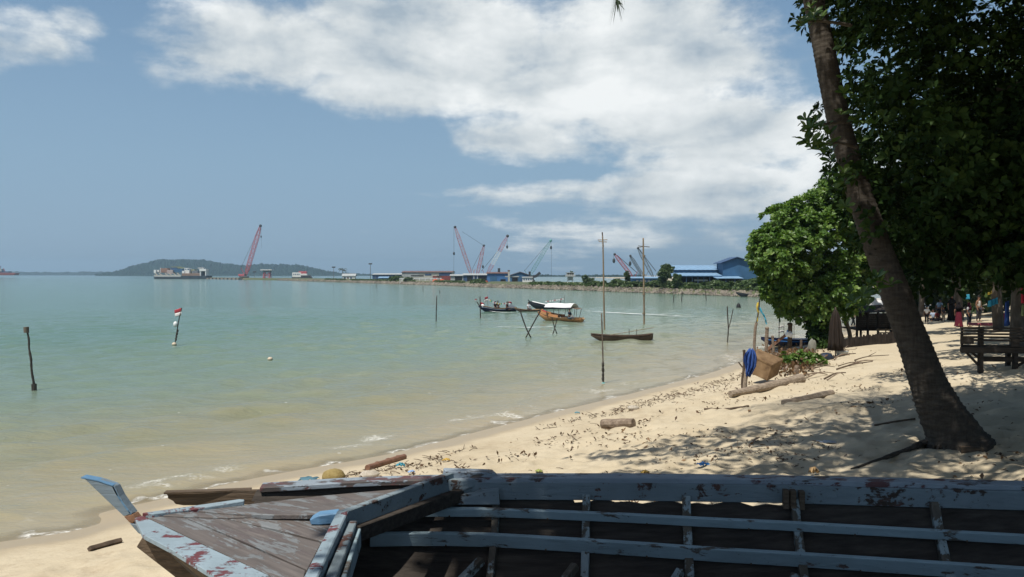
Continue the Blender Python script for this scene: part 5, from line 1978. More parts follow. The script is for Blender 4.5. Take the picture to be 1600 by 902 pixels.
# navy boat: bow to the left
def ex_navy(r_, top):
    MB().rail([(2.35, 0, .55), (2.85, 0, .95), (3.15, 0, 1.35)], .09, .14, up=(0, 1, 0)).build('stem_horn', m_brownh, r_)
    for s in (-1, 1):
        MB().rail([(x, w * s * 1.01, z - .13) for x, w, z in top[:-1]], .03, .05).build('rubbing_strip', m_greyc, r_)
    MB().rail([(-2.3, 0, .62), (-1.2, 0, .72)], .7, .30).build('engine_cover', m_greyc, r_)
    MB().ball((2.3, 0, .75), (.28, .2, .3), 12, 8).build('fender', m_plas, r_, smooth=True)
    MB().rail([(1.3, 0, .62), (2.2, 0, .80)], [.6, .25], .05).build('foredeck', m_tan, r_)
    MB().tube([(1.55, .0, .5), (1.55, 0, 2.05)], .025, 6).build('flag_pole', m_polew, r_)
    flag('', '', (1.55, 0, 2.05), .55, .62, .15, parent=r_, ang=math.pi * .06)
    MB().tube([(2.5, .0, .6), (2.62, 0, 1.25)], .025, 6).build('flag_pole', m_polew, r_)
    flag('', '', (2.62, 0, 1.3), -.75, .6, .25, parent=r_, ang=.3, cols=(m_flagred, m_flagred))
    MB().tube([(3.1, .0, 1.2), (3.15, 0, 1.75)], .02, 6).build('flag_pole', m_polew, r_)
    flag('', '', (3.15, 0, 1.75), .35, .26, .05, parent=r_, ang=.2)
    MB().tube([(-1.35, .0, .5), (-1.45, 0, 1.35)], .022, 6).build('flag_pole', m_polew, r_)
    flag('', '', (-1.45, 0, 1.35), -.6, .42, .12, parent=r_, ang=.2)
    MB().tube(spline([(1.55, 0, 1.75), (.6, 0, 1.30), (-.4, 0, 1.10), (-1.4, 0, 1.25)], 5), .012, 4).build('bunting_cord', m_polew, r_)
    cs = [m_yellow, m_flagwhite, m_yellow, m_greenc, m_flagwhite, m_flagred, m_flagwhite]
    sp = spline([(1.5, 0, 1.73), (.6, 0, 1.30), (-.4, 0, 1.10), (-1.4, 0, 1.25)], 5)
    for i in range(1, len(sp) - 1):
        p = sp[i]
        MB().slab([p + Vector((-.10, 0, 0)), p + Vector((.10, 0, 0)), p + Vector((.02, .05, -.24))], Vector((0, .008, 0))).build('pennant', cs[i % 7], r_)


nb = at_px(779, 487)
small_boat('fishing_boat', 'navy motor boat decked with red and white flags and pennants', nb, math.pi + .42, 5.2, 1.35, .42, .5, .12, m_navyh, m_tan, m_woodin, extras=ex_navy, sc=.80)
PB = 'people aboard the small boats'
for (u, v, lb, sh_, rz) in ((774, 486, 'person in dark clothes sitting forward in the navy boat, left of two together', (.03, .03, .04), .4), (778.5, 485, 'person in black top sitting amidships in the navy boat, right of two together', (.02, .02, .025), -.5),
                            (791.5, 487, 'person in dark red top sitting near the stern of the navy boat', (.07, .02, .025), 1.2)):
    p = at_px(u, v)
    person(lb, (p.x, p.y - .1, .16), rz, 'sit', 1.5, shirt=sh_, legs=((.03, .03, .05), True), group=PB, lean=.1)

# small canoe with a man in white
nb = at_px(828, 487)


def ex_canoe(r_, top):
    MB().rail([(1.7, 0, .3), (2.3, 0, .65)], .09, .10, up=(0, 1, 0)).build('stem_horn', m_tan, r_)
    MB().box((-.9, 0, .30), (1.0, .5, .12)).build('net_pile', m_tan, r_, bevel=.03)


small_boat('canoe', 'narrow tan canoe paddled by a figure in white', nb, math.pi + .12, 4.0, .75, .25, .30, .10, m_brownh, m_tan, m_tan, extras=ex_canoe, sc=.72)
person('person in a white shirt sitting in the narrow tan canoe', (at_px(826, 487).x, nb.y, .10), .5, 'sit', 1.5, shirt=(.74, .75, .78), legs=((.08, .08, .10), True), group=PB)


# pale decked boat behind the orange one
def ex_pale(r_, top):
    MB().grid([[(x, -w * .95, z + .03), (x, 0, z + .14), (x, w * .95, z + .03)] for x, w, z in top[3:-1]]).build('deck_cover', m_canvas, r_)
    MB().rail([(2.3, 0, .55), (2.75, 0, .85), (3.0, 0, 1.15)], .10, .12, up=(0, 1, 0)).build('stem_horn', m_charcoal, r_)
    MB().tube([(-1.6, 0, .5), (-1.6, 0, 1.7)], .025, 6).build('mast', m_polew, r_)
    sp = spline([(.9, 0, .95), (-.4, 0, 1.12), (-1.6, 0, 1.3)], 5)
    MB().tube(sp, .012, 4).build('bunting_cord', m_polew, r_)
    for i, p in enumerate(sp[1:-1]):
        MB().slab([p + Vector((-.10, 0, 0)), p + Vector((.10, 0, 0)), p + Vector((.02, .05, -.2))], Vector((0, .008, 0))).build('pennant', [m_flagwhite, m_flagred, m_flagwhite][i % 3], r_)


nb = at_px(862, 483)
small_boat('fishing_boat', 'dark hulled boat with a white deck cover, half hidden behind the orange boat', nb, math.pi + .25, 5.2, 1.3, .42, .55, .1, m_charcoal, m_charcoal, m_woodin, extras=ex_pale, sc=.95)


# orange boat under a white canopy
def ex_orange(r_, top):
    n = len(top) - 1
    rows = []
    for x in np.linspace(-1.75, 1.75, 7):
        rows.append([(x, y, 1.60 + .46 * (1 - (y / 1.0) ** 2) + .03 * math.sin(x * 3)) for y in np.linspace(-1.0, 1.0, 7)])
    MB().grid(rows).build('canopy', m_canvas, r_, solid=.02, smooth=True)
    for s in (-1, 1):
        MB().rail([(-1.75, 1.01 * s, 1.56), (1.75, 1.01 * s, 1.58)], .02, .07).build('valance', m_navyh, r_)
        for x in (-1.3, -.1, 1.45):
            MB().tube([(x, .62 * s, .35), (x, .96 * s, 1.62)], .03, 6).build('canopy_post', m_polew, r_)
    for s in (-1, 1):
        MB().tube([(-2.1, .40 * s, .3), (-2.3, .6 * s, 1.45)], .03, 6).build('canopy_post', m_polew, r_)
    MB().slab([(-1.7, -.9, 1.60), (-1.7, .9, 1.60), (-2.4, .65, 1.45), (-2.4, -.65, 1.45)], .02).build('rear_awning', m_woodin, r_)
    for s in (-1, 1):
        MB().rail([(x, w * s * 1.0, z + .16) for x, w, z in top[9:-1]], .035, .30).build('bulwark', m_orangeh, r_)
    MB().slab([(2.2, -.10, .9), (2.5, -.06, 1.35), (2.62, -.04, 1.3), (2.7, -.04, .7)], Vector((0, .10, 0))).build('stem_horn', m_orangeh, r_)
    MB().box((1.0, 0, .50), (1.3, .9, .55)).build('cabin_box', m_tan, r_, bevel=.04)
    for y in (-.47, .47):
        for x in (.7, 1.25):
            MB().box((x, y, .58), (.36, .02, .2)).build('cabin_window', m_woodin, r_)
    MB().box((-.55, 0, .38), (.8, .8, .4)).build('engine_box', m_woodin, r_, bevel=.03)
    MB().ball((2.55, -.2, .75), (.14, .14, .14), 10, 8).build('fender', m_plas, r_, smooth=True)
    MB().rail([(2.0, 0, .95), (2.45, 0, 1.15)], .45, .16).build('bow_cloth', m_flagred, r_)
    for s in (-1, 1):
        MB().rail([(-2.7, .2 * s, .42), (-2.95, .12 * s, .30)], .22, .05).build('stern_board', m_tan, r_)


nb = at_px(877, 502)
small_boat('canopy_boat', 'orange wooden boat under a white canvas canopy', nb, math.pi - .55, 5.6, 1.7, .42, .6, .05, m_orangeh, m_tan, m_woodin, extras=ex_orange, sc=.74)
person('person in dark top and grey trousers sitting at the stern of the orange canopy boat', (at_px(890, 504).x, at_px(890, 504).y + .1, .22), .9, 'sit', 1.5, shirt=(.02, .03, .05), legs=((.12, .15, .18), True), group=PB)


# brown canoe
def ex_brown(r_, top):
    MB().tube([(1.2, .1, .30), (-2.0, .15, .80)], .018, 5).build('punt_pole', m_bamboo, r_)
    for x in (-.35, -.85):
        MB().tube([(x, .12, .1), (x, .12, .72)], .02, 5).build('pole_rest', m_poled, r_)


nb = at_px(974, 531.5)
small_boat('canoe', 'plain brown canoe with a pole laid along it, moored near the tall poles', nb, math.pi + .14, 3.9, .72, .27, .16, .12, m_brownh, m_brownh, m_woodin, extras=ex_brown, sc=.94, dbow=.2)
nb = at_px(1176, 464)
small_boat('canoe', 'dark low boat at the foot of the rocky bank below the tree', nb, math.pi + .1, 5.5, 1.1, .45, .4, .3, m_charcoal, m_charcoal, m_woodin, dbow=.3)

# wakes on the water
m_wake, T, b, o = new_mat('wake_foam')
tc = T.new('ShaderNodeTexCoord').outputs['Object']
nz = T.noise(T.vmath('MULTIPLY', tc, (.7, 1.6, 1)), 1.5, 6, .7)
b.inputs['Base Color'].default_value = (.82, .84, .83, 1)
b.inputs['Roughness'].default_value = .8
ea = T.new('ShaderNodeAttribute', attribute_name='edge').outputs['Fac']
T.put(b.inputs['Alpha'], T.maprange(T.math('ADD', T.math('MULTIPLY', nz, .9), ea), .72, .92))
for nm, px, w in (('boat_wake', [(1098, 497), (1060, 495.5), (1020, 493), (985, 491.5), (950, 489.5), (915, 487), (898, 484)], 1.6), ('boat_wake', [(735, 510.5), (790, 513), (840, 513.5), (875, 511.5), (908, 508.5)], 1.1),
                  ('boat_wake', [(758, 486), (775, 488.8), (800, 490), (812, 489)], .8)):
    c_ = spline([wp(u, v) for u, v in px], 8)
    V_, E_ = [], []
    for i, p in enumerate(c_):
        t = (c_[min(i + 1, len(c_) - 1)] - c_[max(i - 1, 0)]).normalized()
        s = Vector((-t.y, t.x, 0))
        f = math.sin(math.pi * (.08 + .9 * i / (len(c_) - 1))) ** .5
        for k in range(5):
            a = (k - 2) / 2
            V_.append(tuple(p + s * a * w * (.55 + .45 * f) + Vector((0, 0, .055 + .05 * (1 - a * a)))))
            E_.append((1 - abs(a)) * .55 * f - (.17 if w == 1.1 else .10))
    Q_ = [(i * 5 + k, i * 5 + k + 1, i * 5 + k + 6, i * 5 + k + 5) for i in range(len(c_) - 1) for k in range(4)]
    tag(link(nm, np_mesh(nm, np.array(V_), np.array(Q_), m_wake, {'edge': np.array(E_)})), kind='stuff')

# ------------------------------------------------------------------ trees on the beach
m_leaf_big = leaf_mat('almond_leaves_shaded', (0.013, 0.030, 0.008), (0.024, 0.051, 0.012), (0.055, 0.092, 0.022), .10, .62, .12)  # darker leaf copy: the crown's shade is put into its colour
m_leaf_edge_lit = leaf_mat('almond_leaves_edge_lit', (0.030, 0.066, 0.014), (0.055, 0.110, 0.022), (0.12, 0.18, 0.045), .25)  # brighter leaf copy: sunlight on the edge tufts is put into its colour
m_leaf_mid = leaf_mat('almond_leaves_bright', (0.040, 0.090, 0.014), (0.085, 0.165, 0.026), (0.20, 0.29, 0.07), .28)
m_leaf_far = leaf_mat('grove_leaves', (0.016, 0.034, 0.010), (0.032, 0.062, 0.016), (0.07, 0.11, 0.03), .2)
m_trunk = mat('tree_bark', [(0.3, (0.055, 0.045, 0.036)), (0.55, (0.10, 0.085, 0.068)), (0.8, (0.18, 0.16, 0.13))], 2.5, .9, .9, 8, (2, 2, .7))


def leaf_shape(name, L, Wd, m_, seed, curl=.1):
    """one leaf: blade with a folded midrib"""
    rg = np.random.default_rng(seed)
    st = [(0, .03), (.2, .34), (.45, .78), (.68, 1.0), (.86, .72), (1.0, .04)]
    mb = MB()
    rows = []
    for f, w in st:
        z = -curl * L * f * f + rg.uniform(-.01, .01) * L
        rows.append([(f * L, -w * Wd / 2, z + .10 * w * Wd), (f * L, 0, z), (f * L, w * Wd / 2, z + .10 * w * Wd)])
    mb.grid(rows)
    me = mb.mesh(name)
    me.materials.append(m_)
    at = me.attributes.new('hue', 'FLOAT', 'POINT')
    at.data.foreach_set('value', np.full(len(me.vertices), rg.uniform(.3, .95), dtype=np.float32))
    return me


def frame(d, n):
    d = Vector(d).normalized()
    s = Vector(n).cross(d)
    if s.length < 1e-4:
        s = Vector((1, 0, 0))
    s.normalize()
    n2 = d.cross(s)
    return Matrix((d, s, n2)).transposed()


def single_leaves(parent, meshes, C, N, nl, L, rng, tilt=(.6, 1.35)):
    """leaves that can be told apart: one object each, round the given centres"""
    for c, n in zip(C, N):
        n = Vector(n).normalized()
        ref = Vector((0, 0, 1)) if abs(n.z) < .9 else Vector((1, 0, 0))
        e1 = n.cross(ref).normalized()
        e2 = n.cross(e1)
        a0 = rng.uniform(0, 6.28)
        for k in range(nl):
            a = a0 + k * 6.283 / nl + rng.normal(0, .3)
            t = rng.uniform(*tilt)
            d = n * math.cos(t) + (e1 * math.cos(a) + e2 * math.sin(a)) * math.sin(t)
            o_ = bpy.data.objects.new('leaf', meshes[int(rng.integers(len(meshes)))])
            COL.objects.link(o_)
            o_.parent = parent
            M4 = frame(d, n + Vector(rng.normal(0, .2, 3))).to_4x4() @ Matrix.Scale(float(rng.uniform(.7, 1.12)), 4)
            M4.translation = Vector(c) - ORG[parent.name]
            o_.matrix_local = M4
            ORG[o_.name] = ORG[parent.name]


def big_crown(parent, blobs, nclump, per, nl, L, Wd, m_, seed, shell=.45, rc=.5, flat=.75, cut=None, name='crown', up=.5):
    rg = np.random.default_rng(seed)
    C, N, H = crown_points(blobs, nclump, per, rg, shell, rc, up, flat)
    if cut is not None:
        k = cut(C)
        C, N, H = C[k], N[k], H[k]
    V, Tq, Hh = rosettes(C, N, nl, L, Wd, rg, hue=H)
    ob = link(name, np_mesh(name, V - np.array(ORG[parent.name])[None], Tq, m_, {'hue': Hh}, False, 3), parent)
    ob['kind'] = 'stuff'
    return ob, C, N


def limb(parent, pts, r0, r1, name='branch', m_=None, n=8):
    path = spline(pts, 5)
    rr = [r0 + (r1 - r0) * i / (len(path) - 1) for i in range(len(path))]
    return MB().tube(path, rr, n, wob=.05).build(name, m_ or m_trunk, parent, smooth=True)


def px_of(C):
    """picture coordinates of points"""
    C = np.asarray(C)
    x, y, z = C[:, 0], C[:, 1], C[:, 2] - CAMZ
    f = y * math.cos(PITCH) - z * math.sin(PITCH)
    up_ = y * math.sin(PITCH) + z * math.cos(PITCH)
    return CX + F * x / f, CY - F * up_ / f, f


# big shade tree: its trunk stands right of the view, its crown reaches over the wreck and the sand
tb = Vector((10.9, 10.6, gz(10.9, 10.6)))
big = thing('almond_tree', 'huge dark sea almond tree whose shaded crown fills the upper right corner', 'tree', tb)
limb(big, [tb + Vector((0, 0, -.3)), tb + Vector((-.1, .1, 1.5)), tb + Vector((-.3, .2, 3.4)), tb + Vector((-.6, .2, 6.0))], .48, .25, 'trunk')
BIG = [((7.6, 12.6, 6.9), (2.9, 2.6, 3.0), 1.8), ((10.6, 12.4, 6.4), (3.4, 2.8, 2.9), 1.8), ((9.6, 15.5, 6.2), (3.6, 2.6, 2.7), 1.5), ((7.1, 13.0, 4.9), (1.6, 1.6, 1.2), .6), ((9.4, 12.0, 4.6), (2.4, 1.8, 1.1), 1.0),
       ((4.4, 8.6, 10.8), (3.2, 2.8, 1.4), 1.2), ((1.6, 6.2, 9.9), (2.5, 2.6, 1.3), .42), ((1.4, 2.7, 9.3), (2.3, 2.1, 1.3), 1.3), ((-.8, 1.9, 9.4), (1.9, 1.6, 1.2), 1.3), ((4.6, 4.2, 9.2), (2.8, 2.8, 1.7), 1.2),
       ((7.6, 3.6, 9.2), (3.2, 3.4, 2.0), 1.3), ((0.6, -1.0, 9.2), (2.9, 2.2, 1.6), .9), ((4.8, -1.6, 9.0), (3.4, 2.6, 1.7), 1.0),
       ((8.0, 8.5, 9.8), (3.6, 3.4, 2.2), 1.8), ((11.5, 8.0, 8.2), (2.6, 3.0, 3.0), 1.2), ((12.5, 4.2, 7.6), (3, 3, 2.6), .9), ((11.2, 20.3, 8.0), (3.4, 2.6, 1.7), 1.3), ((15.2, 20.5, 8.0), (3.2, 2.8, 1.8), 1.1), ((8.5, 14.5, 9.6), (3.6, 2.0, 1.8), 1.0), ((.1, 8.2, 10.2), (1.9, 1.5, .8), .26), ((1.9, 9.4, 10.9), (1.8, 1.6, .8), .26), ((-.9, 5.6, 9.9), (1.2, 1.2, .7), .10), ((6.2, 6.0, 9.8), (2.6, 2.2, 1.4), 1.3), ((6.2, 8.8, 10.6), (2.4, 1.8, 1.0), .8), ((2.2, 11.2, 11.5), (2.3, 1.6, .8), .30), ((5.3, 11.4, 11.7), (2.3, 1.6, .8), .50), ((-.4, 10.4, 11.5), (1.6, 1.3, .6), .13)]
for c, r, w in BIG:
    c = Vector(c)
    mid = tb + Vector((-.5, .2, 4.2))
    limb(big, [mid, mid.lerp(c, .5) + Vector((0, 0, .5)), c], .13, .03)


def cut_big(C):
    u, v, f = px_of(C)
    vis = (f > 1) & (u < 1700) & (v > -60) & (v < 960)
    ok = np.ones(len(C), bool)
    # nothing hangs into the open sky left of the palm or below the crown's photographed underside
    left_edge = np.interp(v, [-60, 0, 60, 110, 160, 200, 250, 275, 330, 400, 470], [1225, 1235, 1246, 1290, 1262, 1246, 1252, 1300, 1312, 1335, 1420])
    ok &= ~(vis & (u < left_edge))
    bottom = np.interp(u, [1240, 1300, 1360, 1420, 1480, 1560, 1700], [260, 380, 455, 470, 462, 452, 470])
    ok &= ~(vis & (v > bottom))
    # the gap of sky between the two tufts beside the palm
    ok &= ~(vis & (v > 62) & (v < 160) & (u < 1300))
    return ok


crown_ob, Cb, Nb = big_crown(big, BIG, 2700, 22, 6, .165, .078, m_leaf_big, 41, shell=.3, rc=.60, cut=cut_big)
LEAF_BIG = [leaf_shape('leaf', .17, .078, m_leaf_edge_lit, 50 + i, .12 + .05 * i) for i in range(5)]
rg = np.random.default_rng(77)
# tufts at the crown's left edge, leaf by leaf
tuft = [((1270, 205), 22, 26, 13), ((1284, 225), 22, 20, 9), ((1270, 28), 18, 14, 7), ((1252, 38), 8, 9, 2), ((1350, 150), 40, 60, 5), ((1350, 200), 40, 50, 5), ((1320, 290), 20, 40, 4), ((1352, 462), 26, 13, 9), ((1376, 448), 24, 12, 6)]
Ct, Nt = [], []
for (u, v), du, dv, n_ in tuft:
    for _ in range(n_):
        uu, vv = u + rg.normal(0, du * .55), v + rg.normal(0, dv * .55)
        uu = max(uu, float(np.interp(vv, [-60, 0, 60, 110, 160, 200, 250, 275, 330, 470], [1230, 1244, 1256, 1295, 1272, 1254, 1262, 1306, 1318, 1330])))
        p = PD(uu, vv, 11.6 + rg.uniform(-.5, .5))
        Ct.append(p)
        Nt.append((-.5 + rg.normal(0, .3), -.3 + rg.normal(0, .3), .75))
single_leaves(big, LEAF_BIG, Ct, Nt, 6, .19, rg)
for (u0, v0), (u1, v1) in (((1330, 190), (1250, 205)), ((1330, 40), (1245, 35)), ((1340, 230), (1280, 225))):
    limb(big, [PD(u0, v0, 12), PD((u0 + u1) / 2, (v0 + v1) / 2 - 4, 11.8), PD(u1, v1, 11.6)], .03, .008, n=6)

# sunny sea almond tree in the middle
mbp = PG(1314, 541)
DM = mbp.y
mid = thing('almond_tree', 'bright green sea almond tree with a low rounded sunlit crown over the debris', 'tree', mbp)
for pts, r0, r1, nm in (([(1318, 548), (1312, 520), (1300, 490), (1280, 450)], .17, .09, 'trunk'), ([(1331, 545), (1326, 515), (1314, 485), (1300, 455)], .12, .07, 'trunk'),
                        ([(1300, 497), (1262, 502), (1248, 496), (1240, 480)], .075, .035, 'branch'), ([(1290, 470), (1240, 440), (1205, 420)], .08, .03, 'branch'), ([(1285, 455), (1290, 400), (1270, 350)], .08, .03, 'branch'),
                        ([(1300, 460), (1330, 410), (1340, 360)], .07, .03, 'branch')):
    limb(mid, [PD(u, v, DM + (0 if nm == 'trunk' else -.2 * i)) for i, (u, v) in enumerate(pts)], r0, r1, nm)
kk = DM / 1250


def mblob(u, v, dv, rx, rz, ry, w):
    return (tuple(PD(u, v, DM + dv)), (rx * kk, ry * kk, rz * kk), w)


MID = [mblob(1262, 385, 0, 78, 68, 75, 1.7), mblob(1218, 405, -.4, 52, 52, 55, 1.3), mblob(1300, 340, .3, 55, 58, 55, 1.1), mblob(1320, 400, 0, 55, 60, 60, 1.1), mblob(1208, 445, -.2, 40, 34, 40, .8),
       mblob(1270, 450, -.2, 66, 44, 50, 1.2), mblob(1320, 455, -.6, 50, 36, 40, .8), mblob(1275, 486, 0, 52, 30, 34, 1.0), mblob(1195, 385, 0, 34, 40, 40, .8), mblob(1310, 300, .6, 32, 34, 40, .5), mblob(1222, 472, 0, 34, 22, 25, .5), mblob(1235, 335, .2, 45, 40, 45, .8), ((19.0, 42.4, 7.4), (3.2, 2.4, 1.7), 1.5)]


def cut_mid(C):
    u, v, f = px_of(C)
    edge = np.interp(v, [255, 275, 300, 320, 335, 360, 390, 430, 460, 480, 500, 520], [1300, 1290, 1268, 1220, 1185, 1172, 1162, 1180, 1190, 1205, 1215, 1275])
    bot = np.interp(u, [1160, 1190, 1215, 1250, 1290, 1345, 1380], [435, 470, 494, 508, 516, 500, 484])
    j1 = 24 * (vnoise(v * .09, u * 0 + 3, 21) - .5) + 9 * (vnoise(C[:, 1] * 4, C[:, 2] * 4, 22) - .5)
    j2 = 26 * (vnoise(u * .08, u * 0 + 7, 23) - .5) + 9 * (vnoise(C[:, 0] * 4, C[:, 1] * 4, 24) - .5)
    gap = vnoise(u * .055, v * .06, 25) + .35 * vnoise(u * .16, v * .17, 26)
    return (u > edge + j1) & (v < bot + j2) & (gap > .34)


mid_crown, Cm, Nm = big_crown(mid, MID, 1350, 10, 6, .265, .135, m_leaf_mid, 43, shell=.45, rc=.27, flat=.75, cut=cut_mid, up=.6)
LEAF_MID = [leaf_shape('leaf', .29, .155, m_leaf_mid, 60 + i, .10 + .05 * i) for i in range(5)]
u, v, f = px_of(Cm)
order = np.argsort(f - .012 * np.abs(u - 1265))[:36]
single_leaves(mid, LEAF_MID, Cm[order] + np.array([0, -.12, .05]), Nm[order] + np.array([0, -.5, 0]), 6, .34, rg)

th_p = PG(1284, 545)
r_ = thing('shrub', 'dark dense thicket round the foot of the sunny tree', 'shrub', th_p)
kt = th_p.y / 1250
bl = [(tuple(PD(u, v, th_p.y + dy)), (rx * kt, rx * kt, rz * kt), w) for u, v, dy, rx, rz, w in ((1280, 522, 0, 15, 19, 1), (1292, 512, .4, 16, 20, 1), (1272, 508, .2, 13, 14, .7), (1286, 535, -.1, 17, 9, .8))]
big_crown(r_, bl, 90, 9, 5, .26, .14, m_leaf_big, 95, shell=.2, rc=.2, name='foliage')
for k in range(4):
    MB().tube([th_p + Vector((-.3 + .2 * k, 0, -.1)), th_p + Vector((-.4 + .3 * k, .1, 1.2))], [.05, .02], 5).build('stem', m_trunk, r_)

# the leaning coconut palm
pbp = PG(1494, 698)
DP = pbp.y
palm = thing('coconut_palm', 'leaning coconut palm with a bare ringed grey trunk and swollen foot', 'palm tree', pbp)
TK = [(1500, 706, 116), (1495, 694, 104), (1486, 672, 86), (1471, 645, 74), (1451, 600, 60), (1433, 550, 54), (1414, 500, 50), (1396, 450, 49), (1374, 394, 46), (1357, 345, 44), (1341, 297, 42), (1327, 250, 41), (1314, 205, 40), (1304, 160, 39), (1294, 111, 38),
      (1283, 55, 37), (1271, 0, 36), (1258, -60, 35), (1243, -140, 34), (1224, -230, 33), (1200, -330, 32), (1180, -410, 32)]
cent = spline([PD(u, v, DP + .0012 * (700 - v)) for u, v, w in TK], 9)
wid = np.interp(np.linspace(0, len(TK) - 1, len(cent)), np.arange(len(TK)), [w for _, _, w in TK]) / 1250 * DP / 2 * .92
mb = MB()
path, rr = [], []
acc, nxt_ = 0, .05
for i in range(len(cent) - 1):
    seg = (cent[i + 1] - cent[i]).length
    n_ = max(1, int(seg / .022))
    for k in range(n_):
        f = k / n_
        path.append(cent[i].lerp(cent[i + 1], f))
        acc += seg / n_
        ph = (acc / .085 + .5 * vnoise(np.array([acc * 1.3]), np.array([2.]), 3)[0]) % 1.0
        rr.append((wid[i] * (1 - f) + wid[i + 1] * f) * (1 + .07 * (ph ** 2.5) - .025 + .015 * (vnoise(np.array([acc * 4]), np.array([5.]), 6)[0] - .5)))
m_palm, T, b, o = new_mat('palm_trunk')
tc = T.new('ShaderNodeTexCoord').outputs['Object']
n_a = T.noise(T.vmath('MULTIPLY', tc, (3, 3, 14)), 1.2, 6, .7, .4)
n_b = T.noise(T.vmath('MULTIPLY', tc, (22, 22, 3)), 1.2, 5, .7)
c = T.ramp(T.math('ADD', T.math('MULTIPLY', n_a, .6), T.math('MULTIPLY', n_b, .4)), [(.32, (.026, .022, .019)), (.5, (.068, .058, .048)), (.7, (.115, .102, .084))])
bl = T.vmath('SUBTRACT', tc, tuple(PD(1441, 641, DP - .30) - pbp))
bl = T.vmath('MULTIPLY', bl, (14.0, 3, 4.6))
c = T.mix(T.math('MULTIPLY', T.maprange(T.vmath('LENGTH', bl), 1.05, .55), T.maprange(n_b, .36, .52)), c, (.10, .30, .33))
T.put(b.inputs['Base Color'], c)
b.inputs['Roughness'].default_value = .92
b.inputs['Specular IOR Level'].default_value = .15
bn = T.new('ShaderNodeBump')
bn.inputs['Strength'].default_value = .7
bn.inputs['Distance'].default_value = .02
T.put(bn.inputs['Height'], T.math('ADD', n_a, n_b))
T.l.new(bn.outputs[0], b.inputs['Normal'])
mb.tube(path, rr, 22)
mb.build('trunk', m_palm, palm, smooth=True)
# root plate and roots
for k in range(34):
    a = rg.uniform(0, 6.28)
    c0 = pbp + Vector((math.cos(a) * .36, math.sin(a) * .30, .10))
    c1 = pbp + Vector((math.cos(a) * rg.uniform(.48, .62), math.sin(a) * rg.uniform(.40, .55), -.08))
    MB().tube([c0, c0.lerp(c1, .5) + Vector((0, 0, .02)), c1], [.03, .024, .015], 5).build('root', m_palm, palm)
gp = lambda u, v, h=.0: PG(u, v) + Vector((0, 0, h))
MB().tube(spline([gp(1448, 695, .05), gp(1425, 703, .03), gp(1398, 712, .02), gp(1365, 722, .01), gp(1330, 733, -.01)], 5), [.05] * 5 + [.035] * 8 + [.02] * 8, 7, wob=.15).build('root', m_palm, palm)
MB().rail([gp(1500, 706, .03), gp(1535, 706, .02)], .14, .10, jit=.25).build('husk', m_brown, palm)
top = cent[-1]
rgf = np.random.default_rng(12)
for k in range(22):
    az = k * 2.399 + .3
    el = .95 - .055 * k
    mb = MB()
    frond(mb, top, az, 3.7 * rgf.uniform(.85, 1.1), el, rgf.uniform(.45, .7) + max(0, .2 - el) * .5, 12, .30, .75, seed=k, pair=34)
    u_, v_, f_ = px_of(mb.v)
    if not ((f_ > .5) & (v_ > -6) & (u_ < 1650)).any():
        mb.build('frond', [m_frond, m_bark], palm)
# the frond whose tip hangs into the picture
ft = PD(966, 2, DP - 1.2)
d2 = Vector((ft.x - top.x, ft.y - top.y, 0))
mb = MB()
pts = spline([top, top + d2 * .45 + Vector((0, 0, .35)), top + d2 * .85 + Vector((0, 0, (ft.z - top.z) * .55)), ft + Vector((0, 0, .25)), ft], 6)
mb.tube(pts, [.03 * (1 - i / len(pts)) + .004 for i in range(len(pts))], 5, 1)
for i in range(3, len(pts)):
    t = (pts[i] - pts[i - 1]).normalized()
    s = Vector((-t.y, t.x, 0)).normalized()
    for sg in (-1, 1):
        for q in (0, .5):
            c = pts[i].lerp(pts[i - 1], q)
            L_ = .40 * (1 - .78 * max(0, i - len(pts) + 7) / 6)
            e = c + (s * sg * .35 + t * .5 + Vector((0, 0, -.75))) * L_
            w = t * .018
            mb.add([c - w, c + w, e], [(0, 1, 2)], 0)
mb.build('frond', [m_frond, m_bark], palm)
for k in range(5):
    a = k * 1.3
    MB().ball(top + Vector((math.cos(a) * .28, math.sin(a) * .28, -.28)), (.13, .13, .16), 10, 8).build('coconut', m_leaf_far, palm, smooth=True)

# the grove behind: one tree of each of three kinds of crown, the rest copies
def grove_tree(label, base, h, w, seed, lean=0.0, tall=.45):
    r_ = thing('almond_tree', label, 'tree', base, 'grove behind the beach')
    rg_ = np.random.default_rng(seed)
    base = Vector(base)
    fork = base + Vector((lean, 0, h * tall))
    limb(r_, [base + Vector((0, 0, -.3)), base + Vector((lean * .4, 0, h * tall * .5)), fork], .28, .18, 'trunk')
    bl = []
    for k in range(8):
        a = k * .785 + rg_.uniform(-.3, .3)
        q = rg_.uniform(.15, .36) * w
        c = base + Vector((q * math.cos(a) + lean, q * math.sin(a), h * rg_.uniform(.46, .88)))
        bl.append((tuple(c), (w * .26, w * .26, h * .15), 1))
        if k % 2 == 0:
            limb(r_, [fork, fork.lerp(c, .5) + Vector((0, 0, .3)), c], .09, .03)
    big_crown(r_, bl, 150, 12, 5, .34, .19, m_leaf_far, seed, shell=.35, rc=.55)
    return r_


def grove_label(i, u):
    return GL[i]


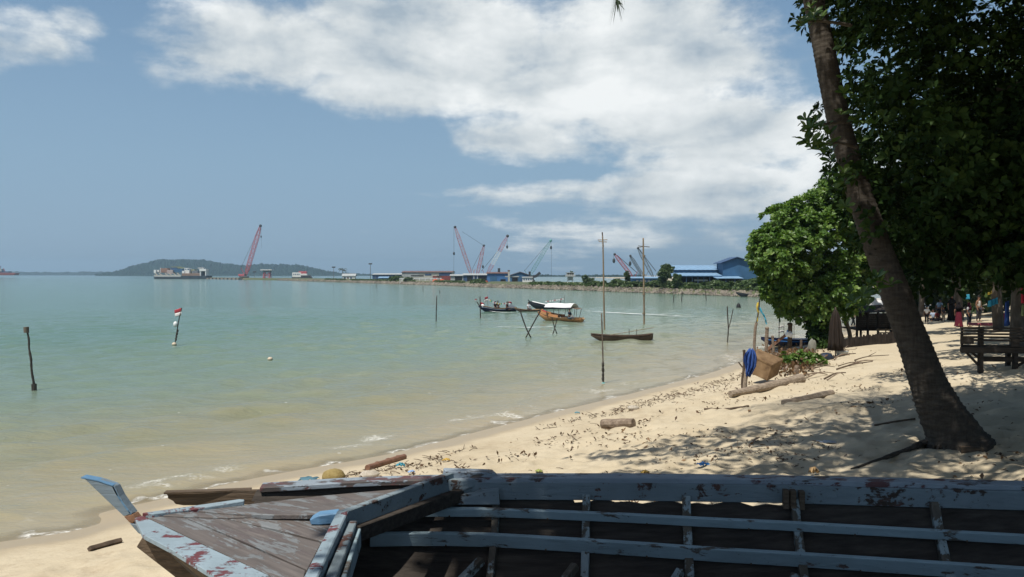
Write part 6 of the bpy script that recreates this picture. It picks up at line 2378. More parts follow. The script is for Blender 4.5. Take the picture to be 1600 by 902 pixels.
gbase = [(1562, 40, 8.5, 9, 1), (1590, 30, 8, 8, 2), (1440, 72, 10, 12, 3)]
GL = ['dark grove tree with a pale slanting trunk left of the thick pale trunk', 'dark grove tree with the thickest pale trunk, standing behind the red loungers', 'distant dark tree rising behind the beach visitors']
protos = []
for i, (u, D, h, w, sd_) in enumerate(gbase):
    x = (u - 800) / 1250 * D
    protos.append(grove_tree(GL[i], (x, D, gz(x, D)), h, w, 80 + sd_, lean=-.5 if i == 0 else .1, tall=.5))
for i, (u, D, sc, lb, k) in enumerate(((1650, 26, 1.0, 'dark grove tree at the right border, nearest of the grove', 1), (1500, 55, 1.15, 'dark grove tree behind the woman in the red skirt', 0), (1610, 52, 1.2, 'dark grove tree far behind the thick pale trunk', 2),
                                       (1390, 88, 1.0, 'far dark tree showing just right of the leaning palm', 2), (1530, 82, 1.15, 'far dark tree above the seated visitors', 0), (1660, 78, 1.2, 'far dark tree at the right border', 2),
                                       (1460, 110, 1.3, 'farthest dark tree closing the beach behind the visitors', 2), (1345, 112, 1.0, 'farthest dark tree seen left of the leaning palm', 0), (1580, 115, 1.4, 'farthest dark tree at the right end of the grove', 2), (1720, 36, 1.1, 'dark tree just beyond the right border', 0))):
    x = (u - 800) / 1250 * D
    copytree(protos[k], (x, D, gz(x, D)), rg.uniform(0, 6.28), sc, lb, 'grove behind the beach')

# hedge of undergrowth closing the view under the grove
UB = bush_mesh('undergrowth_leaves', 5.0, 3.2, 60, .55, 91)
UB.materials.clear()
UB.materials.append(m_leaf_far)
for i, (u, D, s, lb) in enumerate(((1425, 78, 1.4, 'dark shrub behind the white shirted boy'), (1475, 76, 1.5, 'dark shrub behind the seated visitors'), (1520, 74, 1.5, 'dark shrub behind the man in white shirt and dark trousers'), (1570, 66, 1.4, 'dark shrub between the pale trunks'),
                                   (1620, 60, 1.5, 'dark shrub at the right border behind the hanging cloths'), (1545, 95, 2.2, 'large dark shrub deep in the grove'), (1440, 100, 2.0, 'large dark shrub at the far end of the beach'), (1650, 44, 1.3, 'dark shrub at the right border behind the bench'))):
    x = (u - 800) / 1250 * D
    r_ = thing('shrub', lb, 'shrub', (x, D, gz(x, D)), 'undergrowth of the grove')
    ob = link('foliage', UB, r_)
    ob.scale = (s, s, s)
    ob.rotation_euler = (0, 0, i * 1.1)
    MB().tube([Vector(r_.location) + Vector((0, 0, -.2)), Vector(r_.location) + Vector((0, 0, 1.6))], [.1, .05], 5).build('stem', m_trunk, r_)

# ------------------------------------------------------------------ things on the sand
m_rockY = mat('yellow_rock', [(0.3, (0.20, 0.145, 0.05)), (0.7, (0.36, 0.28, 0.12))], 9, .9, .8, 22)
m_coral = mat('pale_coral', [(0.3, (0.33, 0.29, 0.23)), (0.7, (0.55, 0.50, 0.42))], 14, .9, .9, 30)
m_drift = mat('driftwood', [(0.25, (0.12, 0.09, 0.065)), (0.55, (0.30, 0.24, 0.18)), (0.8, (0.46, 0.39, 0.31))], 2.5, .85, .6, 6, (1.5, 8, 8))
m_log = mat('weathered_log', [(0.25, (0.10, 0.075, 0.055)), (0.55, (0.23, 0.175, 0.13)), (0.8, (0.40, 0.33, 0.26))], 3, .9, .7, 8, (1.5, 5, 5))
m_pipe = mat('brown_bamboo', [(0.3, (0.13, 0.065, 0.04)), (0.7, (0.26, 0.14, 0.09))], 4, .6, .3)
m_bluec = cloth((0.045, 0.10, 0.33))
m_bluep = flat('blue_plastic', (.05, .20, .50), .45)
m_dry = leaf_mat('dry_leaves', (0.055, 0.030, 0.014), (0.115, 0.062, 0.028), (0.24, 0.14, 0.06), .1)
m_twig = mat('twigs', [(0.3, (0.045, 0.032, 0.022)), (0.7, (0.14, 0.10, 0.07))], 6, .9, .3)


def lump(name, label, cat, u, v, size, m_, wob=.12, rz=0.0, seed=1, parts=None):
    p = PG(u, v)
    random.seed(seed)
    mb = MB()
    mb.ball(p + Vector((0, 0, size[2] * .55)), size, 16, 10, wob=wob, rot=Matrix.Rotation(rz, 3, 'Z'))
    ob = mb.build(name, m_, org=p, smooth=True)
    sb = ob.modifiers.new('sub', 'SUBSURF')
    sb.levels = sb.render_levels = 1
    return tag(ob, label, cat)


lump('rock', 'rounded yellowish rock lying at the water edge behind the wreck', 'rock', 521, 750, (.215, .17, .13), m_rockY, .07, .2, 3)
lump('coral_chunk', 'pale rough coral chunk right of the yellowish rock', 'coral', 577, 747, (.20, .11, .085), m_coral, .16, .3, 4)
lump('sand_clod', 'small pinkish clod on the wrack line above the short log', 'stone', 990, 640, (.16, .12, .07), m_coral, .16, 0, 5)


def log(name, label, cat, px, r, m_, n=9, wob=.08, lift=.7, group=None, sub=0):
    r_m = max(r) if isinstance(r, tuple) else r
    pts = [PG(u, v) + Vector((0, 0, r_m * lift)) for u, v in px]
    random.seed(hash(label) % 999 if False else len(label))
    mb = MB()
    pa_ = spline(pts, 5)
    rr = r if not isinstance(r, tuple) else r[0]
    r1_ = r[1] if isinstance(r, tuple) else r
    mb.tube(pa_, [(rr + (r1_ - rr) * i / (len(pa_) - 1)) * random.uniform(.95, 1.05) for i in range(len(pa_))], n, wob=wob)
    ob = mb.build(name, m_, org=pts[0], smooth=False, bevel=.006)
    return tag(ob, label, cat, group)


log('log', 'short thick sawn log lying alone on the open sand', 'log', [(941, 668), (990, 667)], .115, m_log, 10, .06)
log('drift_log', 'long smooth pale trunk lying in front of the brown box', 'log', [(1141, 622), (1195, 611), (1252, 598)], (.09, .165), m_drift, 12, .05)
log('driftwood_plank', 'low grey plank half buried in sand in front of the long pale trunk', 'plank', [(1222, 632), (1262, 624), (1300, 615)], .09, m_drift, 6, .1, lift=.25)
log('bamboo_cane', 'reddish brown jointed bamboo length lying near the water edge', 'bamboo', [(574, 735), (590, 730), (606, 725), (632, 717)], .062, m_pipe, 10, .03)
bmb = bpy.data.objects['bamboo_cane']
for k, (u, v) in enumerate(((590, 730), (607, 724.5), (622, 720))):
    p, q = PG(u - 1.2, v + .4), PG(u + 1.2, v - .4)
    MB().tube([p + Vector((0, 0, .043)), q + Vector((0, 0, .043))], .071, 10).build('node', m_pipe, bmb)
log('stick', 'dark short board end lying on wet sand left of the wreck bow', 'stick', [(139, 862), (164, 855), (190, 848)], .045, m_twig, 4, .05)
log('stick', 'thin dark stick lying on the sand left of the palm foot', 'stick', [(1366, 666), (1400, 660), (1430, 656)], .022, m_twig, 5, .2)
log('stick', 'dark twig lying across the sand in front of the two logs', 'stick', [(1100, 641), (1140, 640), (1170, 636)], .03, m_twig, 5, .3)

# plastic litter
rgl = np.random.default_rng(33)


def rag(name, label, cat, u, v, w, h, m_, seed):
    p = PG(u, v)
    rg_ = np.random.default_rng(seed)
    rows = [[p + Vector((w * (i / 5 - .5) + rg_.normal(0, w * .06), w * .7 * (j / 4 - .5) + rg_.normal(0, w * .06), .02 + h * abs(math.sin(i * 1.7 + j * 1.1 + seed)) * (1 - abs(i / 2.5 - 1) * .5))) for i in range(6)] for j in range(5)]
    mb = MB()
    mb.grid(rows)
    return tag(mb.build(name, m_, org=p, solid=.006, smooth=True), label, cat)


rag('plastic_bag', 'crumpled teal plastic scrap beside the bamboo length', 'litter', 626, 731, .16, .09, flat('teal_plastic', (.06, .26, .34), .4), 1)
rag('plastic_bag', 'small pale blue wrapper just above the wreck rail', 'litter', 643, 741, .12, .06, flat('pale_blue_plastic', (.25, .38, .62), .4), 2)
rag('plastic_bag', 'bright blue wrapper on shaded sand in the middle of the beach', 'litter', 1100, 729, .17, .05, m_bluep, 3)
rag('plastic_bag', 'yellow scrap on the sand right of the bamboo length', 'litter', 697, 722, .15, .06, flat('yellow_scrap', (.55, .36, .08), .6), 4)
rag('plastic_bag', 'ochre wrapper near the wreck rail left of the bright blue wrapper', 'litter', 1008, 742, .12, .06, flat('ochre_scrap', (.38, .25, .06), .6), 5)
rag('plastic_bag', 'small green and yellow scrap just behind the wreck rail', 'litter', 842, 739, .11, .04, flat('lime_scrap', (.30, .34, .10), .6), 6)
rag('plastic_bag', 'white plastic film on the shaded sand left of the palm', 'litter', 1294, 694, .28, .04, flat('clear_film', (.55, .57, .60), .3), 7)
rag('plastic_bag', 'tan dry husk standing near the wreck rail below the shaded sand', 'litter', 1272, 743, .12, .12, flat('husk_tan', (.36, .24, .12), .8), 8)
rag('fishing_net', 'tangle of dark and blue netting left of the yellowish rock', 'net', 483, 752, .34, .06, flat('blue_net', (.08, .17, .22), .8), 9)
rag('plastic_bag', 'teal scrap at the waterline below the float pole', 'litter', 902, 647, .14, .05, bpy.data.materials['teal_plastic'], 10)
p = PG(230, 857)
r_ = thing('plastic_cup', 'white plastic cup lying beside the wreck bow', 'cup', p)
MB().tube([p + Vector((-.07, 0, .035)), p + Vector((.07, .02, .045))], [.035, .05], 14, caps=False).build('wall', m_plas, r_, solid=.003)
MB().tube([p + Vector((-.073, 0, .035)), p + Vector((-.068, 0, .035))], .036, 14).build('base', m_plas, r_)

# ------------------------------------------------------------------ debris heap at the corner of the shore
hc_ = PG(1240, 585)
DH = hc_.y
# brown box
bc = PG(1198, 597)
r_ = thing('cool_box', 'battered brown foam box tipped on the debris heap', 'box', bc)
A_, B_, C_, D_ = PD(1182.5, 547, bc.y + .30), PD(1223, 563, bc.y + .12), PD(1206.5, 572, bc.y - .55), PD(1179.5, 559.5, bc.y - .30)
dn = PD(1199, 596, bc.y - .52) - C_
hi = [A_, B_, C_, D_]
lo = [x + dn for x in hi]
m_box = mat('brown_foam', [(0.3, (0.10, 0.060, 0.032)), (0.5, (0.19, 0.12, 0.062)), (0.7, (0.27, 0.18, 0.10))], 4, .9, .5, 30)
mb = MB()
mb.add(lo + hi, [(0, 1, 2, 3), (4, 5, 6, 7), (0, 1, 5, 4), (1, 2, 6, 5), (2, 3, 7, 6), (3, 0, 4, 7)])
mb.build('body', m_box, r_, bevel=.02)
cen = sum(hi, Vector()) / 4
MB().slab([cen + (x - cen) * 1.04 - dn.normalized() * .05 for x in hi], dn.normalized() * .07).build('lid', m_box, r_, bevel=.015)
# two posts with a blue cloth
p = PG(1161, 612)
r_ = thing('post', 'thin dark leaning post left of the blue cloth', 'post', p)
MB().tube(spline([p + Vector((0, 0, -.2)), PD(1160, 595, p.y), PD(1163, 570, p.y), PD(1162.5, 547, p.y)], 4), .045, 7, wob=.12).build('shaft', m_twig, r_)
MB().tube([PD(1160, 574, p.y), PD(1154, 566, p.y - .05)], .02, 5).build('snag', m_twig, r_)
p = PG(1165.5, 613)
r_ = thing('post', 'pale leaning post carrying the blue cloth', 'post', p)
MB().tube(spline([p + Vector((0, 0, -.2)), PD(1164, 600, p.y), PD(1168, 575, p.y), PD(1172, 552, p.y)], 4), .065, 8, wob=.08).build('shaft', m_drift, r_)
cp = PD(1172, 552, p.y - .05)
mb = MB()
rows = []
rgc = np.random.default_rng(5)
for j in range(13):
    v = 546 + j * 3.5
    wl = [2.5, 5, 7.5, 9, 9.5, 9.5, 9, 8.5, 7.5, 6.5, 5.5, 4.5, 3.5][j]
    sh_ = [1.5, 1, .5, 0, 0, 0, .3, .8, .5, -.5, -1.8, -2.6, -3][j]
    rows.append([PD(1172.0 + sh_ + wl * math.sin(a) * (1 + .10 * math.sin(a * 9 + j * .4)) + rgc.normal(0, .25), v + 1.6 * math.sin(a * 6 + j) + rgc.normal(0, .3), p.y - .02 - .15 * math.cos(a) - .06 * math.cos(a * 9 + j * .5) * min(1, j / 3)) for a in np.linspace(-2.8, 2.8, 44)])
mb.grid(rows)
tag(mb.build('blue_cloth', m_bluec, org=cp, solid=.008, smooth=True), 'rumpled blue cloth hung over the pale leaning post', 'cloth')
# ribbon pole
p = PG(1180, 562)
DR_ = p.y
r_ = thing('ribbon_pole', 'slender pole flying one yellow and one blue ribbon beside the box', 'pole', p)
MB().tube(spline([p + Vector((0, 0, -.2)), PD(1178.6, 540, DR_), PD(1180, 515, DR_), PD(1182, 504, DR_)], 4), .065, 7, wob=.1).build('shaft', m_log, r_)
MB().tube([PD(1182, 505, DR_), PD(1186, 480, DR_), PD(1187, 467, DR_)], .03, 6).build('top_stick', m_poled, r_)
for px, cm in (([(1184.5, 473), (1183, 482), (1185, 490), (1183, 503)], m_yellow), ([(1187, 481), (1190, 488), (1194, 494), (1196, 500), (1198, 507)], m_cyan)):
    sp = spline([PD(u, v, DR_ - .02) for u, v in px], 4)
    rows = [[q_ + Vector((-.045 * (1 - .4 * i / len(sp)), .03 * math.sin(i), 0)), q_ + Vector((.045 * (1 - .4 * i / len(sp)), .03 * math.cos(i * 1.3), .012))] for i, q_ in enumerate(sp)]
    mb = MB()
    mb.grid(rows)
    mb.build('ribbon', cm, r_, solid=.004, smooth=True)
# second little flagged pole: green ribbon
p = PG(1217, 548)
r_ = thing('ribbon_pole', 'thin pole with a drooping green ribbon under the sunny tree', 'pole', p)
MB().tube([p, PD(1217.5, 500, p.y), PD(1217, 478, p.y)], .02, 6).build('shaft', m_poled, r_)
mb = MB()
sp = spline([PD(1217, 486, p.y), PD(1218, 494, p.y), PD(1219, 504, p.y)], 4)
mb.grid([[q_ + Vector((-.03, 0, 0)), q_ + Vector((.03, .02, .01))] for q_ in sp])
mb.build('ribbon', m_greenc, r_, solid=.004)

# stumps and posts of the old fence
for (u, vb, vt, r, lb, mm, ln) in ((1197, 556, 513, .085, 'pale knotty fence post left of the beached boat', m_log, 1.5), (1209, 557, 526, .06, 'grey fence post under the bow of the beached boat', m_log, -2), (1217.5, 551, 539, .06, 'short dark stump left of the leaning brown plank', m_twig, 0),
                                   (1251, 553, 531, .06, 'dark upright stake above the green shrub', m_twig, 1), (1234, 549, 507, .115, 'thick dark fence post behind the white jerrycan', m_twig, .5), (1243, 588, 571, .075, 'pale split stump in front of the green shrub', m_log, 3), (1246.5, 588, 574, .05, 'second split stump close beside the pale one', m_log, -2)):
    p = PG(u, vb)
    r_ = thing('fence_post', lb, 'post', p, 'stumps and posts of the debris heap')
    random.seed(int(u))
    MB().tube(spline([p + Vector((0, 0, -.3)), p, PD(u + ln * .4, (vb + vt) / 2, p.y), PD(u + ln, vt, p.y)], 4), r, 8, wob=.12).build('shaft', mm, r_)
    if vb - vt > 25:
        MB().ball(PD(u + ln, vt, p.y), (r * 1.25, r * 1.25, r * .8), 8, 6, wob=.15).build('knob', mm, r_)
# white jerrycan
p = PD(1233, 523, PG(1234, 549).y - .35)
r_ = thing('jerrycan', 'translucent white jerrycan tilted on top of the leaning plank', 'jerrycan', p)
rt = Matrix.Rotation(.32, 3, 'Y') @ Matrix.Rotation(.0, 3, 'Z')
MB().box(p, (.34, .22, .24), rot=rt).build('body', m_plas, r_, bevel=.05)
MB().tube([p + rt @ Vector((-.13, 0, .12)), p + rt @ Vector((-.15, 0, .18))], .035, 10).build('cap', m_bluep, r_)
MB().tube(spline([p + rt @ Vector((-.05, 0, .12)), p + rt @ Vector((.0, 0, .17)), p + rt @ Vector((.10, 0, .12))], 4), .018, 6).build('handle', m_plas, r_)
a, b_ = PD(1199, 546, p.y + .1), PD(1230, 522, p.y + .12)
tag(MB().rail([a, b_], .05, .14, up=(0, .2, 1)).build('plank', m_pipe, org=a, bevel=.006), 'reddish plank slanting up from the heap to the jerrycan', 'plank')
a, b_ = PD(1254, 553, PG(1251, 553).y), PD(1272, 536, PG(1251, 553).y + .3)
tag(MB().rail([a, b_], .04, .12, up=(0, .2, 1)).build('plank', m_log, org=a, bevel=.006), 'grey plank slanting beside the dark upright stake', 'plank')

# beached dark boat behind the heap
nb = at_px(1238, 541)


def ex_beached(r_, top):
    for s in (-1, 1):
        MB().rail([(x, w * s * 1.02, z - .16) for x, w, z in top[:-1]], .03, .05).build('rubbing_strip', m_bluep, r_)
    MB().box((.6, 0, .62), (.5, .5, .22)).build('deck_box', m_bluep, r_, bevel=.03)
    MB().box((-1.0, 0, .56), (2.0, 1.0, .10)).build('deck_cover', m_navyh, r_, bevel=.02)
    for i, x in enumerate((-.1, .75)):
        MB().tube([(x, .1, .4), (x, .1, 1.9)], .022, 6).build('mast', m_polew, r_)
    MB().ball((2.2, -.25, .62), (.11, .11, .11), 10, 8).build('fender', m_plas, r_, smooth=True)
    flag('', '', (.75, .1, 1.75), .5, .16, .05, parent=r_, ang=.1, cols=(m_flagwhite,))
    flag('', '', (.75, .1, 1.35), .55, .16, .05, parent=r_, ang=.2, cols=(m_flagwhite,))


small_boat('moored_boat', 'dark blue boat moored close to shore behind the debris heap', nb, math.pi, 4.6, 1.3, .58, .18, .1, m_navyh, m_navyh, m_woodin, extras=ex_beached, dbow=.35, sc=.66)

# heap of branches and dead leaves
rgh = np.random.default_rng(21)
for i in range(30):
    u0, v0 = rgh.uniform(1205, 1335), rgh.uniform(552, 596)
    if u0 < 1240 and v0 > 585:
        continue
    p = PG(u0, v0)
    L_ = rgh.uniform(.5, 1.5)
    a = rgh.uniform(-.5, .7)
    q = p + Vector((math.cos(a) * L_, math.sin(a) * L_ * .7, 0))
    q.z = gz(q.x, q.y) + rgh.uniform(.02, .22)
    m_ = p.lerp(q, .5) + Vector((rgh.normal(0, .06), rgh.normal(0, .06), rgh.uniform(.05, .16)))
    r0 = rgh.uniform(.014, .035)
    mb = MB()
    mb.tube(spline([p + Vector((0, 0, .03)), m_, q], 4), [r0 * (1 - .06 * k) for k in range(9)], 6, wob=.15)
    if i % 3 == 0:
        mb.tube([m_, m_ + Vector((rgh.normal(0, .2), rgh.normal(0, .2), .16))], [r0 * .7, r0 * .3], 5)
    tag(mb.build('dead_branch', m_log if i % 2 else m_twig, org=p), 'bare dead branch lying in the tangle beside the green shrub and box', 'branch', 'dead branches of the debris heap')
C, N = [], []
for i in range(900):
    u0, v0 = rgh.normal(1232, 24), rgh.normal(566, 11)
    if not (1180 < u0 < 1300 and 543 < v0 < 592):
        continue
    p = PG(u0, v0)
    C.append((p.x, p.y, p.z + abs(rgh.normal(0, .10)) + .02))
    N.append(rgh.normal(0, .6, 3) + np.array([0, 0, .8]))
V, Tq, Hh = rosettes(C, N, 2, .17, .10, rgh, tilt=(.9, 1.6), droop=-.15)
tag(link('dead_leaf_heap', np_mesh('dead_leaf_heap', V, Tq, m_dry, {'hue': Hh}, False, 3)), kind='stuff')
# grey green tarpaulin lump with stones and the dark sack
lump('sack', 'dark blue crumpled sack right of the green shrub', 'sack', 1291, 563, (.34, .26, .20), flat('dark_blue_sack', (.018, .028, .05), .55), .13, .2, 8)
lump('net_heap', 'grey heap of old netting propped behind the green shrub', 'net', 1269, 551, (.20, .18, .42), flat('grey_net', (.20, .20, .17), .95), .2, .2, 9)
# green shrub
p = PG(1252, 572)
r_ = thing('shrub', 'low leafy bright green shrub growing from the debris heap', 'shrub', p)
bl = [((p.x - .45, p.y, p.z + .25), (.45, .35, .24), 1), ((p.x + .05, p.y, p.z + .30), (.45, .35, .28), 1), ((p.x + .55, p.y + .1, p.z + .22), (.4, .35, .22), .9), ((p.x + .2, p.y - .3, p.z + .15), (.6, .25, .16), .7)]
big_crown(r_, bl, 60, 7, 6, .15, .085, m_leaf_mid, 66, shell=.4, rc=.12, name='foliage')
for k in range(6):
    a = k * 1.05
    MB().tube([p + Vector((0, 0, -.05)), p + Vector((math.cos(a) * .45, math.sin(a) * .3, .3))], [.018, .008], 5).build('stem', m_twig, r_)

# closed parasol
p = PG(1305.5, 558)
DPz = p.y
r_ = thing('parasol', 'closed brown beach parasol standing upright beside the sunny tree trunk', 'parasol', p)
MB().tube([p + Vector((0, 0, -.2)), PD(1305.5, 480, DPz)], .028, 8).build('pole', m_polew, r_)
m_para = mat('brown_thatch_cloth', [(0.3, (0.010, 0.007, 0.006)), (0.7, (0.034, 0.023, 0.016))], 3, .9, .6, 8, (8, 8, .6))  # brown cloth darkened in colour for the tree's shade
mb = MB()
rows = []
for j, (v, w) in enumerate(((484, 1.5), (492, 5), (505, 7.5), (520, 8.5), (535, 9.5), (547.5, 10.5))):
    rows.append([PD(1305.5, v, DPz) + Vector((math.cos(a) * (1 + .22 * math.cos(a * 8)), math.sin(a) * (1 + .22 * math.cos(a * 8)), .03 * math.cos(a * 8) * (j == 5))) * (w / 1250 * DPz) for a in np.linspace(0, 2 * math.pi, 49)])
mb.grid(rows)
mb.build('folded_canopy', m_para, r_, solid=.012, smooth=True)
for k in range(8):
    a = k * math.pi / 4
    MB().tube([PD(1305.5, 486, DPz), PD(1305.5, 549, DPz) + Vector((math.cos(a), math.sin(a), 0)) * (12.5 / 1250 * DPz)], .009, 5).build('rib', m_polew, r_)
p = PG(1315.5, 556)
r_ = thing('pail', 'low tapered pail standing in the parasol shade', 'pail', p)
MB().tube([p, p + Vector((0, 0, .20))], [.17, .27], 16, caps=False).build('wall', m_grey, r_, solid=.015)
MB().tube([p + Vector((0, 0, .0)), p + Vector((0, 0, .02))], .17, 16).build('base', m_grey, r_)

# stall with a low roof, and a railing
ps = PG(1366, 528)
DS = ps.y
r_ = thing('beach_stall', 'dark low stall on posts with a pale tilted roof, half behind the palm', 'stall', ps)
m_stall = mat('shade_dark_wood', [(0.3, (0.014, 0.011, 0.009)), (0.7, (0.042, 0.033, 0.027))], 4, .9, .4)  # wood colour darkened to carry the shade of the trees
for (u, dy) in ((1339, 0), (1356, 0), (1372, 0), (1392, 0), (1345, 2), (1395, 2)):
    b0 = PD(u, 529, DS + dy)
    b0.z = gz(b0.x, b0.y) - .2
    MB().beam(b0, PD(u, 478 if u > 1390 else 488, DS + dy), .10, .10, up=(0, 1, 0)).build('post', m_stall, r_)
for i in range(9):
    v = 491 + i * 2.9
    MB().beam(PD(1339, v, DS + .05), PD(1393, v, DS + .05), .04, .10 if i < 8 else .2).build('wall_slat', m_stall, r_)
a, b_ = PD(1334, 489.5, DS - .1), PD(1398, 486, DS - .1)
for i in range(7):
    f0, f1 = i / 7, (i + .96) / 7
    MB().slab([a.lerp(b_, f0), a.lerp(b_, f1), a.lerp(b_, f1) + Vector((0, 2.4, .45)), a.lerp(b_, f0) + Vector((0, 2.4, .45))], .04).build('roof_board', m_stall, r_)
MB().slab([PD(1341, 487, DS + 1.2), PD(1366, 466, DS + 1.6), PD(1392, 466, DS + 1.8), PD(1392, 487, DS + 1.3)], Vector((0, .04, 0))).build('tarpaulin', m_canvas, r_)
MB().slab([PD(1338, 514, DS), PD(1394, 514, DS), PD(1394, 514, DS) + Vector((0, 2, 0)), PD(1338, 514, DS) + Vector((0, 2, 0))], .08).build('platform', m_stall, r_)
pf = PG(1384, 527)
r_ = thing('bamboo_railing', 'low bamboo railing between the stall and the leaning palm', 'railing', pf)
for u in (1372, 1384, 1398, 1410):
    b0 = PD(u, 529, pf.y)
    b0.z = gz(b0.x, b0.y) - .1
    MB().tube([b0, PD(u, 513.5, pf.y)], .035, 7).build('post', m_bamboo, r_)
for v in (515, 520, 525):
    MB().tube([PD(1370, v, pf.y - .04), PD(1412, v, pf.y - .04)], .03, 7).build('rail', m_bamboo, r_)
# low dark planting box edge under the tree
pq = PG(1345, 541)
r_ = thing('low_fence', 'low dark fence of uneven boards along the foot of the stall', 'fence', pq)
for i in range(36):
    u = 1316 + i * 2.4
    p0 = PG(u, 541)
    p0 = PD(u, 541, pq.y + .02 * (i % 3))
    zz = gz(p0.x, p0.y)
    h = .42 + .14 * rgh.random()
    MB().box((p0.x, p0.y, zz + h / 2 - .05), (.082, .03, h + .1), rz=rgh.normal(0, .1)).build('board', m_stall, r_)

# bamboo bench at the right
pb2 = PG(1532, 582)
DB2 = pb2.y
r_ = thing('bamboo_bench', 'long dark bamboo bench with a slatted back at the right border', 'bench', pb2)
m_bench = mat('dark_bench_wood', [(0.3, (0.018, 0.015, 0.012)), (0.7, (0.058, 0.048, 0.039))], 3, .85, .4, 8, (1, 6, 6))


def bp(u, v, dy=0.0):
    return PD(u, v, DB2 + dy)


zf = lambda x, y: gz(x, y) - .15
for (u, dy, vt) in ((1532, 0, 511), (1586, 0, 533), (1655, 0, 511), (1575, 1.3, 541), (1670, 1.3, 510)):
    q = PD(u, 560, DB2 + dy)
    MB().beam((q.x, q.y, zf(q.x, q.y)), (q.x, q.y, PD(u, vt, DB2 + dy).z), .12, .12, up=(0, 1, 0)).build('leg', m_bench, r_, bevel=.01)
MB().beam(bp(1503, 549, -.02), bp(1503, 511, -.02), .05, .05, up=(0, 1, 0)).build('post', m_bench, r_)
for i, v in enumerate((512.5, 517, 521.8, 526.6, 531.4)):
    MB().tube([bp(1501 + rgh.uniform(-1, 2), v, -.08), bp(1580, v + .8, -.08), bp(1680, v + 1.6, -.08)], .028, 7, wob=.1).build('back_slat', m_bench, r_)
for i in range(8):
    MB().tube([bp(1503, 541.5, .0 + i * .17), bp(1680, 541.5 + 1.5, .0 + i * .17)], .05, 7).build('seat_slat', m_bench, r_)
MB().rail([bp(1501, 547, -.1), bp(1680, 549, -.1)], .07, .16).build('seat_rail', m_bench, r_)
MB().rail([bp(1501, 531.5, -.12), bp(1521, 531.5, -.12)], .05, .22).build('armrest', m_bench, r_)
MB().rail([bp(1580, 536, -.12), bp(1592, 536, -.12)], .07, .22).build('armrest', m_bench, r_)
for (ua, va, ub, vb_) in ((1508, 549, 1530, 572), (1516, 549, 1532, 562), (1630, 549, 1586, 574)):
    MB().rail([bp(ua, va, .02), bp(ub, vb_, .02)], .05, .07, up=(0, 1, 0)).build('brace', m_bench, r_)
MB().rail([bp(1535, 561, .02), bp(1680, 563, .02)], .06, .14).build('stretcher', m_bench, r_)

# loungers, cloths
pl_ = PG(1545, 512)
m_pinkc = cloth((.45, .13, .15))
m_redc = cloth((.42, .03, .05))
r_ = thing('lounge_chair', 'pink padded lounger behind the bench', 'lounger', pl_)
DL = pl_.y
for (u, dy) in ((1530, 0), (1566, 0), (1530, .8), (1566, .8)):
    q = PD(u, 512, DL + dy)
    MB().beam((q.x, q.y, zf(q.x, q.y)), (q.x, q.y, PD(u, 506, DL).z), .06, .06, up=(0, 1, 0)).build('leg', m_stall, r_)
MB().slab([PD(1527, 505.5, DL), PD(1570, 505.5, DL), PD(1570, 505.5, DL) + Vector((0, .9, 0)), PD(1527, 505.5, DL) + Vector((0, .9, 0))], .14).build('cushion', m_pinkc, r_, bevel=.03)
MB().slab([PD(1558, 490, DL + .1), PD(1571, 490, DL + .1), PD(1570, 505, DL), PD(1552, 505, DL)], Vector((0, .08, 0))).build('backrest', m_redc, r_, bevel=.02)
MB().tube([PD(1526, 492, DL + .2), PD(1560, 494, DL + .2)], .035, 6).build('armrail', m_bamboo, r_)


def hang(name, label, px, D, m_, seed=1):
    """a cloth hanging in folds from its upper edge"""
    (ua, va), (ub, vb_), drop = px
    rows = []
    for j in range(6):
        rows.append([PD(ua + (ub - ua) * i / 11, va + (vb_ - va) * i / 11 + drop * j / 5, D) + Vector((0, .08 * math.sin(i * 1.7 + seed) * (.4 + j / 5), 0)) for i in range(12)])
    mb = MB()
    mb.grid(rows)
    top_ = PD((ua + ub) / 2, (va + vb_) / 2, D)
    r2 = thing(name, label, 'cloth', top_, 'cloths hung under the grove')
    mb.build('cloth', m_, r2, solid=.008, smooth=True)
    MB().tube([PD(ua - 2, va, D), PD(ub + 2, vb_, D)], .012, 5).build('cord', m_poled, r2)
    return r2


hang('hanging_cloth', 'long blue cloth hanging beside the thick pale trunk', ((1571.5, 472), (1576, 470), 38), 29.2, m_bluec, 1)
hang('hanging_cloth', 'turquoise cloth slung between the two pale trunks', ((1545, 470), (1560, 464), 10), 34, m_cyan, 2)
hang('hanging_cloth', 'red cloth hanging at the right border', ((1596, 448), (1606, 448), 26), 28, m_redc, 3)
hang('hanging_cloth', 'pale green cloth hanging below the red cloth at the right border', ((1596, 476), (1606, 476), 18), 28, cloth((.30, .36, .18)), 4)
hang('hanging_cloth', 'small yellow cloth hanging above the turquoise one', ((1544, 451), (1548, 449), 10), 38, m_yellow, 5)
hang('hanging_cloth', 'sky blue and green bundle hanging above the man in the white shirt', ((1510, 460), (1514.5, 460), 8), 46, m_cyan, 6)

# people on the beach
PBG = 'people on the beach'


def stand(label, u, v, h, rz, **kw):
    p = PG(u, v)
    return person(label, p, rz, kw.pop('pose', 'stand'), h, group=PBG, **kw)


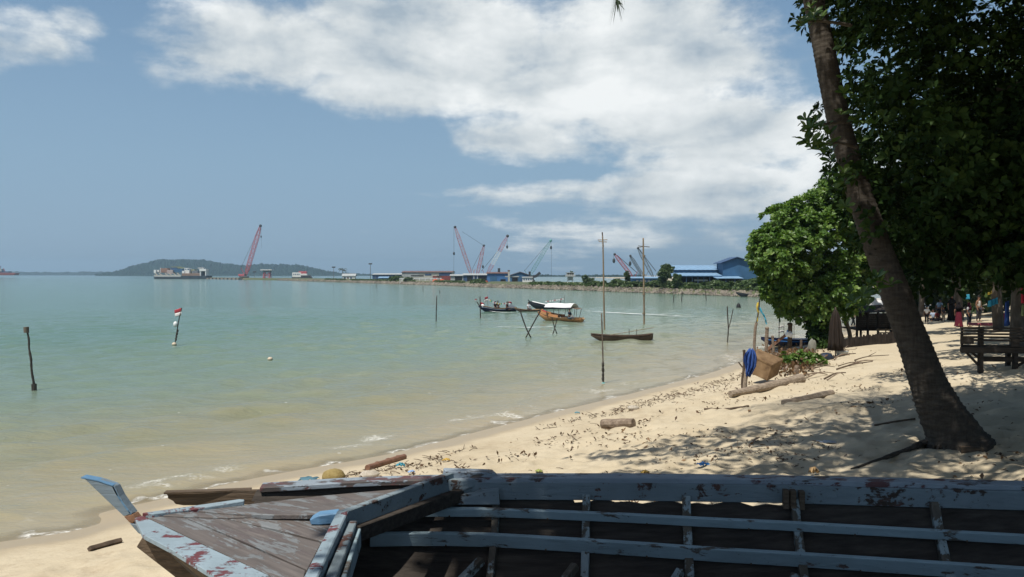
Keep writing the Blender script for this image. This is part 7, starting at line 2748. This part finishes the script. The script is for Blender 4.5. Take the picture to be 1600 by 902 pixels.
pg = PG(1334, 513)
PW = 1250 / PG(1447, 508).y
hfix = lambda px_, u, v: px_ / 1250 * PG(u, v).y
stand('person in a green shirt and dark trousers walking at the water edge', 1333, 511, hfix(27, 1333, 511), 1.3, pose='walk', shirt=(.03, .22, .08), legs=((.02, .025, .03), True))
stand('boy in a white shirt and dark trousers standing with his back turned', 1448, 506, hfix(27, 1448, 506), 2.6, shirt=(.72, .72, .70), legs=((.02, .02, .025), True))
stand('person in a long dark red skirt and black top', 1498, 511, hfix(38, 1498, 511), 2.2, pose='walk', shirt=(.015, .012, .014), skirt=(.13, .02, .035), scarf=(.014, .012, .014))
stand('person in a grey white shirt and dark trousers with a maroon headscarf', 1514, 511, hfix(37, 1514, 511), .6, shirt=(.46, .47, .48), legs=((.025, .03, .045), True), scarf=(.09, .02, .035))
stand('child in a dark shirt and pale shorts standing before the seated group', 1474, 503, hfix(23, 1474, 503), .2, shirt=(.05, .05, .06), legs=((.30, .28, .23), False))
stand('person in a pale blue shirt sitting on the sand, left of the seated group', 1458, 502, 1.45, -.9, pose='sit', shirt=(.40, .47, .58), legs=((.04, .04, .05), True))
stand('person in a red top sitting on the sand in the middle of the group', 1464, 502.5, 1.4, .4, pose='sit', shirt=(.30, .06, .05), legs=((.05, .04, .05), True))
stand('person in a blue grey shirt standing bent behind the seated group', 1466, 500, 1.5, 2.2, shirt=(.22, .30, .38), legs=((.03, .03, .04), True), lean=.5)
stand('person in a black robe and headscarf behind the one in the red skirt', 1487, 502, 1.7, -.3, shirt=(.012, .012, .014), skirt=(.012, .012, .014), scarf=(.012, .012, .014))
stand('person in a pale sleeveless top standing in the grove shade', 1529, 503, 1.6, .4, shirt=(.50, .48, .44), legs=((.05, .05, .06), True), sleeves=False)

# ------------------------------------------------------------------ litter of leaves
rgl = np.random.default_rng(55)
LV = []
for i in range(6):
    me = leaf_shape('fallen_leaf', .15, .08, m_dry, 100 + i, rgl.uniform(-.5, .35))
    LV.append(me)


def litter_spots(n, seed, clump):
    """points on the sand, thickest in the shade of the trees and in the hollows"""
    rg_ = np.random.default_rng(seed)
    o_ = []
    while len(o_) < n:
        a = rg_.uniform(-.12, .60, 4000)
        d = rg_.uniform(8.2, 27, 4000)
        x, y = d * np.tan(a), d
        s = lookup(SG, x, y)
        z = lookup(ZG, x, y)
        cl = vnoise(x * .9, y * .6, 12) * .6 + vnoise(x * 2.6, y * 2.0, 14) * .4
        pr = np.clip((cl - clump) * 3.2, 0, 1) * np.clip((s - 1.6) / 5, 0, 1) * np.clip((a + .14) / .25, .2, 1)
        k = rg_.random(4000) < pr
        o_ += [Vector(q_) for q_ in zip(x[k], y[k], z[k])]
    return o_[:n]


for p in litter_spots(130, 5, .42):
    o_ = bpy.data.objects.new('fallen_leaf', LV[int(rgl.integers(6))])
    COL.objects.link(o_)
    o_.location = p + Vector((0, 0, .018))
    o_.rotation_euler = (rgl.normal(0, .45), rgl.normal(0, .4), rgl.uniform(0, 6.28))
    s = rgl.uniform(.55, 1.15) ** 1.3
    o_.scale = (s, s * rgl.uniform(.7, 1.1), s)
    tag(o_, 'curled brown dead leaf lying among many others on the sand', 'leaf', 'fallen leaves on the sand')
C, N = [], []
for p in litter_spots(950, 6, .46):
    C.append((p.x, p.y, p.z + .010))
    N.append((rgl.normal(0, .3), rgl.normal(0, .3), 1))
V, Tq, Hh = rosettes(C, N, 1, .085, .045, rgl, tilt=(1.2, 1.6), droop=-.1)
tag(link('leaf_litter', np_mesh('leaf_litter', V, Tq, m_dry, {'hue': Hh * .8}, False, 3)), kind='stuff')
mb = MB()
for p in litter_spots(380, 8, .40):
    an, L_ = rgl.uniform(0, 3.14), .03 + .16 * rgl.random() ** 3
    d = Vector((math.cos(an), math.sin(an), .1)) * L_
    mb.tube([p + Vector((0, 0, .006)), p + d * .5 + Vector((0, 0, .012)), p + d], [.006, .005, .003], 4)
mb.build('sand_twigs', m_twig)['kind'] = 'stuff'
# wrack line: twigs and shreds along the high water mark
mb = MB()
CW = []
for i in range(1700):
    k = rgl.uniform(0, 1)
    j = rgl.uniform(7.0, 15.5) * 5
    a = SH[int(j)] + (SH[min(int(j) + 1, len(SH) - 1)] - SH[int(j)]) * (j % 1)
    t = SH[min(int(j) + 1, len(SH) - 1)] - SH[int(j)]
    t = t / np.linalg.norm(t)
    nrm = np.array([t[1], -t[0]])
    off = rgl.normal(2.3, .35) if k < .6 else rgl.normal(3.2, .9)
    if off < 1.5 or vnoise(np.array([j * .35]), np.array([off * 1.2]), 9)[0] < .47:
        continue
    q = a + nrm * off
    z = gz(q[0], q[1])
    if k < .55:
        L_ = rgl.uniform(.05, .22)
        an = rgl.uniform(0, 3.14)
        d = Vector((math.cos(an), math.sin(an), rgl.uniform(0, .25))) * L_
        p = Vector((q[0], q[1], z + .012))
        mb.tube([p, p + d * .5 + Vector((0, 0, .01)), p + d], [.008, .007, .004], 4)
    else:
        CW.append((q[0], q[1], z + .015))
mb.build('wrack_twigs', m_twig)['kind'] = 'stuff'
V, Tq, Hh = rosettes(CW, np.tile([[0, 0, 1.0]], (len(CW), 1)) + rgl.normal(0, .4, (len(CW), 3)), 2, .11, .05, rgl, tilt=(1.0, 1.6), droop=-.1)
tag(link('wrack_shreds', np_mesh('wrack_shreds', V, Tq, m_dry, {'hue': Hh * .5}, False, 3)), kind='stuff')
